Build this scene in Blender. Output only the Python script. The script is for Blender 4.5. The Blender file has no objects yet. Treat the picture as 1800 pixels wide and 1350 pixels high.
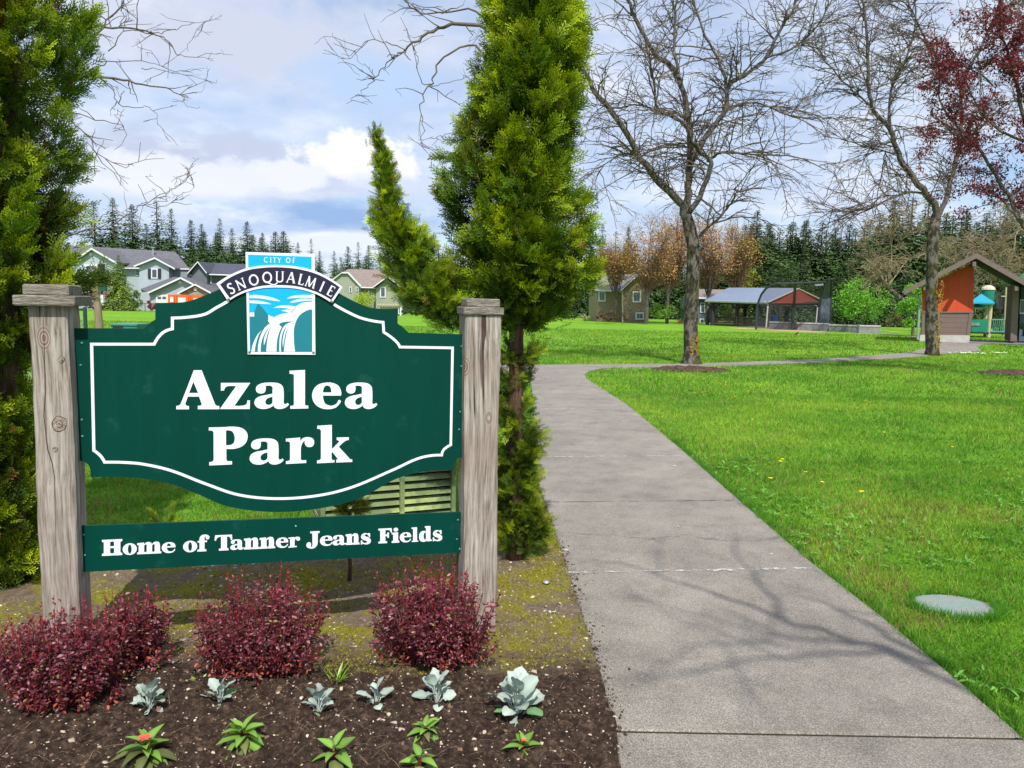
import bpy, math, random
import numpy as np
from mathutils import Vector, Matrix, geometry
random.seed(7); rng = np.random.default_rng(7)
SC = bpy.context.scene; COL = SC.collection
rad = math.radians
# ------------------------------------------------------------------ camera model (photo pixels 1800 x 1350)
F = 1350.0
_d = np.array([-230., 12700., 1350.]); _d /= np.linalg.norm(_d)
_f = np.array([0., 0., 1.])
Zc = -_d; Yc = _f - _f.dot(_d)*_d; Yc /= np.linalg.norm(Yc); Xc = np.cross(Yc, Zc)
CAM = np.array([0., 0., 1.6])
def ray(px, py):
    v = np.array([px-900., py-675., F]); return np.array([v.dot(Xc), v.dot(Yc), v.dot(Zc)])
def W(px, py, Y):
    r = ray(px, py); return CAM + r*(Y/r[1])
def G(px, py, z=0.):
    r = ray(px, py); return CAM + r*((z-CAM[2])/r[2])
def proj(P):
    d = np.asarray(P) - CAM
    v = d[..., 0:1]*Xc + d[..., 1:2]*Yc + d[..., 2:3]*Zc
    return np.stack([900+F*v[..., 0]/v[..., 2], 675+F*v[..., 1]/v[..., 2]], -1), v[..., 2]
cd = bpy.data.cameras.new('camera'); cam = bpy.data.objects.new('camera', cd); COL.objects.link(cam)
cd.sensor_width = 36; cd.lens = F/1800*36; cd.clip_end = 3000; cd.clip_start = 0.05
cam.matrix_world = Matrix(((Xc[0], -Xc[1], -Xc[2], 0), (Yc[0], -Yc[1], -Yc[2], 0), (Zc[0], -Zc[1], -Zc[2], 1.6), (0, 0, 0, 1)))
SC.camera = cam
# ------------------------------------------------------------------ object helpers
XF = {}
def tag(o, label=None, cat=None, group=None, kind=None):
    for k, v in (('label', label), ('category', cat), ('group', group), ('kind', kind)):
        if v: o[k] = v
    return o
def thing(name, label, cat, loc=(0, 0, 0), rz=0., group=None):
    o = bpy.data.objects.new(name, None); COL.objects.link(o)
    o.location = tuple(loc); o.rotation_euler = (0, 0, rz); o.empty_display_size = .1
    XF[o.name] = (Matrix.Translation(tuple(loc)) @ Matrix.Rotation(rz, 4, 'Z')).inverted()
    return tag(o, label, cat, group)
def mesh_np(name, V, F_, mat=None, cols=None, smooth=False):
    V = np.ascontiguousarray(V, dtype=np.float32); me = bpy.data.meshes.new(name)
    if isinstance(F_, np.ndarray):
        n, k = F_.shape
        me.vertices.add(len(V)); me.vertices.foreach_set('co', V.ravel())
        me.loops.add(n*k); me.loops.foreach_set('vertex_index', F_.astype(np.int32).ravel())
        me.polygons.add(n); me.polygons.foreach_set('loop_start', (np.arange(n)*k).astype(np.int32))
        me.update(calc_edges=True)
    else:
        me.from_pydata([tuple(map(float, v)) for v in V], [], F_); me.update()
    if cols is not None:
        a = me.color_attributes.new('Col', 'FLOAT_COLOR', 'POINT')
        c = np.ones((len(V), 4), dtype=np.float32); c[:, :3] = cols; a.data.foreach_set('color', c.ravel())
    if smooth: me.polygons.foreach_set('use_smooth', [True]*len(me.polygons))
    if mat: me.materials.append(mat)
    return me
def part(name, V, F_, mat, parent, cols=None, label=None, smooth=False):
    V = np.asarray(V, dtype=float); m = XF[parent.name]
    R = np.array(m.to_3x3()); t = np.array(m.translation)
    o = bpy.data.objects.new(name, mesh_np(name, V@R.T+t, F_, mat, cols, smooth)); COL.objects.link(o)
    o.parent = parent; XF[o.name] = m
    return tag(o, label)
def single(name, V, F_, mat, label=None, cat=None, group=None, kind=None, cols=None, smooth=False, loc=None):
    V = np.asarray(V, dtype=float)
    if loc is None: loc = np.array([V[:, 0].mean(), V[:, 1].mean(), V[:, 2].min()]) if kind != 'structure' else np.zeros(3)
    loc = np.asarray(loc, float)
    o = bpy.data.objects.new(name, mesh_np(name, V-loc, F_, mat, cols, smooth)); COL.objects.link(o)
    o.location = tuple(loc); XF[o.name] = Matrix.Translation(tuple(loc)).inverted()
    return tag(o, label, cat, group, kind)
def copy_tree(o, loc, rz, sc, label=None):
    r = o.copy(); COL.objects.link(r); r.location = tuple(loc); r.rotation_euler = (0, 0, rz)
    r.scale = sc if hasattr(sc, '__len__') else (sc,)*3
    if label: r['label'] = label
    for ch in o.children:
        c = ch.copy(); COL.objects.link(c); c.parent = r
    return r
class MB:
    def __init__(s): s.v = []; s.f = []
    def add(s, V, Fs):
        n = len(s.v); s.v += [tuple(map(float, p)) for p in V]; s.f += [tuple(i+n for i in f) for f in Fs]; return s
    def box(s, x0, x1, y0, y1, z0, z1, T=None):
        V = np.array([(x, y, z) for z in (z0, z1) for y in (y0, y1) for x in (x0, x1)], float)
        if T is not None: V = T(V)
        return s.add(V, [(0, 2, 3, 1), (4, 5, 7, 6), (0, 1, 5, 4), (1, 3, 7, 5), (3, 2, 6, 7), (2, 0, 4, 6)])
    def prism(s, pts, vec, holes=()):
        vec = np.asarray(vec, float); cs = [[np.asarray(p, float) for p in pts]]+[[np.asarray(p, float) for p in h] for h in holes]
        tris = geometry.tessellate_polygon([[Vector(p) for p in c] for c in cs])
        flat = [p for c in cs for p in c]; n = len(flat)
        V = flat+[p+vec for p in flat]; Fs = [tuple(t) for t in tris]+[tuple(i+n for i in reversed(t)) for t in tris]
        k = 0
        for c in cs:
            m = len(c)
            for i in range(m): j = (i+1) % m; Fs.append((k+i, k+j, k+j+n, k+i+n))
            k += m
        return s.add(V, Fs)
    def tube(s, pts, r, n=8, cap=True):
        pts = [np.asarray(p, float) for p in pts]; rr = r if hasattr(r, '__len__') else [r]*len(pts)
        rings = []; ref = None
        for i, p in enumerate(pts):
            t = pts[min(i+1, len(pts)-1)]-pts[max(i-1, 0)]; t /= np.linalg.norm(t)+1e-9
            if ref is None: ref = np.array([1., 0, 0]) if abs(t[0]) < .8 else np.array([0., 1, 0])
            a = np.cross(t, ref); a /= np.linalg.norm(a); b = np.cross(t, a); ref = np.cross(a, t)
            rings += [p+rr[i]*(a*math.cos(2*math.pi*k/n)+b*math.sin(2*math.pi*k/n)) for k in range(n)]
        Fs = [(i*n+k, i*n+(k+1) % n, (i+1)*n+(k+1) % n, (i+1)*n+k) for i in range(len(pts)-1) for k in range(n)]
        if cap: Fs += [tuple(reversed(range(n))), tuple(range((len(pts)-1)*n, len(pts)*n))]
        return s.add(rings, Fs)
    def slab(s, q, th):
        q = [np.asarray(p, float) for p in q]; nrm = np.cross(q[1]-q[0], q[2]-q[0]); nrm /= np.linalg.norm(nrm)
        if nrm[2] < 0: nrm = -nrm
        return s.prism(q, -nrm*th)
    def dome(s, c, r, nu=10, nv=4):
        c = np.asarray(c, float); r = np.asarray(r, float)*np.ones(3); V = []; Fs = []
        for j in range(nv):
            ph = math.pi/2*j/nv
            for i in range(nu):
                th = 2*math.pi*i/nu; V.append(c+r*np.array([math.cos(th)*math.cos(ph), math.sin(th)*math.cos(ph), math.sin(ph)]))
        V.append(c+r*np.array([0, 0, 1.]))
        for j in range(nv-1):
            for i in range(nu): Fs.append((j*nu+i, j*nu+(i+1) % nu, (j+1)*nu+(i+1) % nu, (j+1)*nu+i))
        for i in range(nu): Fs.append(((nv-1)*nu+i, (nv-1)*nu+(i+1) % nu, nv*nu))
        return s.add(V, Fs)
    def part(s, name, mat, parent, **k): return part(name, np.array(s.v), s.f, mat, parent, **k)
    def single(s, name, mat, label, cat, **k): return single(name, np.array(s.v), s.f, mat, label, cat, **k)
def inst(tv, tf, R, P, tc=None, C=None):
    """stamp template verts tv (n,3) with matrices R (N,3,3), positions P (N,3)"""
    N = len(P); n = len(tv)
    V = np.einsum('nij,kj->nki', R, tv)+P[:, None, :]
    Fs = (tf[None]+(np.arange(N)*n)[:, None, None]).reshape(-1, tf.shape[1])
    cols = None
    if C is not None:
        cols = np.repeat(C[:, None, :], n, 1)
        if tc is not None: cols = cols*tc[None]
        cols = cols.reshape(-1, 3)
    return V.reshape(-1, 3), Fs, cols
def frames(D, up=None, jitter=0.):
    """matrix whose y axis is D, z as near to 'up' as possible"""
    D = D/np.linalg.norm(D, axis=1, keepdims=True)
    if up is None: up = rng.normal(size=D.shape)
    up = up+rng.normal(size=D.shape)*jitter
    X = np.cross(D, up); X /= np.linalg.norm(X, axis=1, keepdims=True)+1e-9; Z = np.cross(X, D)
    return np.stack([X, D, Z], 2)
def vn(x, y, s=1., seed=0):
    x = np.asarray(x)*s+seed*17.3; y = np.asarray(y)*s+seed*7.7
    def h(i, j): t = np.sin(i*127.1+j*311.7+seed)*43758.5453; return t-np.floor(t)
    i = np.floor(x); j = np.floor(y); u = x-i; v = y-j; u = u*u*(3-2*u); v = v*v*(3-2*v)
    return (h(i, j)*(1-u)+h(i+1, j)*u)*(1-v)+(h(i, j+1)*(1-u)+h(i+1, j+1)*u)*v
def inpoly(x, y, poly):
    r = np.zeros(len(x), bool); n = len(poly)
    for i in range(n):
        x0, y0 = poly[i][:2]; x1, y1 = poly[(i+1) % n][:2]
        c = ((y0 > y) != (y1 > y)) & (x < (x1-x0)*(y-y0)/((y1-y0) if y1 != y0 else 1e-9)+x0); r ^= c
    return r
# ------------------------------------------------------------------ materials
def newmat(name):
    m = bpy.data.materials.new(name); m.use_nodes = True; nt = m.node_tree; nt.nodes.clear()
    out = nt.nodes.new('ShaderNodeOutputMaterial'); return m, nt, out
def ramp(nt, fac, stops):
    r = nt.nodes.new('ShaderNodeValToRGB'); nt.links.new(fac, r.inputs[0]); e = r.color_ramp.elements
    while len(e) < len(stops): e.new(.5)
    for i, (p, c) in enumerate(stops): e[i].position = p; e[i].color = tuple(c)+(1,) if hasattr(c, '__len__') else (c, c, c, 1)
    return r.outputs[0]
def noise(nt, vec, scale, detail=4, rough=.6):
    n = nt.nodes.new('ShaderNodeTexNoise'); n.inputs['Scale'].default_value = scale; n.inputs['Detail'].default_value = detail
    n.inputs['Roughness'].default_value = rough; nt.links.new(vec, n.inputs['Vector']); return n.outputs['Fac']
def coords(nt, stretch=(1, 1, 1), kind='Object'):
    t = nt.nodes.new('ShaderNodeTexCoord'); m = nt.nodes.new('ShaderNodeMapping'); m.inputs['Scale'].default_value = stretch
    nt.links.new(t.outputs[kind], m.inputs[0]); return m.outputs[0]
def mixc(nt, fac, a, b, mode='MIX'):
    n = nt.nodes.new('ShaderNodeMix'); n.data_type = 'RGBA'; n.blend_type = mode
    for s, v in ((n.inputs[0], fac), (n.inputs[6], a), (n.inputs[7], b)):
        if isinstance(v, bpy.types.NodeSocket): nt.links.new(v, s)
        elif not hasattr(v, '__len__'): s.default_value = v
        else: s.default_value = tuple(v)+(1,)
    return n.outputs[2]
def math_(nt, op, a, b=0., c=None):
    n = nt.nodes.new('ShaderNodeMath'); n.operation = op
    for i, v in enumerate((a, b, c)):
        if v is None: continue
        if isinstance(v, bpy.types.NodeSocket): nt.links.new(v, n.inputs[i])
        else: n.inputs[i].default_value = v
    return n.outputs[0]
def M(name, c1, c2=None, scale=8, rough=.8, bump=0., bscale=None, stretch=(1, 1, 1), spec=.3, metal=0., lo=.35, hi=.65, third=None):
    m, nt, out = newmat(name); p = nt.nodes.new('ShaderNodeBsdfPrincipled'); nt.links.new(p.outputs[0], out.inputs[0])
    p.inputs['Roughness'].default_value = rough; p.inputs['Specular IOR Level'].default_value = spec; p.inputs['Metallic'].default_value = metal
    v = coords(nt, stretch)
    if c2 is None: c2 = tuple(x*.8 for x in c1)
    col = ramp(nt, noise(nt, v, scale), [(lo, c1), (hi, c2)])
    if third: col = mixc(nt, ramp(nt, noise(nt, coords(nt), third[1]), [(third[2], 0.), (third[2]+.08, 1.)]), col, third[0])
    nt.links.new(col, p.inputs['Base Color'])
    if bump:
        b = nt.nodes.new('ShaderNodeBump'); b.inputs['Strength'].default_value = bump; b.inputs['Distance'].default_value = .02
        nt.links.new(noise(nt, v, bscale or scale*3, 6), b.inputs['Height']); nt.links.new(b.outputs[0], p.inputs['Normal'])
    return m
def leafmat(name, trans=.3, rough=.5, spec=.25, var=.25, tint=(1.25, 1.2, .55)):
    m, nt, out = newmat(name); a = nt.nodes.new('ShaderNodeVertexColor'); a.layer_name = 'Col'
    p = nt.nodes.new('ShaderNodeBsdfPrincipled'); p.inputs['Roughness'].default_value = rough; p.inputs['Specular IOR Level'].default_value = spec
    nt.links.new(a.outputs[0], p.inputs['Base Color'])
    t = nt.nodes.new('ShaderNodeBsdfTranslucent'); nt.links.new(mixc(nt, 1., a.outputs[0], tint, 'MULTIPLY'), t.inputs[0])
    mx = nt.nodes.new('ShaderNodeMixShader'); mx.inputs[0].default_value = trans
    nt.links.new(p.outputs[0], mx.inputs[1]); nt.links.new(t.outputs[0], mx.inputs[2]); nt.links.new(mx.outputs[0], out.inputs[0]); return m
def siding(name, c, pitch=.18, rough=.7, vertical=False, dark=.55):
    m, nt, out = newmat(name); p = nt.nodes.new('ShaderNodeBsdfPrincipled'); nt.links.new(p.outputs[0], out.inputs[0]); p.inputs['Roughness'].default_value = rough
    v = coords(nt); s = nt.nodes.new('ShaderNodeSeparateXYZ'); nt.links.new(v, s.inputs[0])
    fr = math_(nt, 'FRACT', math_(nt, 'DIVIDE', s.outputs[0 if vertical else 2], pitch))
    line = ramp(nt, fr, [(0., dark), (.1, 1.)])
    base = ramp(nt, noise(nt, v, 1.3), [(.3, c), (.7, tuple(x*.86 for x in c))])
    nt.links.new(mixc(nt, 1., base, line, 'MULTIPLY'), p.inputs['Base Color'])
    b = nt.nodes.new('ShaderNodeBump'); b.inputs['Strength'].default_value = .6; b.inputs['Distance'].default_value = .02
    nt.links.new(fr, b.inputs['Height']); nt.links.new(b.outputs[0], p.inputs['Normal']); return m
MAT = dict(
    concrete=None, leaf=leafmat('leaf_foliage', .30, .5, .25), grass=leafmat('grass_blades', .35, .5, .25, tint=(1.15, 1.15, .5)), silver=leafmat('silver_leaf', .1, .8, .1, tint=(1, 1, 1)),
    barb=leafmat('barberry_leaf', .18, .42, .4, tint=(1.6, .7, .8)), far=leafmat('far_foliage', .15, .7, .1),
    white=M('white_vinyl', (.80, .82, .86), (.76, .78, .83), 6, .45),
    green=M('sign_green', (.0005, .050, .036), (.0008, .042, .030), 2.2, .5, spec=.10, third=((.006, .062, .047), 7., .60), stretch=(3, 3, .5)),
    edge=M('panel_edge', (.02, .12, .09), None, 5), blue=M('sky_blue_vinyl', (.005, .42, .86), (.005, .40, .82), 4, .4),
    teal=M('teal_vinyl', (.015, .20, .25), (.013, .18, .22), 4, .4), navy=M('navy_vinyl', (.022, .018, .05), None, 4, .4),
    bolt=M('rusty_bolt', (.16, .07, .03), (.30, .28, .26), 60, .5, metal=.4), gbolt=M('painted_bolt', (.05, .22, .18), (.10, .32, .28), 60, .35, metal=.3),
    bark=M('grey_bark', (.15, .132, .108), (.035, .03, .024), 9, .95, 1., 22, (1, 1, .5), .1, lo=.42, hi=.56, third=((.07, .075, .022), 2.6, .56)),
    limb=M('bare_limb', (.15, .13, .115), (.05, .043, .036), 9, .9, .6, 40, (1, 1, 1), .1, third=((.25, .26, .22), 12, .60)),
    twig=M('pale_twig', (.19, .15, .12), (.08, .062, .05), 5, .9, spec=.1),
    twigp=M('tan_twig', (.34, .28, .18), (.18, .14, .08), 5, .9, spec=.1),
    cbark=M('cedar_bark', (.20, .12, .075), (.07, .04, .028), 14, .95, 1., 40, (4, 4, .5), .1),
    metald=M('dark_metal', (.03, .032, .036), None, 5, .5), tan=M('tan_plastic', (.55, .47, .28), None, 5, .5),
    pwhite=M('white_paint', (.72, .73, .74), (.64, .65, .67), 4, .6), glass=M('window_glass', (.05, .07, .09), (.10, .13, .16), 1.5, .12, spec=.6),
    shingle=M('grey_shingle', (.15, .15, .165), (.10, .10, .115), 3, .9, .4, 12, (1, 1, 3)), shingleb=M('tan_shingle', (.27, .215, .19), (.20, .16, .145), 3, .9, .4, 12, (1, 1, 3)),
    shingled=M('dark_shingle', (.085, .09, .12), (.06, .065, .09), 3, .9, .4, 12, (1, 1, 3)), shinglel=M('pale_shingle', (.32, .31, .30), (.22, .21, .20), 4, .9, .4, 12, (1, 1, 3)),
)
# concrete
def mk_concrete():
    m, nt, out = newmat('concrete'); p = nt.nodes.new('ShaderNodeBsdfPrincipled'); nt.links.new(p.outputs[0], out.inputs[0]); p.inputs['Roughness'].default_value = .9
    v = coords(nt)
    big = ramp(nt, noise(nt, v, .9, 5, .65), [(.3, (.272, .242, .204)), (.7, (.185, .166, .141))])
    mid = ramp(nt, noise(nt, v, 3.2, 8, .75), [(.32, .74), (.5, 1.), (.68, 1.14)])
    fine = ramp(nt, noise(nt, v, 170, 5, .9), [(.36, .32), (.50, .93), (.62, 2.0)])
    c = mixc(nt, 1., mixc(nt, 1., big, mid, 'MULTIPLY'), fine, 'MULTIPLY')
    st = ramp(nt, noise(nt, v, 1.7, 9, .8), [(.50, 1.), (.62, .90), (.74, .82)]); c = mixc(nt, 1., c, st, 'MULTIPLY')
    wv = nt.nodes.new('ShaderNodeTexNoise'); wv.inputs['Scale'].default_value = 3.; nt.links.new(v, wv.inputs['Vector']); ad = nt.nodes.new('ShaderNodeVectorMath'); ad.operation = 'MULTIPLY_ADD'; nt.links.new(wv.outputs['Color'], ad.inputs[0]); ad.inputs[1].default_value = (.5, .5, .5); nt.links.new(v, ad.inputs[2])
    vc = nt.nodes.new('ShaderNodeTexVoronoi'); vc.feature = 'DISTANCE_TO_EDGE'; vc.inputs['Scale'].default_value = .33; nt.links.new(ad.outputs[0], vc.inputs['Vector'])
    c = mixc(nt, ramp(nt, vc.outputs['Distance'], [(.0012, .6), (.003, 0.)]), c, (.07, .06, .05))
    nt.links.new(c, p.inputs['Base Color'])
    b = nt.nodes.new('ShaderNodeBump'); b.inputs['Strength'].default_value = .7; b.inputs['Distance'].default_value = .004
    nt.links.new(noise(nt, v, 150, 5, .8), b.inputs['Height']); nt.links.new(b.outputs[0], p.inputs['Normal']); return m
MAT['concrete'] = mk_concrete(); MAT['mulch0'] = M('joint_soil', (.022, .018, .013), (.05, .045, .02), 30, .95)
def mk_ground():
    m, nt, out = newmat('lawn_base'); p = nt.nodes.new('ShaderNodeBsdfPrincipled'); nt.links.new(p.outputs[0], out.inputs[0]); p.inputs['Roughness'].default_value = .95; p.inputs['Specular IOR Level'].default_value = .1
    v = coords(nt, (1, 1, 1)); v2 = coords(nt, (.35, 1.2, 1))
    a = ramp(nt, noise(nt, v2, .6, 6, .7), [(.35, (.125, .29, .018)), (.5, (.175, .37, .025)), (.68, (.26, .44, .04))])
    f = ramp(nt, noise(nt, v, 14, 5, .85), [(.3, .55), (.7, 1.35)])
    nt.links.new(mixc(nt, 1., a, f, 'MULTIPLY'), p.inputs['Base Color'])
    b = nt.nodes.new('ShaderNodeBump'); b.inputs['Strength'].default_value = .9; b.inputs['Distance'].default_value = .06
    nt.links.new(noise(nt, v, 20, 5, .8), b.inputs['Height']); nt.links.new(b.outputs[0], p.inputs['Normal']); return m
MAT['ground'] = mk_ground()
def mk_soil():
    m, nt, out = newmat('bed_soil'); p = nt.nodes.new('ShaderNodeBsdfPrincipled'); nt.links.new(p.outputs[0], out.inputs[0]); p.inputs['Roughness'].default_value = .95; p.inputs['Specular IOR Level'].default_value = .15
    v = coords(nt); s = nt.nodes.new('ShaderNodeSeparateXYZ'); nt.links.new(v, s.inputs[0])
    dark = ramp(nt, noise(nt, v, 30, 6, .8), [(.34, (.017, .011, .008)), (.50, (.060, .038, .027)), (.62, (.14, .092, .062)), (.76, (.26, .18, .12))])
    tan = ramp(nt, noise(nt, v, 22, 6, .8), [(.3, (.12, .088, .060)), (.55, (.225, .17, .115)), (.75, (.38, .31, .22))])
    moss = ramp(nt, noise(nt, v, 60, 4, .8), [(.3, (.12, .12, .012)), (.7, (.38, .34, .03))])
    edge = math_(nt, 'ADD', s.outputs[1], math_(nt, 'MULTIPLY', noise(nt, v, 5, 5, .7), .55))
    ismulch = ramp(nt, math_(nt, 'MULTIPLY', edge, .25), [(.83, 0.), (.915, 1.)])   # old bare ground behind the freshly dug strip
    base = mixc(nt, ismulch, dark, tan)
    mm = math_(nt, 'MULTIPLY', ramp(nt, noise(nt, v, 3.2, 8, .78), [(.47, 0.), (.56, 1.)]), ismulch)
    nt.links.new(mixc(nt, mm, base, moss), p.inputs['Base Color'])
    b = nt.nodes.new('ShaderNodeBump'); b.inputs['Strength'].default_value = 1.; b.inputs['Distance'].default_value = .02
    nt.links.new(noise(nt, v, 55, 6, .8), b.inputs['Height']); nt.links.new(b.outputs[0], p.inputs['Normal']); return m
MAT['soil'] = mk_soil()
def mk_wood():
    m, nt, out = newmat('weathered_wood'); p = nt.nodes.new('ShaderNodeBsdfPrincipled'); nt.links.new(p.outputs[0], out.inputs[0]); p.inputs['Roughness'].default_value = .9; p.inputs['Specular IOR Level'].default_value = .15
    o = coords(nt); w = nt.nodes.new('ShaderNodeTexNoise'); w.inputs['Scale'].default_value = 2.2; w.inputs['Detail'].default_value = 2; nt.links.new(coords(nt, (1, 1, .6)), w.inputs['Vector'])
    sub = nt.nodes.new('ShaderNodeVectorMath'); sub.operation = 'MULTIPLY_ADD'; nt.links.new(w.outputs['Color'], sub.inputs[0]); sub.inputs[1].default_value = (.06, .06, 0); nt.links.new(o, sub.inputs[2])
    mp = nt.nodes.new('ShaderNodeMapping'); mp.inputs['Scale'].default_value = (1, 1, .035); nt.links.new(sub.outputs[0], mp.inputs[0]); v = mp.outputs[0]
    g1 = noise(nt, v, 90, 6, .7); g2 = noise(nt, v, 22, 3, .6)
    c = ramp(nt, g1, [(.33, (.12, .10, .082)), (.46, (.285, .245, .205)), (.66, (.50, .455, .40))])
    c = mixc(nt, ramp(nt, g2, [(.37, 1.), (.42, 0.)]), c, (.06, .04, .034))
    c = mixc(nt, math_(nt, 'MULTIPLY', ramp(nt, noise(nt, o, 3.0, 4), [(.45, 0.), (.62, 1.)]), .4), c, (.24, .165, .14))
    # knots
    mk = nt.nodes.new('ShaderNodeMapping'); mk.inputs['Scale'].default_value = (1, 1, .55); nt.links.new(o, mk.inputs[0])
    vo = nt.nodes.new('ShaderNodeTexVoronoi'); vo.inputs['Scale'].default_value = 5.; nt.links.new(mk.outputs[0], vo.inputs['Vector'])
    ring = math_(nt, 'SINE', math_(nt, 'MULTIPLY', vo.outputs['Distance'], 150.))
    kn = ramp(nt, vo.outputs['Distance'], [(.09, 1.), (.16, 0.)])
    c = mixc(nt, kn, c, ramp(nt, ring, [(0., (.20, .14, .11)), (1., (.42, .36, .31))]))
    nt.links.new(c, p.inputs['Base Color'])
    b = nt.nodes.new('ShaderNodeBump'); b.inputs['Strength'].default_value = .9; b.inputs['Distance'].default_value = .006
    nt.links.new(math_(nt, 'ADD', g1, math_(nt, 'MULTIPLY', g2, 2.)), b.inputs['Height']); nt.links.new(b.outputs[0], p.inputs['Normal']); return m
MAT['wood'] = mk_wood()
MAT['woodcap'] = M('cap_wood', (.46, .42, .36), (.18, .145, .11), 14, .9, .9, 40, (1.2, 6, 9), .15)
# ------------------------------------------------------------------ sky + sun
SUN_AZ = rad(8); SUN_EL = rad(51)   # azimuth measured from straight behind the camera towards the right
sdir = Vector((math.sin(SUN_AZ)*math.cos(SUN_EL), -math.cos(SUN_AZ)*math.cos(SUN_EL), math.sin(SUN_EL)))
sl = bpy.data.lights.new('sun', 'SUN'); sl.energy = 4.8; sl.angle = rad(.5); sl.color = (1., .955, .88)
so = bpy.data.objects.new('sun', sl); COL.objects.link(so); so.rotation_euler = (-sdir).to_track_quat('-Z', 'Y').to_euler()
def azel(px, py):
    r = ray(px, py); return math.atan2(r[0], r[1]), math.atan2(r[2], math.hypot(r[0], r[1]))
def mk_world():
    w = bpy.data.worlds.new('World'); SC.world = w; w.use_nodes = True; nt = w.node_tree; nt.nodes.clear()
    out = nt.nodes.new('ShaderNodeOutputWorld'); bg = nt.nodes.new('ShaderNodeBackground'); nt.links.new(bg.outputs[0], out.inputs[0])
    sky = nt.nodes.new('ShaderNodeTexSky'); sky.sky_type = 'NISHITA'; sky.sun_disc = False; sky.sun_elevation = SUN_EL
    sky.sun_rotation = math.atan2(sdir.x, sdir.y); sky.air_density = 1.; sky.dust_density = .6; sky.ozone_density = 1.5
    bg.inputs[1].default_value = .12
    K = 1/.12
    tc = nt.nodes.new('ShaderNodeTexCoord'); s = nt.nodes.new('ShaderNodeSeparateXYZ'); nt.links.new(tc.outputs['Generated'], s.inputs[0])
    az = math_(nt, 'ARCTAN2', s.outputs[0], s.outputs[1]); el = math_(nt, 'ARCSINE', s.outputs[2])
    zz = math_(nt, 'ADD', math_(nt, 'MAXIMUM', s.outputs[2], 0.), .12)
    cv = nt.nodes.new('ShaderNodeCombineXYZ'); nt.links.new(math_(nt, 'DIVIDE', s.outputs[0], zz), cv.inputs[0]); nt.links.new(math_(nt, 'DIVIDE', s.outputs[1], zz), cv.inputs[1])
    ca = nt.nodes.new('ShaderNodeCombineXYZ'); nt.links.new(az, ca.inputs[0]); nt.links.new(math_(nt, 'MULTIPLY', el, 2.4), ca.inputs[1])
    n1 = noise(nt, cv.outputs[0], 1.15, 9, .52); n2 = noise(nt, ca.outputs[0], 7., 8, .60); n3 = noise(nt, ca.outputs[0], 2.6, 5, .5)
    thin = ramp(nt, math_(nt, 'ADD', math_(nt, 'MULTIPLY', n1, .55), math_(nt, 'MULTIPLY', n3, .45)), [(.34, .30), (.46, .72), (.58, .97)])
    clcol = ramp(nt, math_(nt, 'ADD', math_(nt, 'MULTIPLY', n2, .6), math_(nt, 'MULTIPLY', n1, .4)), [(.36, (.50*K, .60*K, .82*K)), (.49, (.64*K, .72*K, .90*K)), (.60, (.84*K, .88*K, .97*K))])
    skyc = mixc(nt, 1., sky.outputs[0], (.95, 1.12, 1.25), 'MULTIPLY')
    c = mixc(nt, thin, skyc, clcol)
    cb2 = nt.nodes.new('ShaderNodeCombineXYZ'); nt.links.new(az, cb2.inputs[0]); nt.links.new(math_(nt, 'MULTIPLY', el, 1.35), cb2.inputs[1])
    n4 = noise(nt, cb2.outputs[0], 11., 10, .58)
    def blob(c, px, py, rx, ry, amp, col, lo, hi, n2=n2):
        a0, e0 = azel(px, py); sx, sy = rx/F, ry/F
        dx = math_(nt, 'DIVIDE', math_(nt, 'SUBTRACT', az, a0), sx); dy = math_(nt, 'DIVIDE', math_(nt, 'SUBTRACT', el, e0), sy)
        r = math_(nt, 'SQRT', math_(nt, 'ADD', math_(nt, 'MULTIPLY', dx, dx), math_(nt, 'MULTIPLY', dy, dy)))
        r = math_(nt, 'ADD', r, math_(nt, 'MULTIPLY', math_(nt, 'SUBTRACT', n2, .5), amp))
        return mixc(nt, ramp(nt, r, [(lo, 1.), (hi, 0.)]), c, col)
    c = blob(c, 300, 415, 420, 50, 2., (.52*K, .64*K, .87*K), .2, 1.)
    c = blob(c, 400, 270, 260, 40, 5., (.56*K, .63*K, .80*K), .3, 1.1)
    c = blob(c, 430, 320, 240, 30, 5., (.82*K, .86*K, .95*K), .5, .95)
    c = blob(c, 560, 378, 240, 40, 2.2, (.32*K, .48*K, .78*K), .25, 1.1)
    c = blob(c, 600, 318, 240, 56, 2.6, (.60*K, .68*K, .86*K), .5, .9, n4)
    c = blob(c, 650, 285, 150, 56, 2.6, (.93*K, .94*K, .99*K), .66, .84, n4)
    c = blob(c, 520, 312, 95, 34, 2.8, (.84*K, .87*K, .95*K), .6, .85, n4)
    c = blob(c, 690, 326, 150, 24, 2.4, (.66*K, .74*K, .91*K), .2, 1., n4)
    c = blob(c, 330, 305, 170, 34, 3.2, (.82*K, .85*K, .93*K), .5, .85, n4)
    c = blob(c, 560, 425, 130, 18, 3.4, (.90*K, .92*K, .98*K), .5, .8, n4)
    c = blob(c, 400, 60, 330, 90, 3.4, (.62*K, .67*K, .82*K), .3, 1., n4)
    c = blob(c, 640, 150, 150, 60, 3., (.50*K, .66*K, .93*K), .2, 1.1)
    c = blob(c, 610, 430, 200, 26, 2.6, (.80*K, .86*K, .97*K), .5, 1.)
    c = blob(c, 300, 330, 200, 22, 3., (.84*K, .88*K, .96*K), .3, 1.)
    nt.links.new(c, bg.inputs[0])
mk_world()
SC.view_settings.view_transform = 'Standard'; SC.view_settings.look = 'None'; SC.view_settings.exposure = .12; SC.view_settings.gamma = 1.
SC.cycles.max_bounces = 6; SC.cycles.transparent_max_bounces = 8; SC.cycles.diffuse_bounces = 3; SC.cycles.use_denoising = True
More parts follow.
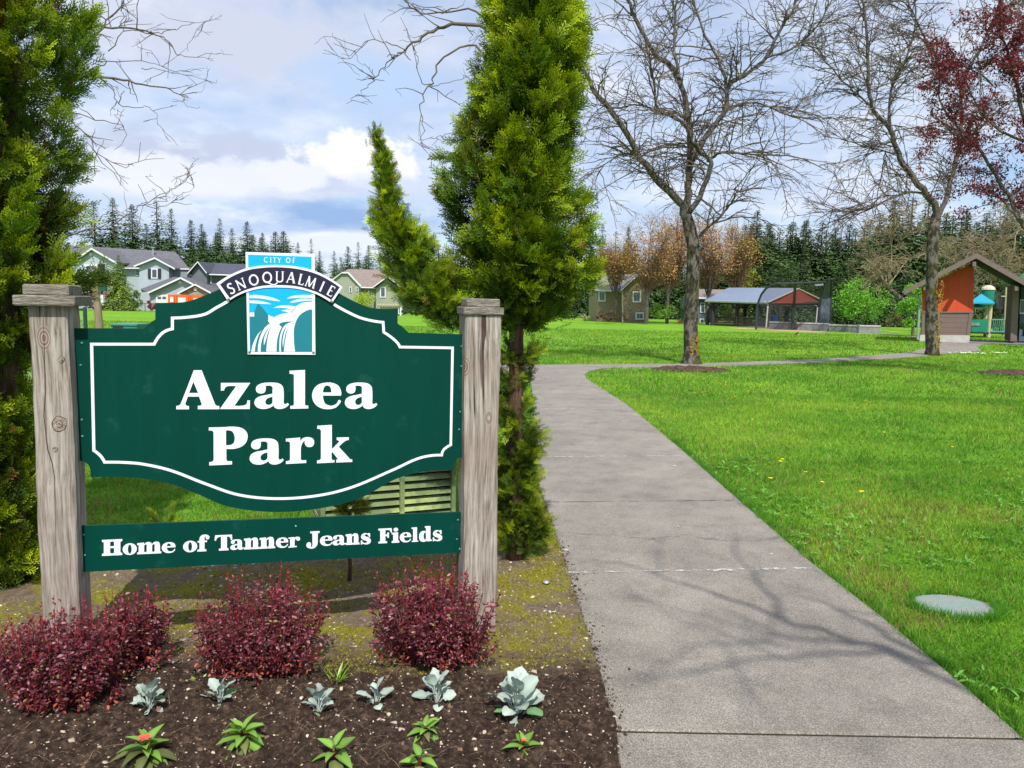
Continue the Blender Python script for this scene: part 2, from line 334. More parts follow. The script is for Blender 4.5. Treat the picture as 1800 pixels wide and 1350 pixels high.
# ------------------------------------------------------------------ PARK SIGN
PL = W(130, 577, 3.17); PR = W(818, 588, 3.57)
a_s = math.atan2(PR[1]-PL[1], PR[0]-PL[0]); U = np.array([math.cos(a_s), math.sin(a_s), 0.]); B = np.array([-math.sin(a_s), math.cos(a_s), 0.])
O_s = (PL+PR)/2; O_s[2] = 0.
def Sp(px, py, off=0.):
    r = ray(px, py); o = O_s+B*off; t = (o-CAM).dot(B)/r.dot(B); P = CAM+r*t; return (P-o).dot(U), P[2]
def SW(u, off, z): return O_s+U*u+B*off+np.array([0, 0, z])
def ST(V): V = np.asarray(V, float); return O_s+V[:, 0:1]*U+V[:, 1:2]*B+V[:, 2:3]*np.array([0, 0, 1.])
def crom(pts, n=7, closed=True):
    """pts: list of (x,y) corner or (x,y,1) smooth -> sampled outline"""
    N = len(pts); out = []
    for i in range(N if closed else N-1):
        p1 = pts[i]; p2 = pts[(i+1) % N]
        s1 = len(p1) > 2; s2 = len(p2) > 2
        a = np.array(p1[:2], float); b = np.array(p2[:2], float); out.append(a)
        if not (s1 or s2): continue
        p0 = np.array(pts[i-1][:2], float) if (s1 and (closed or i > 0)) else None; p3 = np.array(pts[(i+2) % N][:2], float) if (s2 and (closed or i+2 < N)) else None
        L = np.linalg.norm(b-a)
        def tan(pa, pb, pc):  # direction at pb, scaled to this segment
            d = pc-pa; l = np.linalg.norm(d); return d/(l+1e-9)*L
        t1 = tan(p0, a, b) if p0 is not None else None; t2 = tan(a, b, p3) if p3 is not None else None
        if t1 is None: t1 = 2*(b-a)-t2 if t2 is not None else b-a
        if t2 is None: t2 = 2*(b-a)-t1
        for k in range(1, n):
            t = k/n; out.append((2*t**3-3*t**2+1)*a+(t**3-2*t**2+t)*t1+(-2*t**3+3*t**2)*b+(t**3-t**2)*t2)
    if not closed: out.append(np.array(pts[-1][:2], float))
    return out
def P_(s):
    r = []
    for tok in s.split():
        sm = tok[0] == '~'; x, y = tok.lstrip('~').split(','); r.append((float(x), float(y), 1) if sm else (float(x), float(y)))
    return r
def ell(cx, cy, rx, ry, n=20): return [np.array([cx+rx*math.cos(2*math.pi*i/n), cy+ry*math.sin(2*math.pi*i/n)]) for i in range(n)]
# glyph outlines traced from the lettering.  name: (outer list, holes, x0, x1, baseline, unit)
GA = {}
def glyph(ch, outs, holes, x0, x1, base, unit):
    f_ = lambda c: [np.array([(p[0]-x0)/(x1-x0), (base-p[1])/unit]) for p in (crom(P_(c)) if isinstance(c, str) else c)]
    GA[ch] = ([f_(o) for o in outs], [f_(h) for h in holes])
glyph('A', ["365,98 490,98 700,630 ~722,656 770,665 770,715 430,715 430,660 ~478,654 492,635 450,515 272,515 232,625 ~248,655 290,662 290,715 88,715 88,662 ~140,648 ~162,618"], ["360,280 435,458 290,458"], 88, 770, 715, 617)
glyph('z', ["795,298 1260,298 1010,660 ~1140,658 ~1196,635 1212,575 1255,578 1250,712 778,712 1035,350 ~905,350 ~865,372 845,418 795,422"], [], 778, 1260, 712, 617)
glyph('a', ["~1158,400 ~1180,340 ~1260,303 ~1370,293 ~1490,305 ~1553,350 ~1570,425 1570,590 ~1582,632 ~1606,632 1632,616 1650,640 ~1610,682 ~1560,705 ~1500,712 ~1445,695 1420,655 ~1350,698 ~1270,712 ~1185,692 ~1140,640 ~1138,595 ~1162,545 ~1230,508 ~1330,487 1405,470 1405,400 ~1395,355 ~1345,342 1300,352 ~1305,400 ~1285,450 ~1230,468 ~1178,448"], ["1405,520 ~1330,545 ~1300,590 ~1312,635 ~1350,648 ~1390,630 1405,605"], 1138, 1650, 712, 617)
glyph('l', ["260,103 505,93 505,640 ~520,657 558,660 558,706 273,708 273,662 ~318,655 330,638 330,185 ~318,160 260,152"], [], 260, 558, 708, 617)
glyph('e', ["1075,500 ~1078,440 ~1040,352 ~960,305 ~860,293 ~730,320 ~650,390 ~617,500 ~650,612 ~740,690 ~870,715 ~985,692 ~1048,635 1075,590 ~1056,570 1035,572 ~1000,630 ~950,655 ~900,658 ~830,630 ~800,572 790,500"], ["790,450 ~800,390 ~825,350 ~860,340 ~900,357 ~918,400 922,450"], 615, 1078, 712, 617)
glyph('P', ["205,195 560,191 ~750,186 ~905,220 ~998,300 ~1025,400 ~990,520 ~900,603 ~780,645 ~680,655 575,650 575,850 ~585,895 610,912 695,912 695,980 215,995 215,925 ~285,908 308,870 305,320 ~285,272 205,262"], ["568,265 ~640,262 ~710,295 ~750,400 ~738,510 ~690,560 568,575"], 205, 1025, 992, 803)
glyph('r', ["150,432 452,410 452,500 ~490,440 ~560,408 ~650,408 ~722,440 ~748,510 ~722,588 ~650,615 ~578,590 ~548,530 560,472 ~505,520 ~475,590 465,670 465,850 ~478,882 520,892 580,890 580,948 152,965 152,905 ~220,892 238,860 238,540 ~222,500 152,492"], [], 150, 748, 955, 803)
glyph('k', ["812,155 1120,142 1120,655 1275,500 ~1262,477 1222,465 1222,410 1478,408 1478,465 ~1395,492 1265,608 1470,830 ~1505,868 1550,880 1550,930 1212,938 1212,880 1248,865 1130,712 1113,745 1115,850 ~1130,880 1175,882 1175,935 808,948 808,888 ~872,872 890,840 890,260 ~868,230 812,220"], [], 808, 1550, 940, 803)
def gu(ch, o, h, w): glyph(ch, o, h, 0, w, 0, 100)
gu('H', ["0,-100 64,-100 64,-88 52,-84 52,-58 78,-58 78,-84 66,-88 66,-100 130,-100 130,-88 118,-84 118,-16 130,-12 130,0 66,0 66,-12 78,-16 78,-46 52,-46 52,-16 64,-12 64,0 0,0 0,-12 12,-16 12,-84 0,-88"], [], 130)
gu('o', [ell(45, -35, 45, 37)], [ell(45, -35, 12, 29)], 90)
gu('m', ["0,-70 42,-73 43,-61 ~56,-72 ~70,-75 ~85,-71 93,-60 ~106,-72 ~120,-75 ~137,-70 ~143,-52 143,-14 152,-11 152,0 101,0 101,-11 110,-14 110,-48 ~106,-60 94,-52 94,-14 100,-11 100,0 52,0 52,-11 60,-14 60,-48 ~57,-60 44,-52 44,-14 51,-11 51,0 0,0 0,-11 10,-14 10,-56 0,-60"], [], 152)
gu('n', ["0,-70 43,-73 44,-60 ~58,-72 ~72,-75 ~88,-70 ~94,-52 94,-14 103,-11 103,0 55,0 55,-11 61,-14 61,-48 ~57,-60 46,-52 46,-14 53,-11 53,0 0,0 0,-11 10,-14 10,-56 0,-60"], [], 103)
gu('f', ["0,0 0,-11 14,-14 14,-58 2,-58 2,-68 14,-70 ~18,-94 ~35,-106 ~60,-106 ~77,-94 ~74,-80 ~62,-76 ~54,-84 56,-96 ~49,-94 46,-84 46,-69 62,-69 62,-59 46,-59 46,-14 58,-11 58,0"], [], 78)
gu('T', ["2,-100 110,-100 112,-66 102,-66 ~96,-84 78,-89 78,-14 88,-11 88,0 26,0 26,-11 40,-14 40,-89 ~20,-86 ~12,-78 8,-66 -2,-66"], [], 112)
gu('J', ["24,-100 84,-100 84,-89 72,-86 72,-30 ~66,-4 ~48,12 ~24,13 ~2,2 ~0,-16 ~10,-28 ~24,-26 ~30,-14 26,-1 ~35,1 38,-20 38,-86 24,-89"], [], 85)
gu('s', ["50,-73 58,-72 60,-48 52,-46 ~44,-62 ~32,-66 ~24,-60 ~32,-51 ~50,-44 ~63,-28 ~60,-8 ~42,2 ~24,1 10,-5 8,2 0,2 0,-26 8,-26 ~16,-11 ~32,-7 ~40,-13 ~34,-21 ~12,-32 ~1,-47 ~8,-66 ~26,-74 42,-69"], [], 62)
gu('F', ["0,-100 88,-100 90,-70 82,-70 ~76,-84 64,-89 46,-89 46,-58 ~56,-60 60,-72 70,-72 70,-36 60,-36 ~57,-46 46,-48 46,-14 58,-11 58,0 0,0 0,-11 12,-14 12,-86 0,-89"], [], 90)
gu('i', ["0,-68 42,-71 42,-14 50,-11 50,0 0,0 0,-11 10,-14 10,-56 0,-58", ell(27, -89, 15, 13, 14)], [], 50)
gu('d', ["40,-104 76,-104 76,-14 84,-11 84,-1 52,0 50,-7 ~36,2 ~10,-4 ~0,-30 ~6,-60 ~30,-73 46,-64 46,-92 38,-95"], ["46,-50 ~38,-62 ~31,-35 ~38,-12 46,-20"], 84)
def put_text(name, items, off, parent, mat, th=.0012):
    """items: (char, x0px, x1px, baseline_px(left), baseline_px(right), cap height px)"""
    mb = MB()
    for ch, x0, x1, b0, b1, cap in items:
        def T(p): x = x0+(x1-x0)*p[0]; u, z = Sp(x, b0+(b1-b0)*p[0]-p[1]*cap, off); return SW(u, off, z)
        outs, holes = GA[ch]
        for k, o in enumerate(outs): mb.prism([T(p) for p in o], B*th, [[T(p) for p in h] for h in holes] if k == 0 else ())
    return mb.part(name, mat, parent)
def plate(pts, off, th, holes=()):
    return MB().prism([SW(*_o(p, off)) for p in pts], B*th, [[SW(*_o(p, off)) for p in h] for h in holes])
def _o(p, off): u, z = Sp(p[0], p[1], off); return (u, off, z)
sign = thing('park_sign', 'large green park name board bolted between two weathered timber posts, blue waterfall emblem on top', 'sign', O_s, a_s)
def post(pxl, pxr, pyt, pyb_l, label):
    u0, _ = Sp(pxl, pyt, -.08); u1, _ = Sp(pxr, pyt, -.08); zt = Sp((pxl+pxr)/2, pyt-4, -.08)[1]
    mb = MB(); nz = 26; V = []; c = .006
    ring = [(u0+c, -.08), (u1-c, -.08), (u1, -.08+c), (u1, .08-c), (u1-c, .08), (u0+c, .08), (u0, .08-c), (u0, -.08+c)]
    for k in range(nz+1):
        z = -.05+(zt+.05)*k/nz
        for (u, b) in ring: V.append((u+.003*math.sin(z*5+u*9+b*30)+random.uniform(-.0012, .0012), b+random.uniform(-.001, .001), z))
    Fs = [(k*8+i, k*8+(i+1) % 8, (k+1)*8+(i+1) % 8, (k+1)*8+i) for k in range(nz) for i in range(8)]+[tuple(range(nz*8, nz*8+8))]
    p = part('post', ST(V), Fs, MAT['wood'], sign, label=label)
    zs = zt
    def capbox(du, z0, z1, nm):
        o = []; s = []
        w = u1-u0; m = MB(); cc = .004
        U0, U1, B0, B1 = u0-du, u1+du, -.08-du, .08+du
        prof = [(U0+cc, B0), (U1-cc, B0), (U1, B0+cc), (U1, B1-cc), (U1-cc, B1), (U0+cc, B1), (U0, B1-cc), (U0, B0+cc)]
        V = []
        for zz, sh in ((z0, cc), (z0+cc, 0), (z1-cc, 0), (z1, cc)):
            for (u, b) in prof:
                V.append((u+(sh if u < (u0+u1)/2 else -sh), b+(sh if b < 0 else -sh), zz+random.uniform(-.0015, .0015)))
        Fs = [(k*8+i, k*8+(i+1) % 8, (k+1)*8+(i+1) % 8, (k+1)*8+i) for k in range(3) for i in range(8)]+[tuple(range(24, 32)), tuple(reversed(range(8)))]
        return part(nm, ST(V), Fs, MAT['woodcap'], p)
    return p, zt, capbox
p1, z1t, cb = post(48.5, 118, 541, 1060, 'left post, purple-grey timber with a deep crack and a big knot')
MAT['kdark'] = M('knot_ring', (.10, .065, .05), (.06, .04, .03), 60, .9); MAT['klight'] = M('knot_core', (.46, .38, .32), (.28, .20, .16), 40, .9, .8, 90)
for (kx, ky, kr) in ((105, 745, .021), (97, 790, .007), (108, 632, .009)):
    for (f_, o_, mk) in ((1.35, -.0812, 'kdark'), (1.2, -.0826, 'klight'), (.62, -.0838, 'kdark'), (.5, -.0846, 'klight')):
        u_, z_ = Sp(kx, ky, -.08); MB().prism([SW(min(u_+kr*f_*math.cos(t)*(1+.10*math.sin(2*t+f_*5)+.05*math.sin(5*t)), Sp(118, ky, -.08)[0]-.002), o_, z_+kr*1.15*f_*math.sin(t)*(1+.08*math.cos(3*t))) for t in np.linspace(0, 2*math.pi, 25)[:-1]], B*.004).part('knot', MAT[mk], p1)
ck = [(76, 555), (78, 620), (80, 690), (77, 730), (84, 790), (92, 815), (96, 840), (97, 900), (98, 960)]
V, Fs = (lambda q: ([SW(u_+s_*w_/2, -.0808, z_) for (u_, z_), w_ in q for s_ in (-1, 1)], [(2*i, 2*i+1, 2*i+3, 2*i+2) for i in range(len(q)-1)]))([(Sp(x, y, -.08), w_) for (x, y), w_ in zip(ck, (.001, .003, .004, .003, .0045, .004, .003, .002, .0008))])
part('crack', V, Fs, MAT['kdark'], p1); cb(.040, z1t, z1t+.040, 'cap_slab'); cb(.012, z1t+.040, z1t+.083, 'cap_block')
p2, z2t, cb = post(819, 880.5, 558, 1040, 'right post, browner sunlit timber with fine grain'); cb(.012, z2t, z2t+.036, 'cap_slab'); cb(-.004, z2t+.036, z2t+.075, 'cap_block')
main_out = crom(P_("128.5,577 253.5,577.5 ~262,569 273,561.6 273,532.4 ~300,532 ~326,530.5 ~356,521 ~382,510 ~430,484 ~492,474 ~555,490 ~604,520 ~644,538.7 ~672,543 699,542 699,569 ~709,576 718,585 820,588 815.5,802 ~805,806 ~799,814 798.5,826 ~770,826 ~744,829 ~696,842 ~632,876 ~560,894 ~480,900 ~400,890 ~344,867 ~292,848 ~240,840 ~200,838 159,839 ~157,820 ~148,812 136,810"), 8)
brd = plate(main_out, -.004, .012).part('name_board', MAT['green'], sign)
low_out = [(137, 925), (816, 900), (814, 971), (139, 1006)]
lowb = plate(low_out, -.004, .012).part('lower_board', MAT['green'], sign)
# pale worn top edge of the lower board
def ribbon(pts, w, off, th=.001, closed=False):
    q = [np.array(Sp(p[0], p[1], off)) for p in pts]; n = len(q); L = []; R = []
    for i in range(n):
        pa = q[i-1] if (closed or i > 0) else q[i]; pb = q[(i+1) % n] if (closed or i < n-1) else q[i]
        d1 = q[i]-pa; d2 = pb-q[i]
        if np.linalg.norm(d1) < 1e-9: d1 = d2
        if np.linalg.norm(d2) < 1e-9: d2 = d1
        d1 = d1/np.linalg.norm(d1); d2 = d2/np.linalg.norm(d2); n1 = np.array([-d1[1], d1[0]]); n2 = np.array([-d2[1], d2[0]])
        m = n1+n2; m /= max(.35, m.dot(n1)); L.append(q[i]+m*w/2); R.append(q[i]-m*w/2)
    V = [SW(p[0], o, p[1]) for o in (off, off+th) for s in (L, R) for p in s]; Fs = []
    for i in range(n if closed else n-1):
        j = (i+1) % n; Fs += [(i, j, n+j, n+i), (i, 2*n+i, 2*n+j, j), (n+i, n+j, 3*n+j, 3*n+i)]
    return V, Fs
bl = crom(P_("402,529 ~380,541 ~361,552 ~335,557 303,559 303,578 ~289,583 ~279,592 271,605 161,605 165,792 ~172,797 ~178,803 184,812.5 ~220,813 ~252,816 ~300,827 ~360,850 ~420,870 ~488,876.5 ~560,871 ~620,856 ~693,825 ~738,805 776.5,800 ~779,792 ~784,787 792.4,782 795.5,611.5 703,610 ~698,602 ~688,593 674.6,584 673.5,566.5 ~650,563 ~627,556 587,535"), 7, closed=False)
V, Fs = ribbon(bl, .0118, -.0052); part('white_border', V, Fs, MAT['white'], brd)
Z = 9.  # zoom factors of the traced crops
put_text('lettering_azalea', [('A', 309.8, 385.5, 719.5, 719.3, 68.6), ('z', 386.4, 440, 719.1, 719, 68.6), ('a', 447.4, 508, 719, 718.9, 68.6), ('l', 508.9, 542, 718.6, 718.2, 68.2), ('e', 548.3, 599.7, 719, 719, 68.6), ('a', 606.4, 663.3, 719, 719, 68.6)], -.0055, brd, MAT['white'])
put_text('lettering_park', [('P', 367, 435.4, 818, 817, 67), ('a', 439, 498.8, 817, 816.5, 68), ('r', 502.5, 552.3, 814.8, 814.2, 66.9), ('k', 557.3, 619.2, 813.8, 812.8, 66.9)], -.0055, brd, MAT['white'])
low = [('H', 179.2, 214.9), ('o', 215.5, 240.6), ('m', 241, 283.6), ('e', 284.3, 308.3), ('o', 321.7, 346.8), ('f', 346.8, 368.3), ('T', 377.6, 408.3), ('a', 404.9, 429), ('n', 428.9, 455.8), ('n', 456.3, 483.8), ('e', 484.9, 506.5), ('r', 507, 527.5), ('J', 538.8, 562), ('e', 562.3, 584.6), ('a', 584.7, 608), ('n', 607.6, 632), ('s', 634.3, 651.4), ('F', 665.2, 689), ('i', 688.5, 702), ('e', 702.7, 722.6), ('l', 723.3, 735.2), ('d', 736.7, 758.7), ('s', 760.8, 777)]
bs = lambda x: 977.2-(x-180)*26.8/596
put_text('lettering_home_of_fields', [(c, x0, x1, bs(x0), bs(x1), 28-(x0-180)*2.6/596) for c, x0, x1 in low], -.0055, lowb, MAT['white'])
def disc(mb, px, py, off, r=.005, h=.004):
    u, z = Sp(px, py, off); V = []; n = 10
    for (rr, o) in ((r, off), (r, off-h*.6), (r*.55, off-h)):
        V += [SW(u+rr*math.cos(2*math.pi*k/n), o, z+rr*math.sin(2*math.pi*k/n)) for k in range(n)]
    mb.add(V, [(j*n+k, j*n+(k+1) % n, (j+1)*n+(k+1) % n, (j+1)*n+k) for j in range(2) for k in range(n)]+[tuple(range(2*n, 3*n))])
for (x, y) in ((144, 603), (142, 642), (144, 738), (145, 767), (811, 609), (811, 644), (809, 724), (807, 755)):
    m_ = MB(); disc(m_, x, y, -.004); m_.part('bolt', MAT['gbolt'], brd)
for (x, y) in ((147, 940), (149, 976), (520, 925), (805, 914), (803, 948), (808, 965)):
    m_ = MB(); disc(m_, x, y, -.004); m_.part('bolt', MAT['gbolt'], lowb)
# emblem (traced in a 6.4286x crop whose corner is 360,430)
E = lambda s, n=6: [(360+p[0]/6.4286, 430+p[1]/6.4286) for p in crom(P_(s), n)]
emb = plate(E("460,83 1240,105 1250,1245 485,1240"), -.010, .0035).part('emblem_plate', MAT['white'], sign)
plate(E("488,112 1207,136 1213,1208 510,1210"), -.0108, .0007).part('sky_panel', MAT['blue'], emb)
mw = MB()
def addp(mb, s, off): 
    pts = [SW(*_o(p, off)) for p in E(s)]; mb.prism(pts, B*.0006)
addp(mw, "715,795 785,822 ~850,790 ~950,765 ~1030,700 ~1090,662 ~1160,650 1213,650 1213,1208 525,1208 ~545,1120 ~600,1010 700,915 735,888 ~712,862", -.0115)
for s in ("505,575 ~580,569 ~700,585 ~800,612 855,642 ~760,630 ~640,609 505,605", "505,632 ~600,635 ~690,650 752,674 ~650,668 505,660", "925,612 ~960,590 ~1050,572 1213,572 1213,605 ~1130,600 ~1020,602", "960,658 ~1000,635 ~1080,613 1213,618 1213,632 ~1100,638 ~1020,652", "775,718 ~830,695 ~920,686 1045,705 1000,742 ~930,720 ~850,712", "865,745 ~930,735 1010,738 1000,772 ~930,762", "507,768 562,768 562,812 507,812"): addp(mw, s, -.0115)
mw.part('waterfall', MAT['white'], emb)
mt = MB()
for s in ("510,812 560,812 ~562,760 600,665 ~712,790 ~718,835 712,860 735,888 ~690,925 ~600,1010 ~545,1120 525,1208 512,1208", "1213,733 ~1150,745 ~1070,800 ~1022,890 ~1005,1000 1020,1208 1213,1208", "838,900 ~870,880 ~930,870 1000,870 ~925,895 880,942", "565,1208 ~575,1130 ~610,1020 ~650,960 675,940 ~632,1020 ~607,1110 598,1208", "812,1208 ~815,1100 ~835,1010 870,932 882,940 ~852,1020 ~842,1110 842,1208",
          "632,1208 ~640,1100 ~680,1000 748,903 ~700,980 ~670,1060 668,1138 ~690,1080 ~712,1000 762,905 ~722,1000 ~703,1100 695,1208", "862,1208 ~862,1100 ~880,1000 928,912 ~895,1000 ~880,1080 883,1165 ~895,1090 ~912,1010 940,940 ~918,1030 ~905,1100 893,1208"): addp(mt, s, -.0122)
mt.part('hills', MAT['teal'], emb)
arc = plate(E("130,440 ~280,345 ~470,268 ~650,238 ~850,232 ~1050,250 ~1240,296 ~1400,372 1555,480 1437,662 ~1340,600 ~1240,552 ~1050,500 ~850,485 ~650,492 ~470,535 ~360,582 265,643"), -.0145, .003).part('arched_plate', MAT['white'], sign)
plate(E("172,450 ~310,358 ~480,290 ~650,262 ~850,256 ~1050,275 ~1225,318 ~1370,382 1525,482 1430,625 ~1340,572 ~1240,526 ~1050,472 ~850,456 ~650,464 ~480,505 ~370,552 283,605"), -.0152, .0006).part('navy_band', MAT['navy'], arc)
# thin classical capitals as strokes: (polyline, width)
TK, TN = .17, .085
def bowl(cx, cy, rx, ry, a0, a1, n=18): return [(cx+rx*math.cos(rad(a0+(a1-a0)*i/n)), cy+ry*math.sin(rad(a0+(a1-a0)*i/n))) for i in range(n+1)]
ST_G = {
 'S': [(crom(P_(".46,.84 ~.30,.96 ~.12,.90 ~.07,.72 ~.20,.57 ~.38,.45 ~.46,.25 ~.38,.08 ~.20,.03 .04,.16"), 4, False), .13), ([(.46, .84), (.46, .97)], .05), ([(.04, .16), (.03, .02)], .05)],
 'N': [([(.12, 0), (.12, .98)], TN), ([(.06, .98), (.72, .03)], .15), ([(.72, .98), (.72, 0)], TN), ([(0, .03), (.25, .03)], .05), ([(.6, .97), (.84, .97)], .05)],
 'O': [(bowl(.44, .5, .38, .46, 0, 360), .14)], 'C': [(bowl(.44, .5, .38, .46, 45, 315), .13)],
 'Q': [(bowl(.44, .5, .38, .46, 0, 360), .14), (crom(P_(".45,.05 ~.75,-.17 ~1.0,-.24 ~1.2,-.18 1.32,-.05"), 4, False), .10)],
 'U': [(crom(P_(".12,.98 .12,.35 ~.16,.12 ~.38,.03 ~.60,.12 .66,.35 .66,.98"), 5, False), .12), ([(0, .97), (.25, .97)], .05), ([(.54, .97), (.78, .97)], .05)],
 'A': [([(.05, 0), (.38, 1.)], TN), ([(.37, 1.), (.72, 0)], TK), ([(.18, .33), (.58, .33)], .08), ([(-.04, .02), (.16, .02)], .05), ([(.58, .02), (.82, .02)], .05)],
 'L': [([(.12, 0), (.12, .98)], .15), ([(.04, .03), (.48, .03)], .08), ([(.48, .0), (.52, .2)], .06), ([(0, .97), (.25, .97)], .05)],
 'M': [([(.06, 0), (.14, .98)], TN), ([(.12, .98), (.42, .05)], .15), ([(.42, .05), (.72, .98)], .08), ([(.72, .98), (.80, 0)], .15), ([(-.02, .02), (.16, .02)], .05), ([(.7, .02), (.92, .02)], .05)],
 'I': [([(.1, 0), (.1, .98)], .15), ([(0, .02), (.2, .02)], .05), ([(0, .97), (.2, .97)], .05)],
 'E': [([(.12, 0), (.12, .98)], .15), ([(.1, .95), (.46, .95)], .08), ([(.1, .52), (.40, .52)], .08), ([(.1, .04), (.50, .04)], .08), ([(.46, .98), (.46, .8)], .05), ([(.5, .0), (.54, .2)], .05)],
 'F': [([(.12, 0), (.12, .98)], .15), ([(.1, .95), (.46, .95)], .08), ([(.1, .52), (.40, .52)], .08), ([(.46, .98), (.46, .8)], .05), ([(.02, .02), (.24, .02)], .05)],
 'T': [([(.35, 0), (.35, .95)], .15), ([(0, .94), (.70, .94)], .08), ([(.24, .02), (.46, .02)], .05)],
 'Y': [([(.02, .98), (.35, .5)], .14), ([(.68, .98), (.35, .5)], .08), ([(.35, .5), (.35, 0)], .14), ([(.24, .02), (.46, .02)], .05)]}
def strokes(mb, ch, ox, oy, rot, h, off):
    """ox,oy = crop coordinates of the glyph's baseline-left; rot in radians (y down)"""
    for k, (pl, w) in enumerate(ST_G[ch]):
        pp = []
        for p in pl:
            x, y = p[0]*h, -p[1]*h; X = ox+x*math.cos(rot)-y*math.sin(rot); Y = oy+x*math.sin(rot)+y*math.cos(rot); pp.append((360+X/6.4286, 430+Y/6.4286))
        V, Fs = ribbon(pp, w*h/6.4286*3.37/1350, off-k*.00015, .0005); mb.add(V, Fs)
mb = MB()
for ch, bx, w in (('S', 322, .5), ('N', 430, .84), ('O', 568, .88), ('Q', 712, .88), ('U', 846, .78), ('A', 968, .78), ('L', 1078, .5), ('M', 1183, .92), ('I', 1300, .2), ('E', 1396, .5)):
    by = 424+.00048*(bx-835)**2; r = math.atan(2*.00048*(bx-835)); h = 122
    strokes(mb, ch, bx-w*h/2*math.cos(r), by-w*h/2*math.sin(r), r, h, -.0162)
mb.part('lettering_snoqualmie', MAT['white'], arc)
mb = MB()
for ch, bx in (('C', 668), ('I', 738), ('T', 768), ('Y', 822), ('O', 916), ('F', 992)): strokes(mb, ch, bx, 200+(bx-668)*.022, .022, 58, -.0118)
mb.part('lettering_city_of', MAT['white'], emb)
for (x, y, o, p) in ((402, 526, -.0145, arc), (582.5, 529.5, -.0145, arc), (438.5, 619, -.010, emb), (551, 619.5, -.010, emb)):
    m_ = MB(); disc(m_, x, y, o, .0055, .004); m_.part('bolt', MAT['bolt'], p)
# ------------------------------------------------------------------ GROUND LAYOUT
def sheet(polypx, z, drop=None):
    pts = [G(x, y, z) for x, y in polypx]; return pts
gx = np.array([-700, -300, -150, -80, -40, -20, -10, 0, 10, 20, 40, 80, 150, 300, 700.]); gy = np.array([-60, -20, 0, 5, 10, 20, 40, 80, 150, 300, 900.])
V = [(x, y, 0) for y in gy for x in gx]; nx = len(gx)
single('ground', V, [(j*nx+i, j*nx+i+1, (j+1)*nx+i+1, (j+1)*nx+i) for j in range(len(gy)-1) for i in range(nx-1)], MAT['ground'], kind='structure')
# path: near walk, junction, cross walk and plaza
walk_L = [(1085, 1352), (1083, 1308), (1040, 1150), (1000, 1020), (960, 893), (948, 860), (940, 800), (938, 715), (934, 680), (926, 660)]
walk_R = [(1830, 1352), (1795, 1305), (1700, 1220), (1560, 1100), (1420, 990), (1300, 885), (1200, 795), (1100, 712), (1050, 680), (1032, 668), (1027, 660), (1034, 655), (1048, 651), (1070, 648)]
cross_near = [(1130, 647), (1290, 644.5), (1400, 640), (1500, 635), (1600, 629), (1640, 624.5), (1726, 617.5), (1716, 609.5), (1730, 606), (1757, 604.3)]
cross_far = [(1750, 602.5), (1700, 599.5), (1640, 597), (1617, 592.5), (1570, 588), (1548, 585), (1546, 587), (1600, 592), (1645, 598.5), (1656, 603), (1650, 606), (1630, 612), (1600, 620.5), (1470, 631), (1290, 638.5), (1200, 641), (1060, 642), (930, 643), (860, 641)]
edgeL = [(850, 656), (925, 657)]
Lp = [G(x, y) for x, y in walk_L]; Rp = [G(x, y) for x, y in walk_R]
CN = [G(x, y) for x, y in cross_near]; CF = [G(x, y) for x, y in cross_far]; EL = [G(x, y) for x, y in edgeL]
jY0 = G(1400, 1303)[1]
walkpoly = [G(1085, 1352)*np.array([1, 0, 0])+np.array([0, -1.5, 0])]+Lp+[EL[1], EL[0]]+CF[::-1][:1]+CF[::-1][1:]+CN[::-1]+Rp[::-1]+[Rp[0]*np.array([1, 0, 0])+np.array([.15, -1.5, 0])]
HP = .028
def clip_y(poly, y0, above):
    out = []; n = len(poly)
    for i in range(n):
        a, b = poly[i], poly[(i+1) % n]; ia = (a[1] > y0) == above; ib = (b[1] > y0) == above
        if ia: out.append(a)
        if ia != ib: t = (y0-a[1])/(b[1]-a[1]); out.append(a+(b-a)*t)
    return out
def slabpoly(poly, z):
    poly = [np.array([p[0], p[1], z]) for p in poly]
    if sum(poly[i][0]*poly[(i+1) % len(poly)][1]-poly[(i+1) % len(poly)][0]*poly[i][1] for i in range(len(poly))) < 0: poly = poly[::-1]
    n = len(poly); ins = []
    for i in range(n):
        a, b, c = poly[i-1], poly[i], poly[(i+1) % n]; d1 = (b-a)/(np.linalg.norm(b-a)+1e-9); d2 = (c-b)/(np.linalg.norm(c-b)+1e-9)
        m = np.array([-d1[1]-d2[1], d1[0]+d2[0], 0]); m /= max(.5, np.linalg.norm(m)); ins.append(b+m*.008)
    mb.prism(ins, (0, 0, -.001)); k = len(mb.v)
    mb.add(list(ins)+[p-np.array([0, 0, .007]) for p in poly]+[p-np.array([0, 0, z+.02]) for p in poly], [(i, (i+1) % n, n+(i+1) % n, n+i) for i in range(n)]+[(n+i, n+(i+1) % n, 2*n+(i+1) % n, 2*n+i) for i in range(n)])
mb = MB(); slabpoly(clip_y(walkpoly, jY0+.012, True), HP); slabpoly(clip_y(walkpoly, jY0-.012, False), HP+.003)
mb.v += []; gy0 = G(1085, 1303)
mb.single('path', MAT['concrete'], None, None, kind='structure')
mg = MB(); mg.box(gy0[0]-.05, G(1830, 1303)[0], jY0-.0115, jY0+.0115, .002, HP-.007); mg.single('joint_dirt', MAT['mulch0'], None, None, kind='structure')
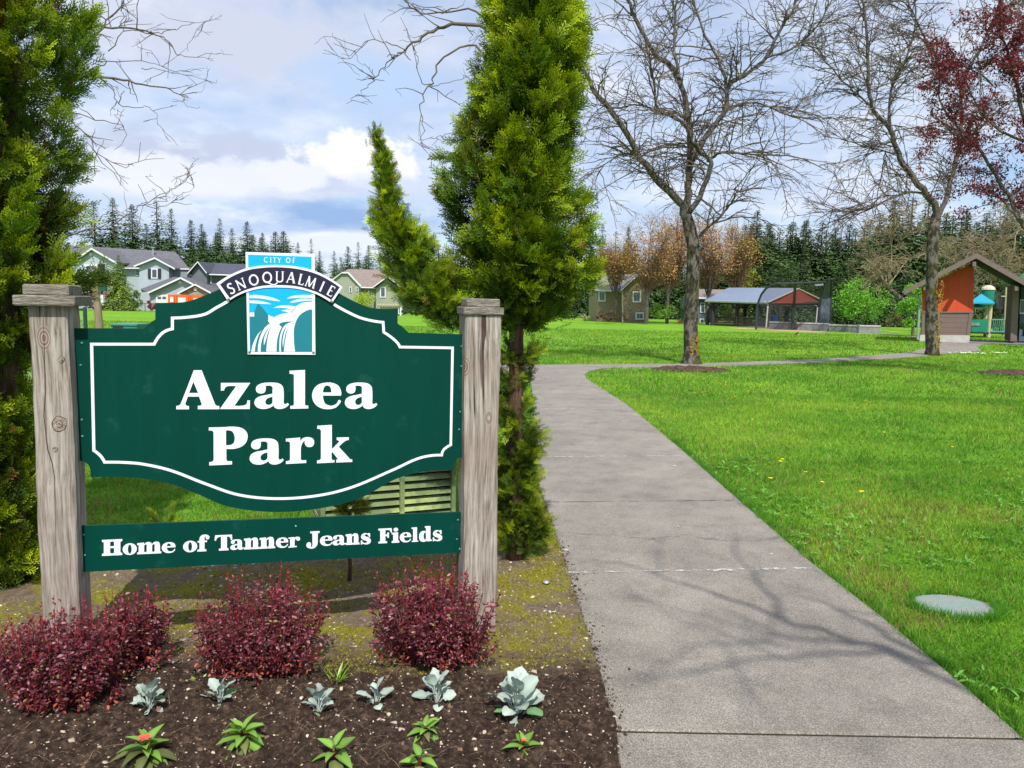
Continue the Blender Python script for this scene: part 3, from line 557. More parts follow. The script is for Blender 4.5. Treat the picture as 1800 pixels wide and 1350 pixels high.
# expansion joints
def mk_joint(name, col, amt, thr):
    m, nt, out = newmat(name); p = nt.nodes.new('ShaderNodeBsdfPrincipled'); p.inputs['Roughness'].default_value = .9; p.inputs['Base Color'].default_value = tuple(col)+(1,)
    t = nt.nodes.new('ShaderNodeBsdfTransparent'); mx = nt.nodes.new('ShaderNodeMixShader'); nt.links.new(mx.outputs[0], out.inputs[0])
    nt.links.new(ramp(nt, noise(nt, coords(nt), amt, 6, .8), [(thr, 0.), (thr+.1, 1.)]), mx.inputs[0]); nt.links.new(t.outputs[0], mx.inputs[1]); nt.links.new(p.outputs[0], mx.inputs[2]); return m
jd = mk_joint('joint_groove', (.09, .075, .05), 14, .42); jw = mk_joint('lime_bloom', (.50, .48, .45), 22, .46)
def strip(xl, yl, xr, yr, w, mat, name):
    a = G(xl, yl, HP+.004); b = G(xr, yr, HP+.004); n = 30; V = []
    for i in range(n+1):
        p = a+(b-a)*i/n+np.array([0, .006*math.sin(i*1.7), 0]); V += [p-np.array([0, w/2, 0]), p+np.array([0, w/2, 0])]
    single(name, V, [(2*i, 2*i+2, 2*i+3, 2*i+1) for i in range(n)], mat, kind='structure')
strip(962, 882, 1290, 879, .010, jd, 'path_joint'); strip(942, 803, 1205, 800, .03, jw, 'path_joint'); strip(995, 1006, 1180, 1003, .02, jw, 'path_joint')
strip(1165, 1003.5, 1428, 998.5, .035, jw, 'path_joint'); strip(942, 719, 1100, 717, .05, jw, 'path_joint')
# planting bed with real clods
bedpx = [(1084, 1352), (1082, 1308), (1040, 1150), (1000, 1020), (960, 893), (950, 868), (925, 852), (880, 862), (840, 905), (790, 938), (700, 948), (560, 955), (400, 972), (280, 985), (200, 1005), (120, 990), (-60, 960)]
bedp = [G(x, y) for x, y in bedpx]; bedpoly = [(p[0]+.006*(i < 6), p[1]) for i, p in enumerate(bedp)]+[(-3.4, 4.6), (-4.2, 3.2), (-4.2, -1.2), (bedp[0][0]-.01, -1.2)]
def bedh(x, y):
    h = .012+.018*vn(x, y, 5, 1)+.012*vn(x, y, 16, 2)
    fr = np.clip((3.35-y)/.5, 0, 1); h = h+fr*(.020*vn(x, y, 14, 8)+.026*vn(x, y, 36, 3)+.014*vn(x, y, 85, 4)+.004)
    return h+.006*vn(x, y, 60, 5)
def grid(x0, x1, y0, y1, st):
    xs = np.arange(x0, x1, st); ys = np.arange(y0, y1, st); X, Y = np.meshgrid(xs, ys); x = X.ravel(); y = Y.ravel(); nx = len(xs)
    ok = inpoly(x, y, bedpoly); idx = np.arange(len(x)).reshape(Y.shape)
    q = np.stack([idx[:-1, :-1], idx[:-1, 1:], idx[1:, 1:], idx[1:, :-1]], -1).reshape(-1, 4); q = q[ok[q].all(1)]
    used = np.unique(q); rm = -np.ones(len(x), int); rm[used] = np.arange(len(used)); x = x[used]; y = y[used]
    # sink the border so that the sheet tucks under path and grass
    return x, y, rm[q]
x, y, q = grid(-2.9, .45, 2.0, 5.4, .0085)
V = np.stack([x, y, bedh(x, y)], 1)
single('planting_bed_soil', V, q, MAT['soil'], kind='structure', smooth=True)
mb = MB(); mb.prism([np.array([p[0], p[1], .006]) for p in bedpoly], (0, 0, -.004)); mb.single('planting_bed_base', MAT['soil'], None, None, kind='structure')
# crumbs, perlite and bark chips
N = 22000; x = rng.uniform(-2.6, .42, N); y = rng.uniform(2.0, 4.9, N); ok = inpoly(x, y, bedpoly); x, y = x[ok], y[ok]; n = len(x)
fr = (y < 3.2+.25*vn(x, y, 4, 9)); s = np.where(fr, rng.gamma(1.5, .0011, n), rng.gamma(1.5, .0010, n))+.0008
C = np.where((rng.random(n) < .22)[:, None], [[.62, .52, .40]], np.where((rng.random(n) < .5)[:, None], [[.05, .032, .022]], [[.20, .13, .085]]))*rng.uniform(.7, 1.2, (n, 1))
C[~fr] = (C[~fr]+np.array([.10, .08, .05]))*.9
tv = np.array([(-1, -1, 0), (1, -1, 0), (1, 1, 0), (-1, 1, 0), (-.7, -.7, .8), (.7, -.7, .9), (.6, .8, .7), (-.7, .6, .8)], float); tf = np.array([(4, 5, 6, 7), (0, 1, 5, 4), (1, 2, 6, 5), (2, 3, 7, 6), (3, 0, 4, 7)])
an = rng.uniform(0, 6.28, n); st = rng.uniform(.5, 1.8, n); Rm = np.zeros((n, 3, 3)); Rm[:, 0, 0] = np.cos(an)*s*st; Rm[:, 0, 1] = -np.sin(an)*s; Rm[:, 1, 0] = np.sin(an)*s*st; Rm[:, 1, 1] = np.cos(an)*s; Rm[:, 2, 2] = s
Rm[:, 2, 0] = rng.normal(0, .3, n)*s
V, q, cc = inst(tv, tf, Rm, np.stack([x, y, bedh(x, y)-.001], 1), None, C)
single('bark_chips', V, q, MAT['far'], 'loose bark chips and pale grit scattered over the dark soil of the planting bed', 'mulch', kind='stuff', cols=cc)
N = 700; ty = rng.uniform(2.2, 5.0, N); lx = np.interp(ty, [p[1] for p in Lp], [p[0] for p in Lp]); tx = lx+rng.gamma(1.2, .022, N); sz = rng.gamma(1.6, .0009, N)+.0006; an = rng.uniform(0, 6.28, N)
Rm = np.zeros((N, 3, 3)); Rm[:, 0, 0] = np.cos(an)*sz; Rm[:, 0, 1] = -np.sin(an)*sz; Rm[:, 1, 0] = np.sin(an)*sz*1.5; Rm[:, 1, 1] = np.cos(an)*sz; Rm[:, 2, 2] = sz
V, q, cc = inst(tv, tf, Rm, np.stack([tx, ty, np.full(N, .0285)], 1), None, np.array([[.06, .04, .028]])*rng.uniform(.5, 2., (N, 1)))
single('spilt_soil', V, q, MAT['far'], 'crumbs of soil spilt from the bed onto the left edge of the path', 'soil', kind='stuff', cols=cc)
# moss cushions on the old ground
def tufts(name, x, y, z, per, L, Wd, col, mat, label, cat, cvar=.25, spread=.02, lean=.8, kind='stuff', loc=None):
    n = len(x)*per; X = np.repeat(x, per)+rng.normal(0, spread, n); Y = np.repeat(y, per)+rng.normal(0, spread, n); Zz = np.repeat(z, per)
    D = rng.normal(0, 1, (n, 3))*lean; D[:, 2] = 1; R = frames(D); l = L*rng.uniform(.5, 1.2, n); R[:, :, 0] *= (Wd*rng.uniform(.6, 1.3, n))[:, None]; R[:, :, 1] *= l[:, None]
    tv = np.array([(-.5, 0, 0), (.5, 0, 0), (.3, .6, .05), (-.3, .6, .05), (.05, 1, .15), (-.05, 1, .15)]); tv[:, 2] *= L; tf = np.array([(0, 1, 2, 3), (3, 2, 4, 5)])
    C = np.array(col)[None]*rng.uniform(1-cvar, 1+cvar, (n, 1))*rng.uniform(.9, 1.1, (n, 3))
    V, q, cc = inst(tv, tf, R, np.stack([X, Y, Zz], 1), None, C)
    return single(name, V, q, mat, label, cat, kind=kind, cols=cc, loc=loc)
N = 26000; x = rng.uniform(-2.4, .42, N); y = rng.uniform(3.05, 5.1, N); w = vn(x, y, 3.4, 21)*.6+vn(x, y, 9, 22)*.4+.11*(x > -.35)+.12*((y > 4.2)); ok = inpoly(x, y, bedpoly) & (w > .60) & (rng.random(N) < .7)
x, y = x[ok], y[ok]; tufts('moss', x, y, bedh(x, y)-.002, 3, .012, .006, (.30, .28, .02), MAT['leaf'], 'yellow-green moss cushions on the old bare ground around the barberry bushes', 'moss', spread=.008)
# ------------------------------------------------------------------ LAWN BLADES
LID = G(1678, 1069)[:2]; TB1 = G(1215, 641); TB2 = G(1638, 625)
MR1 = G(1213, 651); MR2 = G(1800, 658)
def lawn_ok(x, y):
    ok = ~inpoly(x, y, [(p[0], p[1]) for p in walkpoly]) & ~inpoly(x, y, bedpoly)
    ok &= ((x-LID[0])/.225)**2+((y-LID[1])/.19)**2 > 1
    ok &= ((x-MR1[0])/1.0)**2+((y-MR1[1])/.62)**2 > 1
    ok &= ((x-MR2[0])/1.15)**2+((y-MR2[1])/.75)**2 > 1
    return ok
def blades(y0, y1, dens, L, Wd, seed):
    A = []
    xm = y1*.72+1.6; N = int(dens*(2*xm)*(y1-y0)); x = rng.uniform(-xm, xm, N); y = rng.uniform(y0, y1, N)
    ok = np.abs(x) < y*.72+1.6; ok &= ~((x < -.35*y+.1) & (y < 5.0)); ok &= lawn_ok(x, y)
    # hidden by the sign: left of right arborvitae, keep a thin share behind the board
    x, y = x[ok], y[ok]; n = len(x)
    clump = vn(x, y, 7, seed)*.5+vn(x, y, 2.1, seed+1)*.5; ok = rng.random(n) < .35+.9*clump; x, y, clump = x[ok], y[ok], clump[ok]; n = len(x)
    D = rng.normal(0, .55, (n, 3)); D[:, 2] = 1; R = frames(D, jitter=.2); l = L*rng.uniform(.4, 1.25, n)*(.5+1.1*clump); w = Wd*rng.uniform(.6, 1.3, n)
    R[:, :, 0] *= w[:, None]; R[:, :, 1] *= l[:, None]; R[:, :, 2] *= l[:, None]
    patch = vn(x, y, .9, 31)*.6+vn(x, y, 3.1, 32)*.4; yel = np.clip((patch-.42)*2.6+rng.normal(0, .22, n), 0, 1)[:, None]; br = rng.random((n, 1))
    C = (1-yel)*np.array([[.105, .275, .02]])+yel*np.array([[.27, .42, .04]]); C = C*(.62+.72*br)
    dry = rng.random(n) < .05+.30*(vn(x, y, 1.5, 33) > .62)*(y < 7)+.10*(vn(x, y, .8, 35) > .6); C[dry] = np.array([.34, .27, .10])*rng.uniform(.6, 1.1, (dry.sum(), 1))
    return x, y, R, C
tvb = np.array([(-.5, 0, 0), (.5, 0, 0), (.38, .55, .06), (-.38, .55, .06), (.06, 1, .28), (-.06, 1, .28)]); tfb = np.array([(0, 1, 2, 3), (3, 2, 4, 5)])
tvs = np.array([(-.5, 0, 0), (.5, 0, 0), (.12, 1, .2), (-.12, 1, .2)]); tfs = np.array([(0, 1, 2, 3)])
AV = []; AF = []; AC = []; k = 0
for (y0, y1, dn, L, Wd, tv, tf) in ((2.3, 4.6, 10000, .042, .0040, tvb, tfb), (4.6, 8, 4600, .045, .0055, tvb, tfb), (8, 14, 1600, .048, .009, tvs, tfs), (14, 26, 420, .06, .018, tvs, tfs), (26, 48, 80, .07, .035, tvs, tfs)):
    x, y, R, C = blades(y0, y1, dn, L, Wd, 11)
    V, q, cc = inst(tv, tf, R, np.stack([x, y, np.zeros(len(x))], 1), None, C)
    if q.shape[1] == 4: AV.append(V); AF.append(q+k); AC.append(cc); k += len(V)
single('lawn_grass', np.concatenate(AV), np.concatenate(AF), MAT['grass'], 'mown bright green grass covering the park lawn on both sides of the path', 'grass', kind='stuff', cols=np.concatenate(AC), loc=(0, 0, 0))
# longer grass hanging over the walk edge
ex = []; 
for i in range(len(Rp)-5):
    a, b = Rp[i], Rp[i+1]; m = int(np.linalg.norm(b-a)*70)
    for t in rng.random(m): ex.append(a+(b-a)*t+np.array([rng.uniform(0., .05), 0, 0]))
ex = np.array(ex); ok = ex[:, 1] < 9; ex = ex[ok]
tufts('edge_grass', ex[:, 0], ex[:, 1], ex[:, 2], 9, .075, .0045, (.085, .25, .02), MAT['grass'], 'longer unmown grass along the right edge of the concrete path', 'grass', spread=.015, lean=.6)
ex = []
for i in range(len(Lp)-4):
    a, b = Lp[i], Lp[i+1]; m = int(np.linalg.norm(b-a)*130)
    for t in rng.random(m): ex.append(a+(b-a)*t+np.array([rng.normal(-.012, .014), 0, .02]))
ex = np.array(ex); ex = ex[(ex[:, 1] < 7) & (vn(ex[:, 0], ex[:, 1], 3.3, 41) > .42)]
tufts('edge_moss', ex[:, 0], ex[:, 1], ex[:, 2], 6, .016, .005, (.17, .17, .03), MAT['leaf'], 'moss creeping over the left edge of the concrete path', 'moss', spread=.010)
# broad-leaved weeds in the lawn
def leaftemplate(W_=.5, n=5, cup=.18, bend=.35, pw=1.0, tip=1.):
    V = []; C = []
    for j in range(n):
        t = j/(n-1); w = W_*(max(0., math.sin(math.pi*min(1, t**pw*.94+.05))))**tip+.01
        for s in (-1, 0, 1): V.append((s*w/2, t, -bend*t*t+cup*abs(s)*w)); C.append((1., 1., 1.) if s else (1.45, 1.4, 1.25))
    Fs = [(3*j+i, 3*j+i+1, 3*j+i+4, 3*j+i+3) for j in range(n-1) for i in (0, 1)]
    return np.array(V), np.array(Fs), np.array(C)
def leafset(P, D, L, C, tmpl, up=(0, 0, 1), jit=.25):
    n = len(P); R = frames(D, np.tile(np.array(up, float), (n, 1)), jit)*np.asarray(L)[:, None, None]; return inst(tmpl[0], tmpl[1], R, P, tmpl[2], C)
LT = leaftemplate(.32, 5); x = rng.uniform(.3, 5, 1500); y = rng.uniform(2.6, 8, 1500); ok = lawn_ok(x, y) & (vn(x, y, 1.1, 5) > .52) & (x < .72*y); x, y = x[ok][:420], y[ok][:420]
P = np.repeat(np.stack([x, y, np.full(len(x), .03)], 1), 4, 0); D = rng.normal(size=P.shape); D[:, 2] = .55
V, q, cc = leafset(P, D, rng.uniform(.025, .055, len(P)), np.array([[.13, .30, .05]])*rng.uniform(.7, 1.3, (len(P), 1)), LT)
single('lawn_weeds', V, q, MAT['leaf'], 'low broad-leaved weeds growing among the grass right of the path', 'weeds', kind='stuff', cols=cc)
def blob_flowers(name, pts, r, col, label, cat):
    n = len(pts); P = []; D = []
    for p in pts:
        for k in range(7): a = k*.9; P.append(p); D.append((math.cos(a), math.sin(a), .35))
    V, q, cc = leafset(np.array(P), np.array(D, float), np.full(len(P), r), np.tile(np.array([col], float), (len(P), 1)), leaftemplate(.6, 4, 0, .1)); return single(name, V, q, MAT['far'], label, cat, kind='stuff', cols=cc)
pts = [G(rng.uniform(1190, 1350), rng.uniform(652, 705))+np.array([0, 0, .07]) for _ in range(34)]+[G(rng.uniform(1300, 1700), rng.uniform(700, 900))+np.array([0, 0, .05]) for _ in range(12)]
blob_flowers('dandelions', pts, .022, (.75, .62, .02), 'tiny yellow dandelions dotted over the lawn in front of the bare tree', 'flowers')
pts = [G(rng.choice([1672, 1690, 1697, 1702, 1712, 1730, 1753, 1762])+rng.normal(0, 4), 622.8+rng.normal(0, .7))+np.array([0, 0, .06]) for _ in range(42)]
blob_flowers('fallen_petals', pts, .055, (.85, .85, .85), 'white fallen petals in the shaded grass beside the plaza', 'petals')
# ------------------------------------------------------------------ small things on the ground
m_ = MB(); c = np.array([LID[0], LID[1], .008]); ring = lambda rx, ry, z: [c+np.array([rx*math.cos(t*math.pi/14)*(1+.02*math.sin(t*3)), ry*math.sin(t*math.pi/14), z]) for t in range(28)]
r0, r1, r2 = ring(.222, .175, -.012), ring(.222, .175, 0), ring(.217, .170, .002); m_.add(r0+r1+r2, [(i, (i+1) % 28, 28+(i+1) % 28, 28+i) for i in range(28)]+[(28+i, 28+(i+1) % 28, 56+(i+1) % 28, 56+i) for i in range(28)]+[tuple(range(56, 84))])
m_.tube([c+np.array([.203*math.cos(t*math.pi/14), .158*math.sin(t*math.pi/14), .003]) for t in range(29)], .0022, 5, False)
for sx in (-.11, .11): m_.tube([c+np.array([sx-.018, -.02, .002]), c+np.array([sx+.018, -.02, .002])], .004, 6)
lid = m_.single('valve_box_cover', M('faded_lid', (.19, .29, .25), (.26, .27, .25), 9, .6, .5, 30), 'faded pale green oval valve box cover sunk in the grass right of the path', 'valve cover')
tufts('overhanging_grass', *[np.array(v) for v in zip(*[(LID[0]+.225*math.cos(t)+rng.normal(0, .01), LID[1]+.185*math.sin(t)+rng.normal(0, .008), 0.) for t in np.concatenate([rng.uniform(math.pi, 2*math.pi, 170), rng.uniform(0, math.pi, 50)])])], 7, .06, .004, (.09, .27, .02), MAT['grass'], 'grass blades leaning over the rim of the oval valve box cover', 'grass', spread=.012, lean=.5)
def mulchring(c, rx, ry, label):
    xs, ys = np.meshgrid(np.linspace(-1, 1, 60), np.linspace(-1, 1, 44)); rr = xs**2+ys**2; x = c[0]+xs*rx; y = c[1]+ys*ry
    z = .10*np.clip(1-rr, 0, 1)**.7+.05*vn(x.ravel(), y.ravel(), 9, 3).reshape(x.shape)*(rr < 1)-.02; V = np.stack([x.ravel(), y.ravel(), z.ravel()], 1)
    idx = np.arange(V.shape[0]).reshape(xs.shape); q = np.stack([idx[:-1, :-1], idx[:-1, 1:], idx[1:, 1:], idx[1:, :-1]], -1).reshape(-1, 4)
    q = q[(rr.ravel()[q] < 1).all(1)]; single('mulch_ring', V, q, MAT['mulch'], label, 'mulch', kind='stuff', smooth=True)
MAT['mulch'] = M('bark_mulch', (.03, .02, .016), (.13, .085, .06), 14, .95, 1., 20, spec=.1)
mulchring(MR1, 1.0, .62, 'dark bark mulch ring round the foot of the bare tree by the cross path')
mulchring(MR2, 1.15, .75, 'dark bark mulch ring at the right edge of the lawn, under the red maple')
def stone(px, py, s, label, col=(.32, .30, .28)):
    p = G(px, py, .02); n = 12; V = []; 
    for j in range(5):
        ph = -math.pi/2+math.pi*j/4
        for i in range(n): t = 2*math.pi*i/n; V.append(p+np.array([s[0]*math.cos(t)*math.cos(ph)*(1+.08*math.sin(3*t)), s[1]*math.sin(t)*math.cos(ph), s[2]*math.sin(ph)+s[2]*.6]))
    single('pebble', V, [(j*n+i, j*n+(i+1) % n, (j+1)*n+(i+1) % n, (j+1)*n+i) for j in range(4) for i in range(n)], M('stone', col, tuple(v*.7 for v in col), 30, .8, .3), label, 'stone', smooth=True)
stone(1045, 1266, (.011, .018, .013), 'small grey pebble lying on dark soil beside the path edge')
for k in range(7):
    pass
hp = thing('sprinkler_head', 'small black sprinkler head with a bent tube on bare soil beside the path', 'sprinkler', G(960, 1030, .02))
m_ = MB(); p = G(960, 1030, .02); m_.tube([p-np.array([0, 0, .02]), p+np.array([0, 0, .022])], .021, 16); m_.part('housing', MAT['metald'], hp)
m_ = MB(); m_.tube([p+np.array([0, 0, .022]), p+np.array([0, 0, .027])], [.019, .015], 16); m_.tube([p+np.array([0, 0, .027]), p+np.array([0, 0, .031])], [.009, .006], 12); m_.part('cap', M('worn_steel', (.42, .42, .42), None, 20, .4, metal=.3), hp)
m_ = MB(); q0 = p+np.array([.02, 0, .008]); m_.tube([q0, q0+np.array([.03, .0, .006]), q0+np.array([.06, -.012, .004]), q0+np.array([.085, -.03, .0])], .0028, 6)
m_.tube([q0+np.array([.02, .0, .006]), q0+np.array([.01, .05, .004])], .002, 6); m_.part('tube', MAT['twig'], hp)
ptc = [G(972+rng.normal(0, 9), 1071+rng.normal(0, 5), .03) for _ in range(9)]
V, q, cc = leafset(np.array(ptc), rng.normal(size=(9, 3))*np.array([1, 1, .2]), np.full(9, .022), np.tile([[.45, .42, .36]], (9, 1)), leaftemplate(.7, 4, .2, .4))
single('leaf_litter', V, q, MAT['far'], 'crumpled pale dry leaf bits on the mossy soil between red bush and path', 'dead leaves', kind='stuff', cols=cc)
# lime spots and worn chewing gum on the walk are part of its surface
mb = MB()
for (x, y, r) in ((995, 966, .017), (1192, 924, .008), (1186, 818, .02), (1356, 973, .009)):
    p = G(x, y, HP+.003); mb.prism([p+np.array([r*math.cos(t)*(1+.2*math.sin(2*t)), r*math.sin(t)*.9, 0]) for t in np.linspace(0, 2*math.pi, 11)[:-1]], (0, 0, -.002))
mb.single('path_spots', M('pale_spot', (.50, .46, .42), (.42, .39, .35), 40, .9), None, None, kind='structure')
# ------------------------------------------------------------------ barberry bushes
LB = leaftemplate(.55, 4, .12, .25)
def barberry(px, py, wpx, toppx, n_sh, label, seed):
    c = G(px, py, .015); D = c[1]; R_ = wpx/2*D/F; H = (py-toppx)*D/F*1.02; r_ = np.random.default_rng(seed)
    t = thing('barberry_bush', label, 'bush', c, group='clipped red barberry bushes in front of the sign')
    st = MB(); P = []; Dn = []; L = []; C = []
    for k in range(n_sh):
        a = r_.uniform(0, 2*math.pi); rho = math.sqrt(r_.uniform(0, 1)); top = np.array([R_*rho*math.cos(a), R_*.85*rho*math.sin(a), H*(.97-.20*rho**3)*r_.uniform(.74, 1.)])
        if r_.random() < .35: top[2] *= r_.uniform(.4, .85); top[:2] *= 1.08
        tall = r_.random() < .55 and top[2] > H*.6
        if tall: top[2] += H*r_.uniform(.02, .16)
        b = np.array([top[0]*.12, top[1]*.12, 0]); mid = np.array([top[0]*.85, top[1]*.85, top[2]*.35]); pts = []
        for s in np.linspace(0, 1, 12): pts.append((1-s)**2*b+2*s*(1-s)*mid+s*s*top+r_.normal(0, .003, 3))
        st.tube([c+p for p in pts[::2]], [.0028*(1-i/7)+.0007 for i in range(6)], 4, False)
        m = int(46*(.6+top[2]/H*.8))
        for s in r_.uniform(.22, 1., m):
            i = min(10, int(s*11)); f_ = s*11-i; p = pts[i]*(1-f_)+pts[i+1]*f_; ax = pts[i+1]-pts[i]; ax /= np.linalg.norm(ax)
            d = r_.normal(size=3); d -= d.dot(ax)*ax*.8; d /= np.linalg.norm(d); spike = tall and s > .86
            d = d*(.45 if spike else 1.)+ax*(1.1 if spike else .45); P.append(c+p+d*.004+(0 if spike else 1)*r_.normal(0, .006, 3)); Dn.append(d); L.append((.010 if spike else .0165)*r_.uniform(.55, 1.35))
            hh = p[2]/H; base = np.array([.14, .022, .036]) if r_.random() < .5 else np.array([.075, .018, .026])
            if spike: base = np.array([.20, .022, .035])
            elif hh < .35 and r_.random() < .2: base = np.array([.30, .07, .04])
            elif r_.random() < .09: base = np.array([.27, .12, .14])
            elif r_.random() < .03: base = np.array([.16, .17, .05])
            C.append(base*r_.uniform(.7, 1.3))
    V, q, cc = leafset(np.array(P), np.array(Dn), L, np.array(C), LB, (0, -.3, 1), .7)
    part('leaves', V, q, MAT['barb'], t, cc); st.part('stems', MAT['redstem'], t)
MAT['redstem'] = M('red_stem', (.16, .025, .02), (.09, .02, .02), 30, .6)
barberry(112, 1250, 226, 1056, 230, 'leftmost and largest dark red barberry bush, in front of the left post', 1)
barberry(236, 1185, 142, 1030, 125, 'narrow dark red barberry bush tucked between the left post bush and the middle bush', 2)
barberry(462, 1185, 246, 1008, 220, 'middle dark red barberry bush, standing under the lower sign board', 3)
barberry(770, 1170, 242, 992, 230, 'right dark red barberry bush, standing in front of the right post', 4)
# ------------------------------------------------------------------ dusty miller and impatiens
LM = leaftemplate(.78, 8, .12, .28, 1.15, .5); LI = leaftemplate(.50, 7, .20, .55, .85)
def dusty(px, py, hpx, n, label, seed, wsc=1.):
    r_ = np.random.default_rng(seed); c = G(px, py, .03); H = hpx*c[1]/F
    t = thing('dusty_miller', label, 'plant', c, group='silver-leaved seedlings in a row'); P = []; Dn = []; L = []; C = []; st = MB()
    for k in range(n):
        a = k*2.4+r_.uniform(-.3, .3); u = k/(n-1); ln = H*(.33+.12*r_.random()); el = .1+1.2*u
        d = np.array([math.cos(a)*math.cos(el), math.sin(a)*math.cos(el), math.sin(el)]); p = c+d*H*.22*(1-.2*u)+np.array([0, 0, H*.10+H*.42*u]); st.tube([c+np.array([0, 0, H*.2*u]), p+d*.003], [.0035, .002], 5)
        P.append(p); Dn.append(d); L.append(ln*r_.uniform(.65, 1.2)); C.append((np.array([.13, .26, .12]) if (u < .28 and r_.random() < .6) else np.array([.33, .405, .37]))*r_.uniform(.75, 1.15))
    V, q, cc = leafset(np.array(P), np.array(Dn), L, np.array(C), LM, (0, 0, 1), .25)
    V = V+.0018*np.sin(V[:, [1, 2, 0]]*520)+.0009*np.sin(V*1700)  # felted wavy margins
    part('leaves', V, q, MAT['silver'], t, cc, smooth=True); st.part('stems', MAT['silverstem'], t)
MAT['silverstem'] = M('silver_stem', (.42, .48, .44), None, 30, .8)
dusty(263, 1254, 62, 14, 'small silver-grey leafy seedling, leftmost of the row of six', 1)
dusty(387, 1246, 58, 12, 'silver-grey seedling with reddish leaves at its foot, in front of the gap between left bushes', 2)
dusty(560, 1262, 62, 12, 'silver-grey seedling leaning left, below the right side of the middle red bush', 3)
dusty(661, 1250, 60, 9, 'narrowest silver-grey seedling, fourth from the left in the row', 4)
dusty(768, 1246, 76, 15, 'silver-grey seedling directly in front of the right red bush', 5)
dusty(908, 1268, 92, 24, 'largest silver-grey leafy plant, at the right end of the row near the path', 6)
def impatiens(px, py, wpx, n, label, seed, flower=None, bronze=.4):
    r_ = np.random.default_rng(seed); c = G(px, py, .03); Rr = wpx/2*c[1]/F
    t = thing('impatiens', label, 'plant', c, group='green and bronze leaved seedlings along the front of the bed'); P = []; Dn = []; L = []; C = []; st = MB()
    for k in range(n):
        a = k*2.4+r_.uniform(-.3, .3); u = k/(n-1); el = -.05+1.15*u**1.3; d = np.array([math.cos(a)*math.cos(el), math.sin(a)*math.cos(el), math.sin(el)])
        p = c+np.array([0, 0, Rr*(.35+.55*u)])+d*Rr*.14; st.tube([c+np.array([0, 0, Rr*.2]), p], [.003, .002], 5)
        P.append(p); Dn.append(d); L.append(Rr*(1.12-.45*u)*r_.uniform(.8, 1.15)); C.append((np.array([.13, .15, .055]) if r_.random() < bronze and u < .6 else np.array([.155, .29, .05]))*r_.uniform(.7, 1.25))
    V, q, cc = leafset(np.array(P), np.array(Dn), L, np.array(C), LI, (0, 0, 1), .15)
    part('leaves', V, q, MAT['leafg'], t, cc, smooth=True); st.part('stems', MAT['redstem'], t)
    if flower:
        f0 = c+np.array([.0, -.01, Rr*1.25]); P = np.tile(f0, (9, 1)); D = np.array([(math.cos(k*.7)*.7, math.sin(k*.7)*.7, .7) for k in range(9)]); V, q, cc = leafset(P, D, np.full(9, flower), np.tile([[.80, .12, .10]], (9, 1)), leaftemplate(.7, 4, .1, .5)); part('flower', V, q, MAT['leafg'], t, cc)
MAT['leafg'] = leafmat('glossy_leaf', .25, .35, .45)
impatiens(258, 1350, 96, 28, 'leafy bedding plant with a small coral pink flower at the bottom left', 11, .022, .5)
impatiens(428, 1320, 84, 26, 'bright green bedding plant with drooping striped leaves, below the middle red bush', 12, None, .35)
impatiens(588, 1352, 90, 12, 'low bronze-green bedding plant cut by the bottom edge, between the two bright plants', 13, None, .7)
impatiens(748, 1304, 62, 22, 'narrow star-shaped bedding plant below the seedling in front of the right red bush', 14, None, .3)
impatiens(738, 1362, 76, 9, 'bedding plant mostly below the bottom edge, under the star-shaped one', 15, None, .4)
impatiens(920, 1336, 66, 20, 'bedding plant with a tiny red bud, below the largest silver plant', 16, .010, .4)
impatiens(886, 1356, 26, 5, 'tiny pair of leaves left of the bedding plant with the red bud', 17, None, .2)
# weeds in the bed
def weed(px, py, n, L, wd, col, label, seed, lean=.5, cat='weed'):
    r_ = np.random.default_rng(seed); c = G(px, py, .02); P = np.tile(c, (n, 1))+r_.normal(0, .006, (n, 3))*np.array([1, 1, 0]); D = r_.normal(0, lean, (n, 3)); D[:, 2] = 1
    V, q, cc = leafset(P, D, L*r_.uniform(.55, 1.15, n), np.array([col])*r_.uniform(.8, 1.2, (n, 1)), leaftemplate(wd, 6, .15, .25)); single('bed_weed', V, q, MAT['leafg'], label, cat, cols=cc, loc=c)
weed(594, 1206, 16, .105, .13, (.20, .36, .03), 'tuft of strappy yellow-green leaves between middle and right red bush', 1, .55)
weed(352, 1205, 26, .045, .4, (.16, .30, .05), 'small low leafy weed beside the middle red bush, above the second silver seedling', 2, 1.)
weed(222, 1292, 12, .025, .5, (.10, .22, .06), 'tiny seedling weed on dark soil left of the striped bedding plant', 3, 1.2)
weed(1072, 1300, 14, .045, .1, (.18, .30, .03), 'thin grass sprig at the corner of the path slab', 4, .4)
weed(712, 1175, 22, .03, .35, (.10, .28, .04), 'low green weed under the left side of the right red bush', 5, 1.2)
weed(18, 1320, 40, .05, .15, (.30, .33, .02), 'yellow mossy tuft at the bottom left corner of the bed', 6, .9)
# dry straw on the soil
N = 900; x = rng.uniform(-2.2, .3, N); y = rng.uniform(2.4, 3.5, N); ok = inpoly(x, y, bedpoly); x, y = x[ok], y[ok]; n = len(x); D = rng.normal(size=(n, 3)); D[:, 2] *= .15; R = frames(D, np.tile([[0, 0, 1.]], (n, 1))); l = rng.uniform(.02, .09, n)
R[:, :, 0] *= .0013; R[:, :, 1] *= l[:, None]; tv = np.array([(-.5, 0, 0), (.5, 0, 0), (.6, .5, .006), (-.4, .5, .006), (.3, 1, 0), (-.3, 1, 0)]); V, q, cc = inst(tv, tfb, R, np.stack([x, y, bedh(x, y)+.003], 1), None, np.tile([[.26, .18, .11]], (n, 1))*rng.uniform(.4, 1.4, (n, 1)))
single('dry_straw', V, q, MAT['far'], 'dry roots and straw threads lying on the dug soil of the bed', 'straw', kind='stuff', cols=cc)
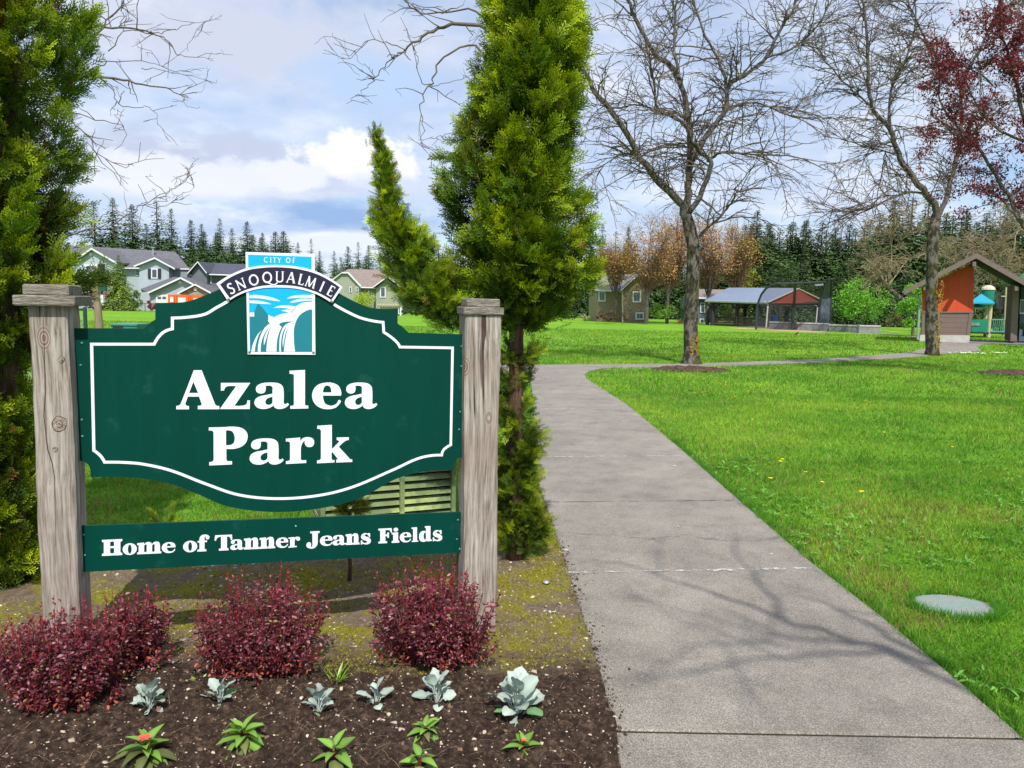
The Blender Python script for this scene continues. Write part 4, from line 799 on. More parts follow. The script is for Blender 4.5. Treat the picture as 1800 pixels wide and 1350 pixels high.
# ------------------------------------------------------------------ slatted box and dwarf conifer behind the sign
XL, YL_ = G(566, 948)[:2]; XR_, YR_ = G(797, 925)[:2]; ab = math.atan2(YR_-YL_, XR_-XL)
bx = thing('slatted_screen', 'mossy green slatted wooden box standing in the grass behind the sign boards', 'utility box', (XL, YL_, 0), ab); ub = np.array([math.cos(ab), math.sin(ab), 0]); vb = np.array([-math.sin(ab), math.cos(ab), 0]); Lb = math.hypot(XR_-XL, YR_-YL_)
TB = lambda V: np.array([XL, YL_, 0.])+V[:, 0:1]*ub+V[:, 1:2]*vb+V[:, 2:3]*np.array([0, 0, 1.])
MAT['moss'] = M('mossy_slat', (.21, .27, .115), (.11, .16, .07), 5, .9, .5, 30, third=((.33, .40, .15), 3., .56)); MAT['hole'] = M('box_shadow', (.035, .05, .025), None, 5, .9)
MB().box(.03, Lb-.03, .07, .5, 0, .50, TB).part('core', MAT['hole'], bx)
for i in range(9):
    z = .03+i*.054; m_ = MB()
    def TS(V, z=z): V = V.copy(); V[:, 1] += (V[:, 2]-z)*.9; return TB(V)
    m_.box(.0, Lb, .0, .012, z, z+.036, TS); m_.box(-.0, .012, .02, .48, z, z+.036, TB); m_.box(Lb-.012, Lb, .03, .48, z, z+.036, TB); m_.part('slat', MAT['moss'], bx)
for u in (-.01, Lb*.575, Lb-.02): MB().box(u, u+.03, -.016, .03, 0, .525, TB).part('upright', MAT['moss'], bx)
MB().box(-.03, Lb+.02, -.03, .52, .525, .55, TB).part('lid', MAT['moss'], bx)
c = G(614, 1026); dc = thing('dwarf_conifer', 'tiny yellow-tipped dwarf conifer on a bare dark stem behind the lower sign board', 'shrub', c)
m_ = MB(); zt = 1.6-(905-527)*c[1]/F; m_.tube([c, c+np.array([.005, 0, .12]), c+np.array([-.006, 0, .22]), c+np.array([.004, 0, zt])], [.014, .011, .012, .009], 8); m_.part('trunk', MAT['cbark'], dc)
def spray_template(n=7):
    """flat cedar frond: axis with alternate branchlets, y = growth direction"""
    V = []; Fs = []; C = []
    def leafq(p, d, l, w, c0, c1):
        d = np.array(d)/np.linalg.norm(d); s = np.array([-d[1], d[0], 0]); s /= np.linalg.norm(s); k = len(V)
        V.extend([p-s*w/2, p+s*w/2, p+d*l+s*w*.28, p+d*l-s*w*.28]); Fs.append((k, k+1, k+2, k+3)); C.extend([c0, c0, c1, c1])
    c0 = np.array([.55, .62, .6]); cm = np.array([1., 1., 1.]); ct = np.array([2.0, 1.75, .9])
    leafq(np.array([0, 0, 0.]), (0, 1, -.05), .55, .05, c0, cm); leafq(np.array([0, .52, -.03]), (.05, 1, -.15), .5, .055, cm, ct)
    for i in range(n):
        t = .10+.78*i/(n-1); s = 1 if i % 2 else -1; ln = .48*(1-.45*t)*(1 if i > 0 else .7); d = (s*.75, .75, -.12); b = np.array([0, t, -.05*t]); leafq(b, d, ln, .06, cm*.85, ct if i > 1 else cm*1.2)
        e = b+np.array(d)/np.linalg.norm(d)*ln*.45; leafq(e, (s*.35, 1, -.1), ln*.55, .05, cm, ct)
    return np.array(V), np.array(Fs), np.array(C)
SPR = spray_template()
def sprays(P, D, L, C, r_):
    n = len(P); R = frames(D, r_.normal(size=(n, 3)))*np.asarray(L)[:, None, None]; return inst(SPR[0], SPR[1], R, P, SPR[2], C)
r_ = np.random.default_rng(5); n = 420; d = r_.normal(size=(n, 3)); d /= np.linalg.norm(d, axis=1, keepdims=True); cc0 = c+np.array([.01, 0, zt+.02]); P = cc0+d*np.array([.085, .08, .055])*r_.uniform(.2, 1, (n, 1)); d[:, 2] += .5
V, q, cc = sprays(P, d, r_.uniform(.03, .055, n), np.array([[.14, .17, .03]])*r_.uniform(.5, 1.5, (n, 1)), r_); part('foliage', V, q, MAT['leaf'], dc, cc)
# ------------------------------------------------------------------ arborvitae
def clumped(axisf, radf, zs, ncl, per, L, r_, squash=1., base=(.064, .128, .013), hole=.0, face=None, lowc=None):
    """frond clumps spread over an irregular column. axisf(z)->xy centre, radf(z,ang)->radius"""
    P = []; D = []; C = []; Ls = []
    for k in range(ncl):
        z = zs[0]+(zs[1]-zs[0])*r_.random(); a = r_.uniform(0, 2*math.pi); L0 = L
        if face is not None and r_.random() < .45: a = -math.pi/2+r_.normal(0, .9)
        R_ = radf(z, a); f_ = 1.06-abs(r_.normal(0, .20)); L = L0*min(1., .42+R_/.17); cx_, cy_ = axisf(z); out = np.array([math.cos(a), math.sin(a)*squash, 0])
        cen = np.array([cx_, cy_, z])+out*R_*f_; cd_ = out*r_.uniform(.5, 1.1)+np.array([0, 0, r_.uniform(.3, 1.2)])+r_.normal(0, .25, 3); cd_ /= np.linalg.norm(cd_)
        side = np.cross(cd_, r_.normal(size=3)); side /= np.linalg.norm(side); cb = r_.uniform(.55, 1.55); yel = max(0, r_.normal(.6, .5))
        for j in range(per):
            u = r_.random(); w = (1-u*.45)*r_.normal(0, .30)
            p = cen+cd_*L*(u*2.1-1.3)+side*L*w+r_.normal(0, L*.17, 3); dd = cd_*.9+side*w*1.2+r_.normal(0, .26, 3)+np.array([0, 0, -.1])
            P.append(p); D.append(dd); Ls.append(L*r_.uniform(.55, 1.05)); tip = max(0., u-.45)*yel
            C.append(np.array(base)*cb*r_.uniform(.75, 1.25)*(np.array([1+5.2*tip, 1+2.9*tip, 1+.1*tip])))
        if r_.random() < .35: C[-1-r_.integers(per//2)] = np.array([.17, .10, .045])
        L = L0
    return np.array(P), np.array(D), np.array(Ls), np.array(C)
def interp(tab): xs = [t[0] for t in tab]; return lambda z, k=1: float(np.interp(z, xs, [t[k] for t in tab]))
def edges_to_profile(Y, rows):
    """rows: (py, left px, right px) -> table (z, cx, r)"""
    t = []
    for (py, l, r) in rows:
        a = W(l, py, Y); b = W(r, py, Y); t.append(((a[2]+b[2])/2, (a[0]+b[0])/2+.012, (b[0]-a[0])/2))
    return sorted(t)
def arbor(name_label, Y, rows, base_px, top_extra, seed, ncl, per, L, trunk_pts, low=None, sides=None):
    r_ = np.random.default_rng(seed); tab = edges_to_profile(Y, rows); z0, z1 = tab[0][0], tab[-1][0]
    top = tab[-1]; tab = tab+[(top[0]+top_extra*.5, top[1], top[2]*.75), (top[0]+top_extra, top[1], .03)]
    ph = r_.uniform(0, 6.28, 6); cxf = interp(tab)
    rf = lambda z, a: max(.015, max(.03, (cxf(z, 2)-.058))*(1+.12*math.sin(3*a+z*2.3+ph[0])+.09*math.sin(2*a-z*4.1+ph[1]))-L*.45)
    t = thing('arborvitae', name_label, 'evergreen tree', (base_px[0], base_px[1], 0), group='tall arborvitae beside the sign posts')
    P, D, Ls, C = clumped(lambda z: (cxf(z, 1), Y), rf, (z0+.05, z1+top_extra), ncl, per, L, r_, .9, face=True)
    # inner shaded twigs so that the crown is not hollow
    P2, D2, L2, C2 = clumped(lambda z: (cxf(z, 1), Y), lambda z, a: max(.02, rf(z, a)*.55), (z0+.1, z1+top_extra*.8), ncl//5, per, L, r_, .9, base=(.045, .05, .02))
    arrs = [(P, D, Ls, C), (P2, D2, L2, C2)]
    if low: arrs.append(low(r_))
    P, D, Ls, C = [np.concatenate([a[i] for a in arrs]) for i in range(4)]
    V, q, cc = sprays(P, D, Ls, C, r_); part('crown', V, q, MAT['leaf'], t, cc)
    m_ = MB(); m_.tube([np.array(p[:3]) for p in trunk_pts], [p[3] for p in trunk_pts], 12); m_.part('trunk', MAT['cbark'], t, smooth=True); return t, r_
YA = 4.62
rowsR = [(-20, 848, 1005), (60, 842, 1028), (150, 825, 1040), (200, 812, 1036), (260, 790, 1024), (320, 785, 1020), (380, 776, 1030), (450, 770, 1042), (500, 790, 1040), (540, 830, 1000), (572, 868, 955)]
bR = G(905, 1003)
def lowR(r_):
    def ax(z): p = W(908, 532+(1.6-z)*F/YA, YA); return (p[0]+.03*math.sin(z*9), YA)
    o = [clumped(ax, lambda z, a: .085+.04*math.sin(z*11+a), (.06, 1.35), 130, 34, .07, r_, .9, base=(.05, .10, .013)), clumped(ax, lambda z, a: .105, (.10, .75), 80, 34, .065, r_, .9, base=(.06, .115, .013))]
    return [np.concatenate([a[i] for a in o]) for i in range(4)]
tp = [(bR[0], YA, -.03, .06), (bR[0]+.01, YA, .3, .05), (W(905, 800, YA)[0], YA, W(905, 800, YA)[2], .048), (W(908, 640, YA)[0], YA, W(908, 640, YA)[2], .045), (W(905, 400, YA)[0], YA+.02, W(905, 400, YA)[2], .035), (W(925, 100, YA)[0], YA, W(925, 100, YA)[2], .02), (W(930, -60, YA)[0], YA, W(930, -60, YA)[2]+.3, .008)]
arbR, r_ = arbor('tall yellow-green arborvitae beside the right post, with bare lower trunk and side spire', YA, rowsR, (bR[0], YA), .55, 21, 420, 66, .098, tp, lowR)
# the side spire, a long bough that has turned upwards
rowsS = [(232, 652, 662), (262, 651, 682), (300, 648, 700), (340, 650, 705), (380, 652, 722), (420, 655, 745), (460, 664, 775), (500, 672, 810), (540, 715, 845), (572, 770, 870)]
YS = 4.5; tabS = edges_to_profile(YS, rowsS); cs = interp(tabS); rS = np.random.default_rng(33)
P, D, Ls, C = clumped(lambda z: (cs(z), YS), lambda z, a: max(.005, cs(z, 2)-.048), (tabS[0][0]+.03, tabS[-1][0]), 190, 30, .075, rS, .8, face=True, base=(.075, .15, .016))
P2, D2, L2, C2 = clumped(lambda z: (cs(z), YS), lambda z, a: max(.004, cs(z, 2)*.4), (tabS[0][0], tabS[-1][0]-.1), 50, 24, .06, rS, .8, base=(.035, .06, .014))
tops = np.array([W(657+rS.normal(0, 4), y, YS) for y in np.linspace(225, 262, 26)]); 
V, q, cc = sprays(np.concatenate([P, P2, tops]), np.concatenate([D, D2, np.tile([[.1, 0, 1.]], (26, 1))+rS.normal(0, .25, (26, 3))]), np.concatenate([Ls, L2, np.full(26, .045)]), np.concatenate([C, C2, np.tile([[.08, .10, .02]], (26, 1))]), rS)
part('side_spire', V, q, MAT['leaf'], arbR, cc)
m_ = MB(); m_.tube([W(x, y, YS+dy) for x, y, dy in ((900, 640, .12), (820, 560, .05), (755, 490, 0), (715, 410, 0), (690, 340, 0), (668, 270, 0), (657, 222, 0))], [.022, .018, .015, .012, .008, .005, .002], 8); m_.part('side_bough', MAT['cbark'], arbR)
YB = 4.1
rowsL = [(-20, -210, 120), (60, -210, 148), (120, -210, 152), (170, -210, 132), (230, -210, 118), (270, -210, 130), (330, -210, 152), (400, -210, 160), (450, -210, 160), (500, -210, 160), (540, -200, 130), (620, -190, 62), (750, -190, 58), (900, -190, 60), (1000, -190, 66), (1040, -180, 60)]
bL = W(10, 1060, YB)
tpL = [(bL[0], YB, -.03, .09), (W(20, 900, YB)[0], YB, W(20, 900, YB)[2], .07), (W(12, 500, YB)[0], YB, W(12, 500, YB)[2], .055), (W(18, 200, YB)[0], YB, W(18, 200, YB)[2], .04), (W(10, -100, YB)[0], YB, W(10, -100, YB)[2]+.3, .01)]
def lowL(r_): 
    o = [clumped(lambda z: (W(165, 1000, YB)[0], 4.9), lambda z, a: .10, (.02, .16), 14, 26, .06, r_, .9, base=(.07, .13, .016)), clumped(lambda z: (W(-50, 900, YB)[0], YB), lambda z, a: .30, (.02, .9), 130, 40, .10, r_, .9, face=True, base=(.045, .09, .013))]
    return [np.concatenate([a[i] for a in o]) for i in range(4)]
arbor('broad dark green arborvitae at the left edge, behind the left post', YB, rowsL, (bL[0], YB), .7, 44, 760, 48, .095, tpL, lowL)
# ------------------------------------------------------------------ bare trees
class Limbs:
    def __init__(s, seed, rmin=.0018): s.rmin = rmin; s.r = np.random.default_rng(seed); s.mb = MB(); s.segs = []; s.thick = []
    def big(s, pts, r0, r1, n=8, wob=.02):
        pts = [np.array(p, float) for p in pts]; P = crom([(p[0], p[1], 1) for p in np.array(pts)[:, [0, 2]]], 4, False); ys = np.interp(np.linspace(0, 1, len(P)), np.linspace(0, 1, len(pts)), [p[1] for p in pts])
        out = [np.array([p[0], y, p[1]])+s.r.normal(0, wob, 3)*np.array([1, 1, .5])*(i > 0) for i, (p, y) in enumerate(zip(P, ys))]; rr = np.linspace(r0, r1, len(out)); s.mb.tube(out, list(rr), n); s.thick.append((out, rr)); return out, rr
    def twig(s, p, d, r, L, depth, droop=.0, zig=.45, spread=.8, flat=0.):
        n = max(3, int(L/ (.16 if depth > 1 else .10))); st = L/n; d = d/np.linalg.norm(d); side = s.r.normal(size=3)
        for i in range(n):
            side = -side+s.r.normal(0, .5, 3); side /= np.linalg.norm(side); nd = d+side*zig*.5+np.array([0, 0, -droop*i/n]); nd /= np.linalg.norm(nd); q = p+nd*st*s.r.uniform(.75, 1.25); r2 = r*(1-.75*(i+1)/n)+s.rmin
            s.segs.append((p, q, r*(1-.75*i/n)+s.rmin, r2))
            if depth > 0 and s.r.random() < spread:
                cd_ = d+s.r.normal(0, .75, 3)*np.array([1, 1, .65+flat]); cd_ -= .15*d; s.twig(q, cd_, (r2-s.rmin)*.62, L*s.r.uniform(.3, .62)*(1-.35*i/n), depth-1, droop, zig, spread, flat)
            p = q; d = (d*3+nd)/4
    def sprout(s, step, L, r, depth, start=.15, up=.25, **k):
        for out, rr in list(s.thick):
            N = len(out); 
            for i in range(1, N):
                if i/N < start: continue
                seg = out[i]-out[i-1]; l = np.linalg.norm(seg); m = s.r.poisson(l/step)
                for _ in range(m):
                    t = s.r.random(); d = seg/l*.5+s.r.normal(0, .8, 3)*np.array([1, .9, .6]); d[2] += up; s.twig(out[i-1]+seg*t, d, min(r, rr[i]*.6), L*s.r.uniform(.4, 1.), depth, **k)
    def twigmesh(s, n=4):
        S = s.segs; A = np.array([a[0] for a in S]); Bq = np.array([a[1] for a in S]); ra = np.array([a[2] for a in S]); rb = np.array([a[3] for a in S]); D = Bq-A; R = frames(D, np.tile([[.3, .2, 1.]], (len(S), 1)))
        V = []
        for (P, r) in ((A, ra), (Bq+D*.04, rb)):
            for k in range(n): V.append(P+R[:, :, 0]*(r*math.cos(2*math.pi*k/n))[:, None]+R[:, :, 2]*(r*math.sin(2*math.pi*k/n))[:, None])
        V = np.stack(V, 1).reshape(-1, 3); base = (np.arange(len(S))*2*n)[:, None, None]; f_ = np.array([(k, (k+1) % n, n+(k+1) % n, n+k) for k in range(n)]); return V, (f_[None]+base).reshape(-1, 4)
def bare_tree(label, base, trunk, limbs, seed, sprout, tm='twig', lm='limb', group=None, Y=None, cat='tree'):
    t = thing('bare_tree', label, cat, base, group=group); m_ = MB(); m_.tube([np.array(p[:3]) for p in trunk], [p[3] for p in trunk], 14); m_.part('trunk', MAT['bark'], t, smooth=True)
    Lm = Limbs(seed, max(.0018, base[1]*.00021))
    for (pts, r0, r1) in limbs: Lm.big(pts, r0*.88, r1*.85)
    Lm.mb.part('limbs', MAT[lm], t, smooth=True)
    for kw in sprout: Lm.sprout(**kw)
    V, q = Lm.twigmesh(); part('twigs', V, q, MAT[tm], t); return t, Lm
def LP(Y, pts, dy=0.): n = len(pts); return [W(x, y, Y+dy*i/max(1, n-1)) for i, (x, y) in enumerate(pts)]
Y1 = TB1[1]; rT = lambda px: px*Y1/F
trunk1 = [(TB1[0], Y1, -.05, .36), (TB1[0], Y1, .10, .25), (W(1215, 620, Y1)[0], Y1, .32, .20), *[(W(x, y, Y1)[0], Y1, W(x, y, Y1)[2], r) for x, y, r in ((1214, 570, .185), (1217, 505, .18), (1219, 433, .165), (1212, 400, .17), (1207, 378, .13))]]
l1 = [(LP(Y1, [(1212, 400), (1190, 350), (1159, 322), (1130, 280), (1087, 212), (1043, 154), (1014, 105), (960, 60), (900, 30)], -1.5), .125, .03),
      (LP(Y1, [(1207, 395), (1209, 340), (1212, 289), (1212, 226), (1205, 178), (1188, 125), (1150, 95), (1118, 35), (1096, -20), (1080, -80)], .8), .12, .04),
      (LP(Y1, [(1210, 375), (1236, 335), (1250, 289), (1233, 268), (1212, 240), (1208, 200)], -.5), .09, .04),
      (LP(Y1, [(1214, 285), (1250, 230), (1275, 190), (1281, 150), (1312, 130), (1348, 100), (1368, 60), (1395, 10), (1405, -40)], 1.), .085, .03),
      (LP(Y1, [(1277, 150), (1262, 105), (1240, 62), (1220, 10), (1212, -40)], .5), .05, .025), (LP(Y1, [(1218, 425), (1245, 400), (1274, 371), (1288, 352), (1293, 332)], -.6), .05, .025),
      (LP(Y1, [(1243, 284), (1270, 268), (1305, 270), (1337, 272), (1400, 276), (1450, 300)], -1.), .045, .012), (LP(Y1, [(1207, 222), (1180, 205), (1159, 195), (1149, 144), (1140, 96), (1128, 50)], -.8), .055, .02),
      (LP(Y1, [(1159, 197), (1120, 185), (1080, 190), (1040, 180)], -1.), .03, .01), (LP(Y1, [(1345, 102), (1400, 80), (1440, 40), (1460, 0)], .6), .035, .015), (LP(Y1, [(1190, 130), (1185, 60), (1190, 0), (1186, -60)], .4), .045, .02),
      (LP(Y1, [(1130, 282), (1100, 270), (1070, 285), (1050, 310)], -1.), .03, .01), (LP(Y1, [(1280, 190), (1330, 180), (1380, 200), (1430, 210)], -.8), .035, .01)]
bare_tree('leafless grey tree rising from the mulch ring beside the cross path, forking low', (TB1[0], Y1, 0), trunk1, l1, 3, [dict(step=.15, L=1.7, r=.014, depth=2, droop=.15, spread=.55), dict(step=.8, L=2.3, r=.022, depth=2, droop=.45, up=.0, spread=.6)], 'twig', group='leafless park trees')
Y2 = TB2[1]
trunk2 = [(TB2[0], Y2, -.05, .28), (TB2[0], Y2, .2, .22), *[(W(x, y, Y2)[0], Y2, W(x, y, Y2)[2], r) for x, y, r in ((1637, 570, .205), (1638, 481, .19), (1640, 409, .19), (1647, 375, .15))]]
l2 = [(LP(Y2, [(1645, 395), (1645, 368), (1621, 332), (1596, 300), (1578, 270), (1563, 226), (1534, 188), (1527, 144), (1525, 72), (1515, -10), (1512, -60)], -1.), .15, .03),
      (LP(Y2, [(1565, 226), (1567, 159), (1587, 115), (1608, 50), (1600, -20)], .6), .06, .025), (LP(Y2, [(1645, 385), (1662, 350), (1674, 308), (1688, 231), (1693, 144), (1722, 87), (1755, 10), (1765, -40)], .8), .11, .03),
      (LP(Y2, [(1690, 150), (1659, 140), (1640, 91), (1606, 29), (1590, -30)], .5), .06, .02), (LP(Y2, [(1632, 345), (1600, 338), (1565, 350), (1530, 366), (1481, 370), (1430, 355)], -1.2), .05, .012),
      (LP(Y2, [(1534, 188), (1500, 160), (1470, 130), (1440, 90), (1430, 40)], .5), .04, .015), (LP(Y2, [(1578, 270), (1540, 262), (1500, 250), (1450, 240)], -.8), .035, .012), (LP(Y2, [(1680, 260), (1720, 230), (1760, 190), (1800, 170)], .6), .045, .015), (LP(Y2, [(1700, 120), (1740, 110), (1790, 60)], .4), .04, .015)]
bare_tree('leafless tree with an orange-lichened trunk standing in front of the red gabled shelter', (TB2[0], Y2, 0), trunk2, l2, 4, [dict(step=.16, L=2.0, r=.014, depth=2, droop=.12, spread=.55), dict(step=1.0, L=2.6, r=.022, depth=2, droop=.4, up=.0, spread=.6)], 'twig', group='leafless park trees')
# lichen patches on both trunks
def lichen(xc, Y, rad_, zs, n, seed):
    r_ = np.random.default_rng(seed); z = r_.uniform(zs[0], zs[1], n)
    z = zs[0]+(zs[1]-zs[0])*r_.random(n)**1.8; a = r_.uniform(math.pi, 2*math.pi, n); P = np.stack([xc+rad_*1.03*np.cos(a), Y+rad_*1.03*np.sin(a), z], 1); D = r_.normal(size=(n, 3)); return P, D, a
for (tb, Y, rad_, zz, n, sd, lb) in ((TB2, Y2, .205, (.15, 2.6), 420, 1, 'orange lichen crust on the trunk in front of the red gabled shelter'), (TB1, Y1, .20, (.1, .8), 200, 2, 'yellow-green lichen at the foot of the bare tree in the mulch ring')):
    P, D, a = lichen(tb[0], Y, rad_, zz, n, sd); nn = np.stack([np.cos(a), np.sin(a), 0*a], 1); R = frames(np.cross(nn, D), nn)*(np.random.default_rng(sd).uniform(.02, .06, n))[:, None, None]
    tv = np.array([(-.5, -.5, 0), (.5, -.6, 0), (.6, .5, 0), (-.4, .6, 0)]); V, q, cc = inst(tv, np.array([(0, 1, 2, 3)]), R, P, None, np.where((rng.random(n) < .6)[:, None], [[.42, .24, .03]], [[.20, .20, .04]])*rng.uniform(.6, 1.1, (n, 1)))
    t_ = [o for o in bpy.data.objects if o.name.startswith('bare_tree') and o.parent is None and abs(o.location.x-tb[0]) < .01][0]; part('lichen', V, q, MAT['far'], t_, cc)['kind'] = 'stuff'
# tree whose thin boughs reach out from behind the right arborvitae
Y3 = 9.; c3 = W(905, 770, Y3)
tr3 = [(c3[0], Y3, 0, .09), (W(907, 560, Y3)[0], Y3, W(907, 560, Y3)[2], .07), (W(915, 250, Y3)[0], Y3, W(915, 250, Y3)[2], .05)]
l3 = [(LP(Y3, [(912, 260), (890, 120), (845, 46), (780, 48), (745, 66), (711, 87), (693, 101)]), .035, .008), (LP(Y3, [(693, 101), (672, 120), (652, 142), (630, 165), (615, 186)]), .008, .003), (LP(Y3, [(711, 87), (680, 75), (647, 71), (615, 101), (590, 97)]), .007, .002),
      (LP(Y3, [(900, 180), (835, 83), (780, 101), (762, 133), (757, 152), (741, 184), (744, 230), (746, 271)]), .016, .003), (LP(Y3, [(760, 150), (740, 140), (732, 100), (725, 82)]), .006, .004), (LP(Y3, [(757, 152), (790, 145), (815, 135)]), .005, .003),
      (LP(Y3, [(900, 100), (836, 20), (780, 22), (744, 23), (707, -5), (690, -30)]), .014, .005), (LP(Y3, [(915, 255), (940, 120), (960, 20), (965, -60)]), .035, .02), (LP(Y3, [(790, 235), (770, 241), (755, 240)]), .004, .002)]
bare_tree('thin bare tree hidden behind the right arborvitae, its zigzag boughs reaching left into the sky', (c3[0], Y3, 0), tr3, l3, 9, [dict(step=.12, L=.42, r=.006, depth=1, droop=.1, start=.35, spread=.5, zig=.5)], 'twig', 'twig', group='leafless park trees')
Y4 = 10.5; c4 = W(20, 720, Y4)
tr4 = [(c4[0], Y4, 0, .12), (W(25, 400, Y4)[0], Y4, W(25, 400, Y4)[2], .09), (W(40, 100, Y4)[0], Y4, W(40, 100, Y4)[2], .06)]
l4 = [(LP(Y4, [(40, 160), (100, 145), (151, 133), (200, 138), (249, 147), (302, 160), (329, 169)]), .03, .004), (LP(Y4, [(60, 160), (120, 125), (147, 98), (178, 49), (222, -5)]), .022, .01), (LP(Y4, [(80, 20), (130, 30), (169, 44), (222, 49), (267, 58), (290, 70), (310, 92), (326, 100)]), .022, .004),
      (LP(Y4, [(267, 58), (290, 58), (311, 49), (340, 40), (369, 35)]), .007, .002), (LP(Y4, [(175, 138), (192, 150), (209, 182), (240, 190), (267, 191), (275, 215)]), .009, .003), (LP(Y4, [(100, 180), (120, 210), (147, 231), (178, 271), (218, 293), (247, 275)]), .012, .003),
      (LP(Y4, [(110, 190), (150, 205), (190, 215), (220, 225), (200, 262)]), .009, .003), (LP(Y4, [(249, 120), (280, 122), (310, 130), (347, 131)]), .006, .002), (LP(Y4, [(150, 133), (190, 110), (250, 108), (290, 118)]), .010, .003), (LP(Y4, [(130, 60), (160, 20), (170, -20)]), .014, .006), (LP(Y4, [(190, 90), (215, 40), (200, -10)]), .008, .003),
      (LP(Y4, [(110, 420), (155, 404), (190, 396), (213, 387), (240, 370), (258, 355), (290, 340), (311, 329), (340, 302)]), .012, .002), (LP(Y4, [(258, 362), (290, 362), (320, 345), (343, 325)]), .006, .002), (LP(Y4, [(140, 412), (180, 412), (215, 400), (250, 402)]), .006, .002), (LP(Y4, [(150, 400), (180, 380), (205, 372), (230, 378)]), .006, .002)]
bare_tree('bare tree behind the left arborvitae, thin twigs spreading right across the sky', (c4[0], Y4, 0), tr4, l4, 12, [dict(step=.13, L=.50, r=.006, depth=2, droop=.05, start=.3, spread=.45, zig=.5)], 'twig', 'twig', group='leafless park trees')
# pale tangled tree behind the shelter and its neighbour
for (px, by, Y, rows, sd, lab) in ((1660, 596, 50., [(1560, 480), (1520, 420), (1600, 400), (1640, 430), (1500, 440), (1570, 370)], 5, 'low pale tangled tree spreading behind the left side of the shelter roof'), (1760, 600, 54., [(1745, 470), (1700, 420), (1790, 400), (1830, 420), (1670, 430), (1760, 350)], 6, 'tan tangled tree without leaves behind the right side of the shelter roof')):
    b = W(px, by, Y); b[2] = 0; Lm = []; c0 = W(rows[0][0], rows[0][1]+25, Y)
    for k, (x, y) in enumerate(rows): Lm.append(([c0, (c0+W(x, y, Y))/2+np.array([0, rng.normal(0, .6), .3]), W(x, y, Y+rng.normal(0, 1.2))], .07, .02))
    bare_tree(lab, b, [(b[0], Y, 0, .2), (c0[0], Y, c0[2], .12)], Lm, sd, [dict(step=.30, L=2.6, r=.012, depth=2, droop=.25, up=.1, spread=.6, zig=.6, start=.2)], 'twigp', 'twigp', group='leafless park trees')
# tree behind the photographer, whose shadow falls over the walk
sd_ = np.array(sdir)
def SH(px, py, h): h = h+.9; return G(px, py)+sd_*(h/sd_[2])   # the branch at height h whose shadow falls there
top5 = SH(1800, 1290, 3.6); b5 = np.array([top5[0]+.5, top5[1]-1.6, 0.]); f5 = b5+np.array([-.1, .1, 2.1])
l5 = [([f5, (f5+SH(1800, 1225, 4.))/2, SH(1800, 1225, 4.), SH(1650, 1175, 4.3), SH(1500, 1135, 4.6), SH(1370, 1095, 4.8), SH(1260, 1050, 5.), SH(1130, 1012, 5.2), SH(1030, 985, 5.3)], 0.045, .007),
      ([f5, (f5+SH(1750, 1150, 4.2))/2+np.array([0, 0, .3]), SH(1560, 1150, 4.5), SH(1480, 1158, 4.7), SH(1350, 1165, 4.9), SH(1200, 1185, 5.1), SH(1090, 1210, 5.2)], 0.03, .006),
      ([SH(1500, 1137, 4.6), SH(1420, 1130, 4.9), SH(1300, 1128, 5.1), SH(1190, 1150, 5.3), SH(1130, 1190, 5.5)], .018, .006), 
      ([SH(1370, 1095, 4.8), SH(1330, 1030, 5.1), SH(1280, 960, 5.3)], .02, .008), ([f5, f5+np.array([.5, -.3, 1.6]), f5+np.array([.9, -.5, 3.6])], .08, .03), ([SH(1650, 1175, 4.3), SH(1560, 1125, 4.7), SH(1480, 1085, 5.), SH(1400, 1050, 5.2)], .03, .008)]
bare_tree('leafless tree standing behind the viewer, known by its branch shadows on the path', b5, [(b5[0], b5[1], 0, .2), (b5[0]-.05, b5[1], 1.4, .15), (f5[0], f5[1], f5[2], .13)], l5, 15, [dict(step=.5, L=1.1, r=.009, depth=1, droop=.0, start=.35, spread=.5)], 'twig', group='leafless park trees')
# ------------------------------------------------------------------ red maple
Y6 = 17.5; b6 = W(1850, 655, Y6); b6[2] = 0
t = thing('red_maple', 'red-leaved maple leaning into the right edge of the picture', 'tree', b6); m_ = MB(); f1 = W(1838, 470, Y6); m_.tube([b6, (b6+f1)/2, f1], [.14, .11, .10], 10); m_.part('trunk', MAT['limb'], t)
Lm = Limbs(8)
for pts, r0, r1 in (([(1838, 470), (1810, 410), (1790, 385), (1770, 340), (1740, 290), (1700, 240), (1660, 190), (1640, 140)], .07, .012), ([(1838, 470), (1835, 330), (1810, 250), (1790, 160), (1770, 90), (1750, 40)], .07, .015), ([(1790, 385), (1765, 350), (1745, 345), (1715, 330)], .035, .01), ([(1810, 250), (1760, 230), (1720, 190), (1700, 140)], .035, .01), ([(1838, 400), (1880, 300), (1900, 180), (1880, 60)], .06, .02), ([(1700, 240), (1670, 235), (1640, 250)], .02, .008), ([(1800, 180), (1830, 120), (1840, 40), (1835, -20)], .03, .01), ([(1745, 150), (1700, 120), (1650, 118), (1625, 118)], .02, .006)): Lm.big(LP(Y6, pts, rng.normal(0, .8)), r0, r1)
Lm.mb.part('limbs', MAT['limb'], t); Lm.sprout(step=.13, L=1.1, r=.010, depth=1, start=.3, spread=.6); V, q = Lm.twigmesh(); part('twigs', V, q, MAT['limb'], t)
ends = np.array([s_[1] for s_ in Lm.segs]); pj, _ = proj(ends); ok = (pj[:, 0] > 1615) & (pj[:, 1] < 440) & (rng.random(len(ends)) < .95); ends = ends[ok]; n = len(ends); per = 9; P = np.repeat(ends, per, 0)+rng.normal(0, .055, (n*per, 3)); D = rng.normal(size=P.shape); D[:, 2] -= .5
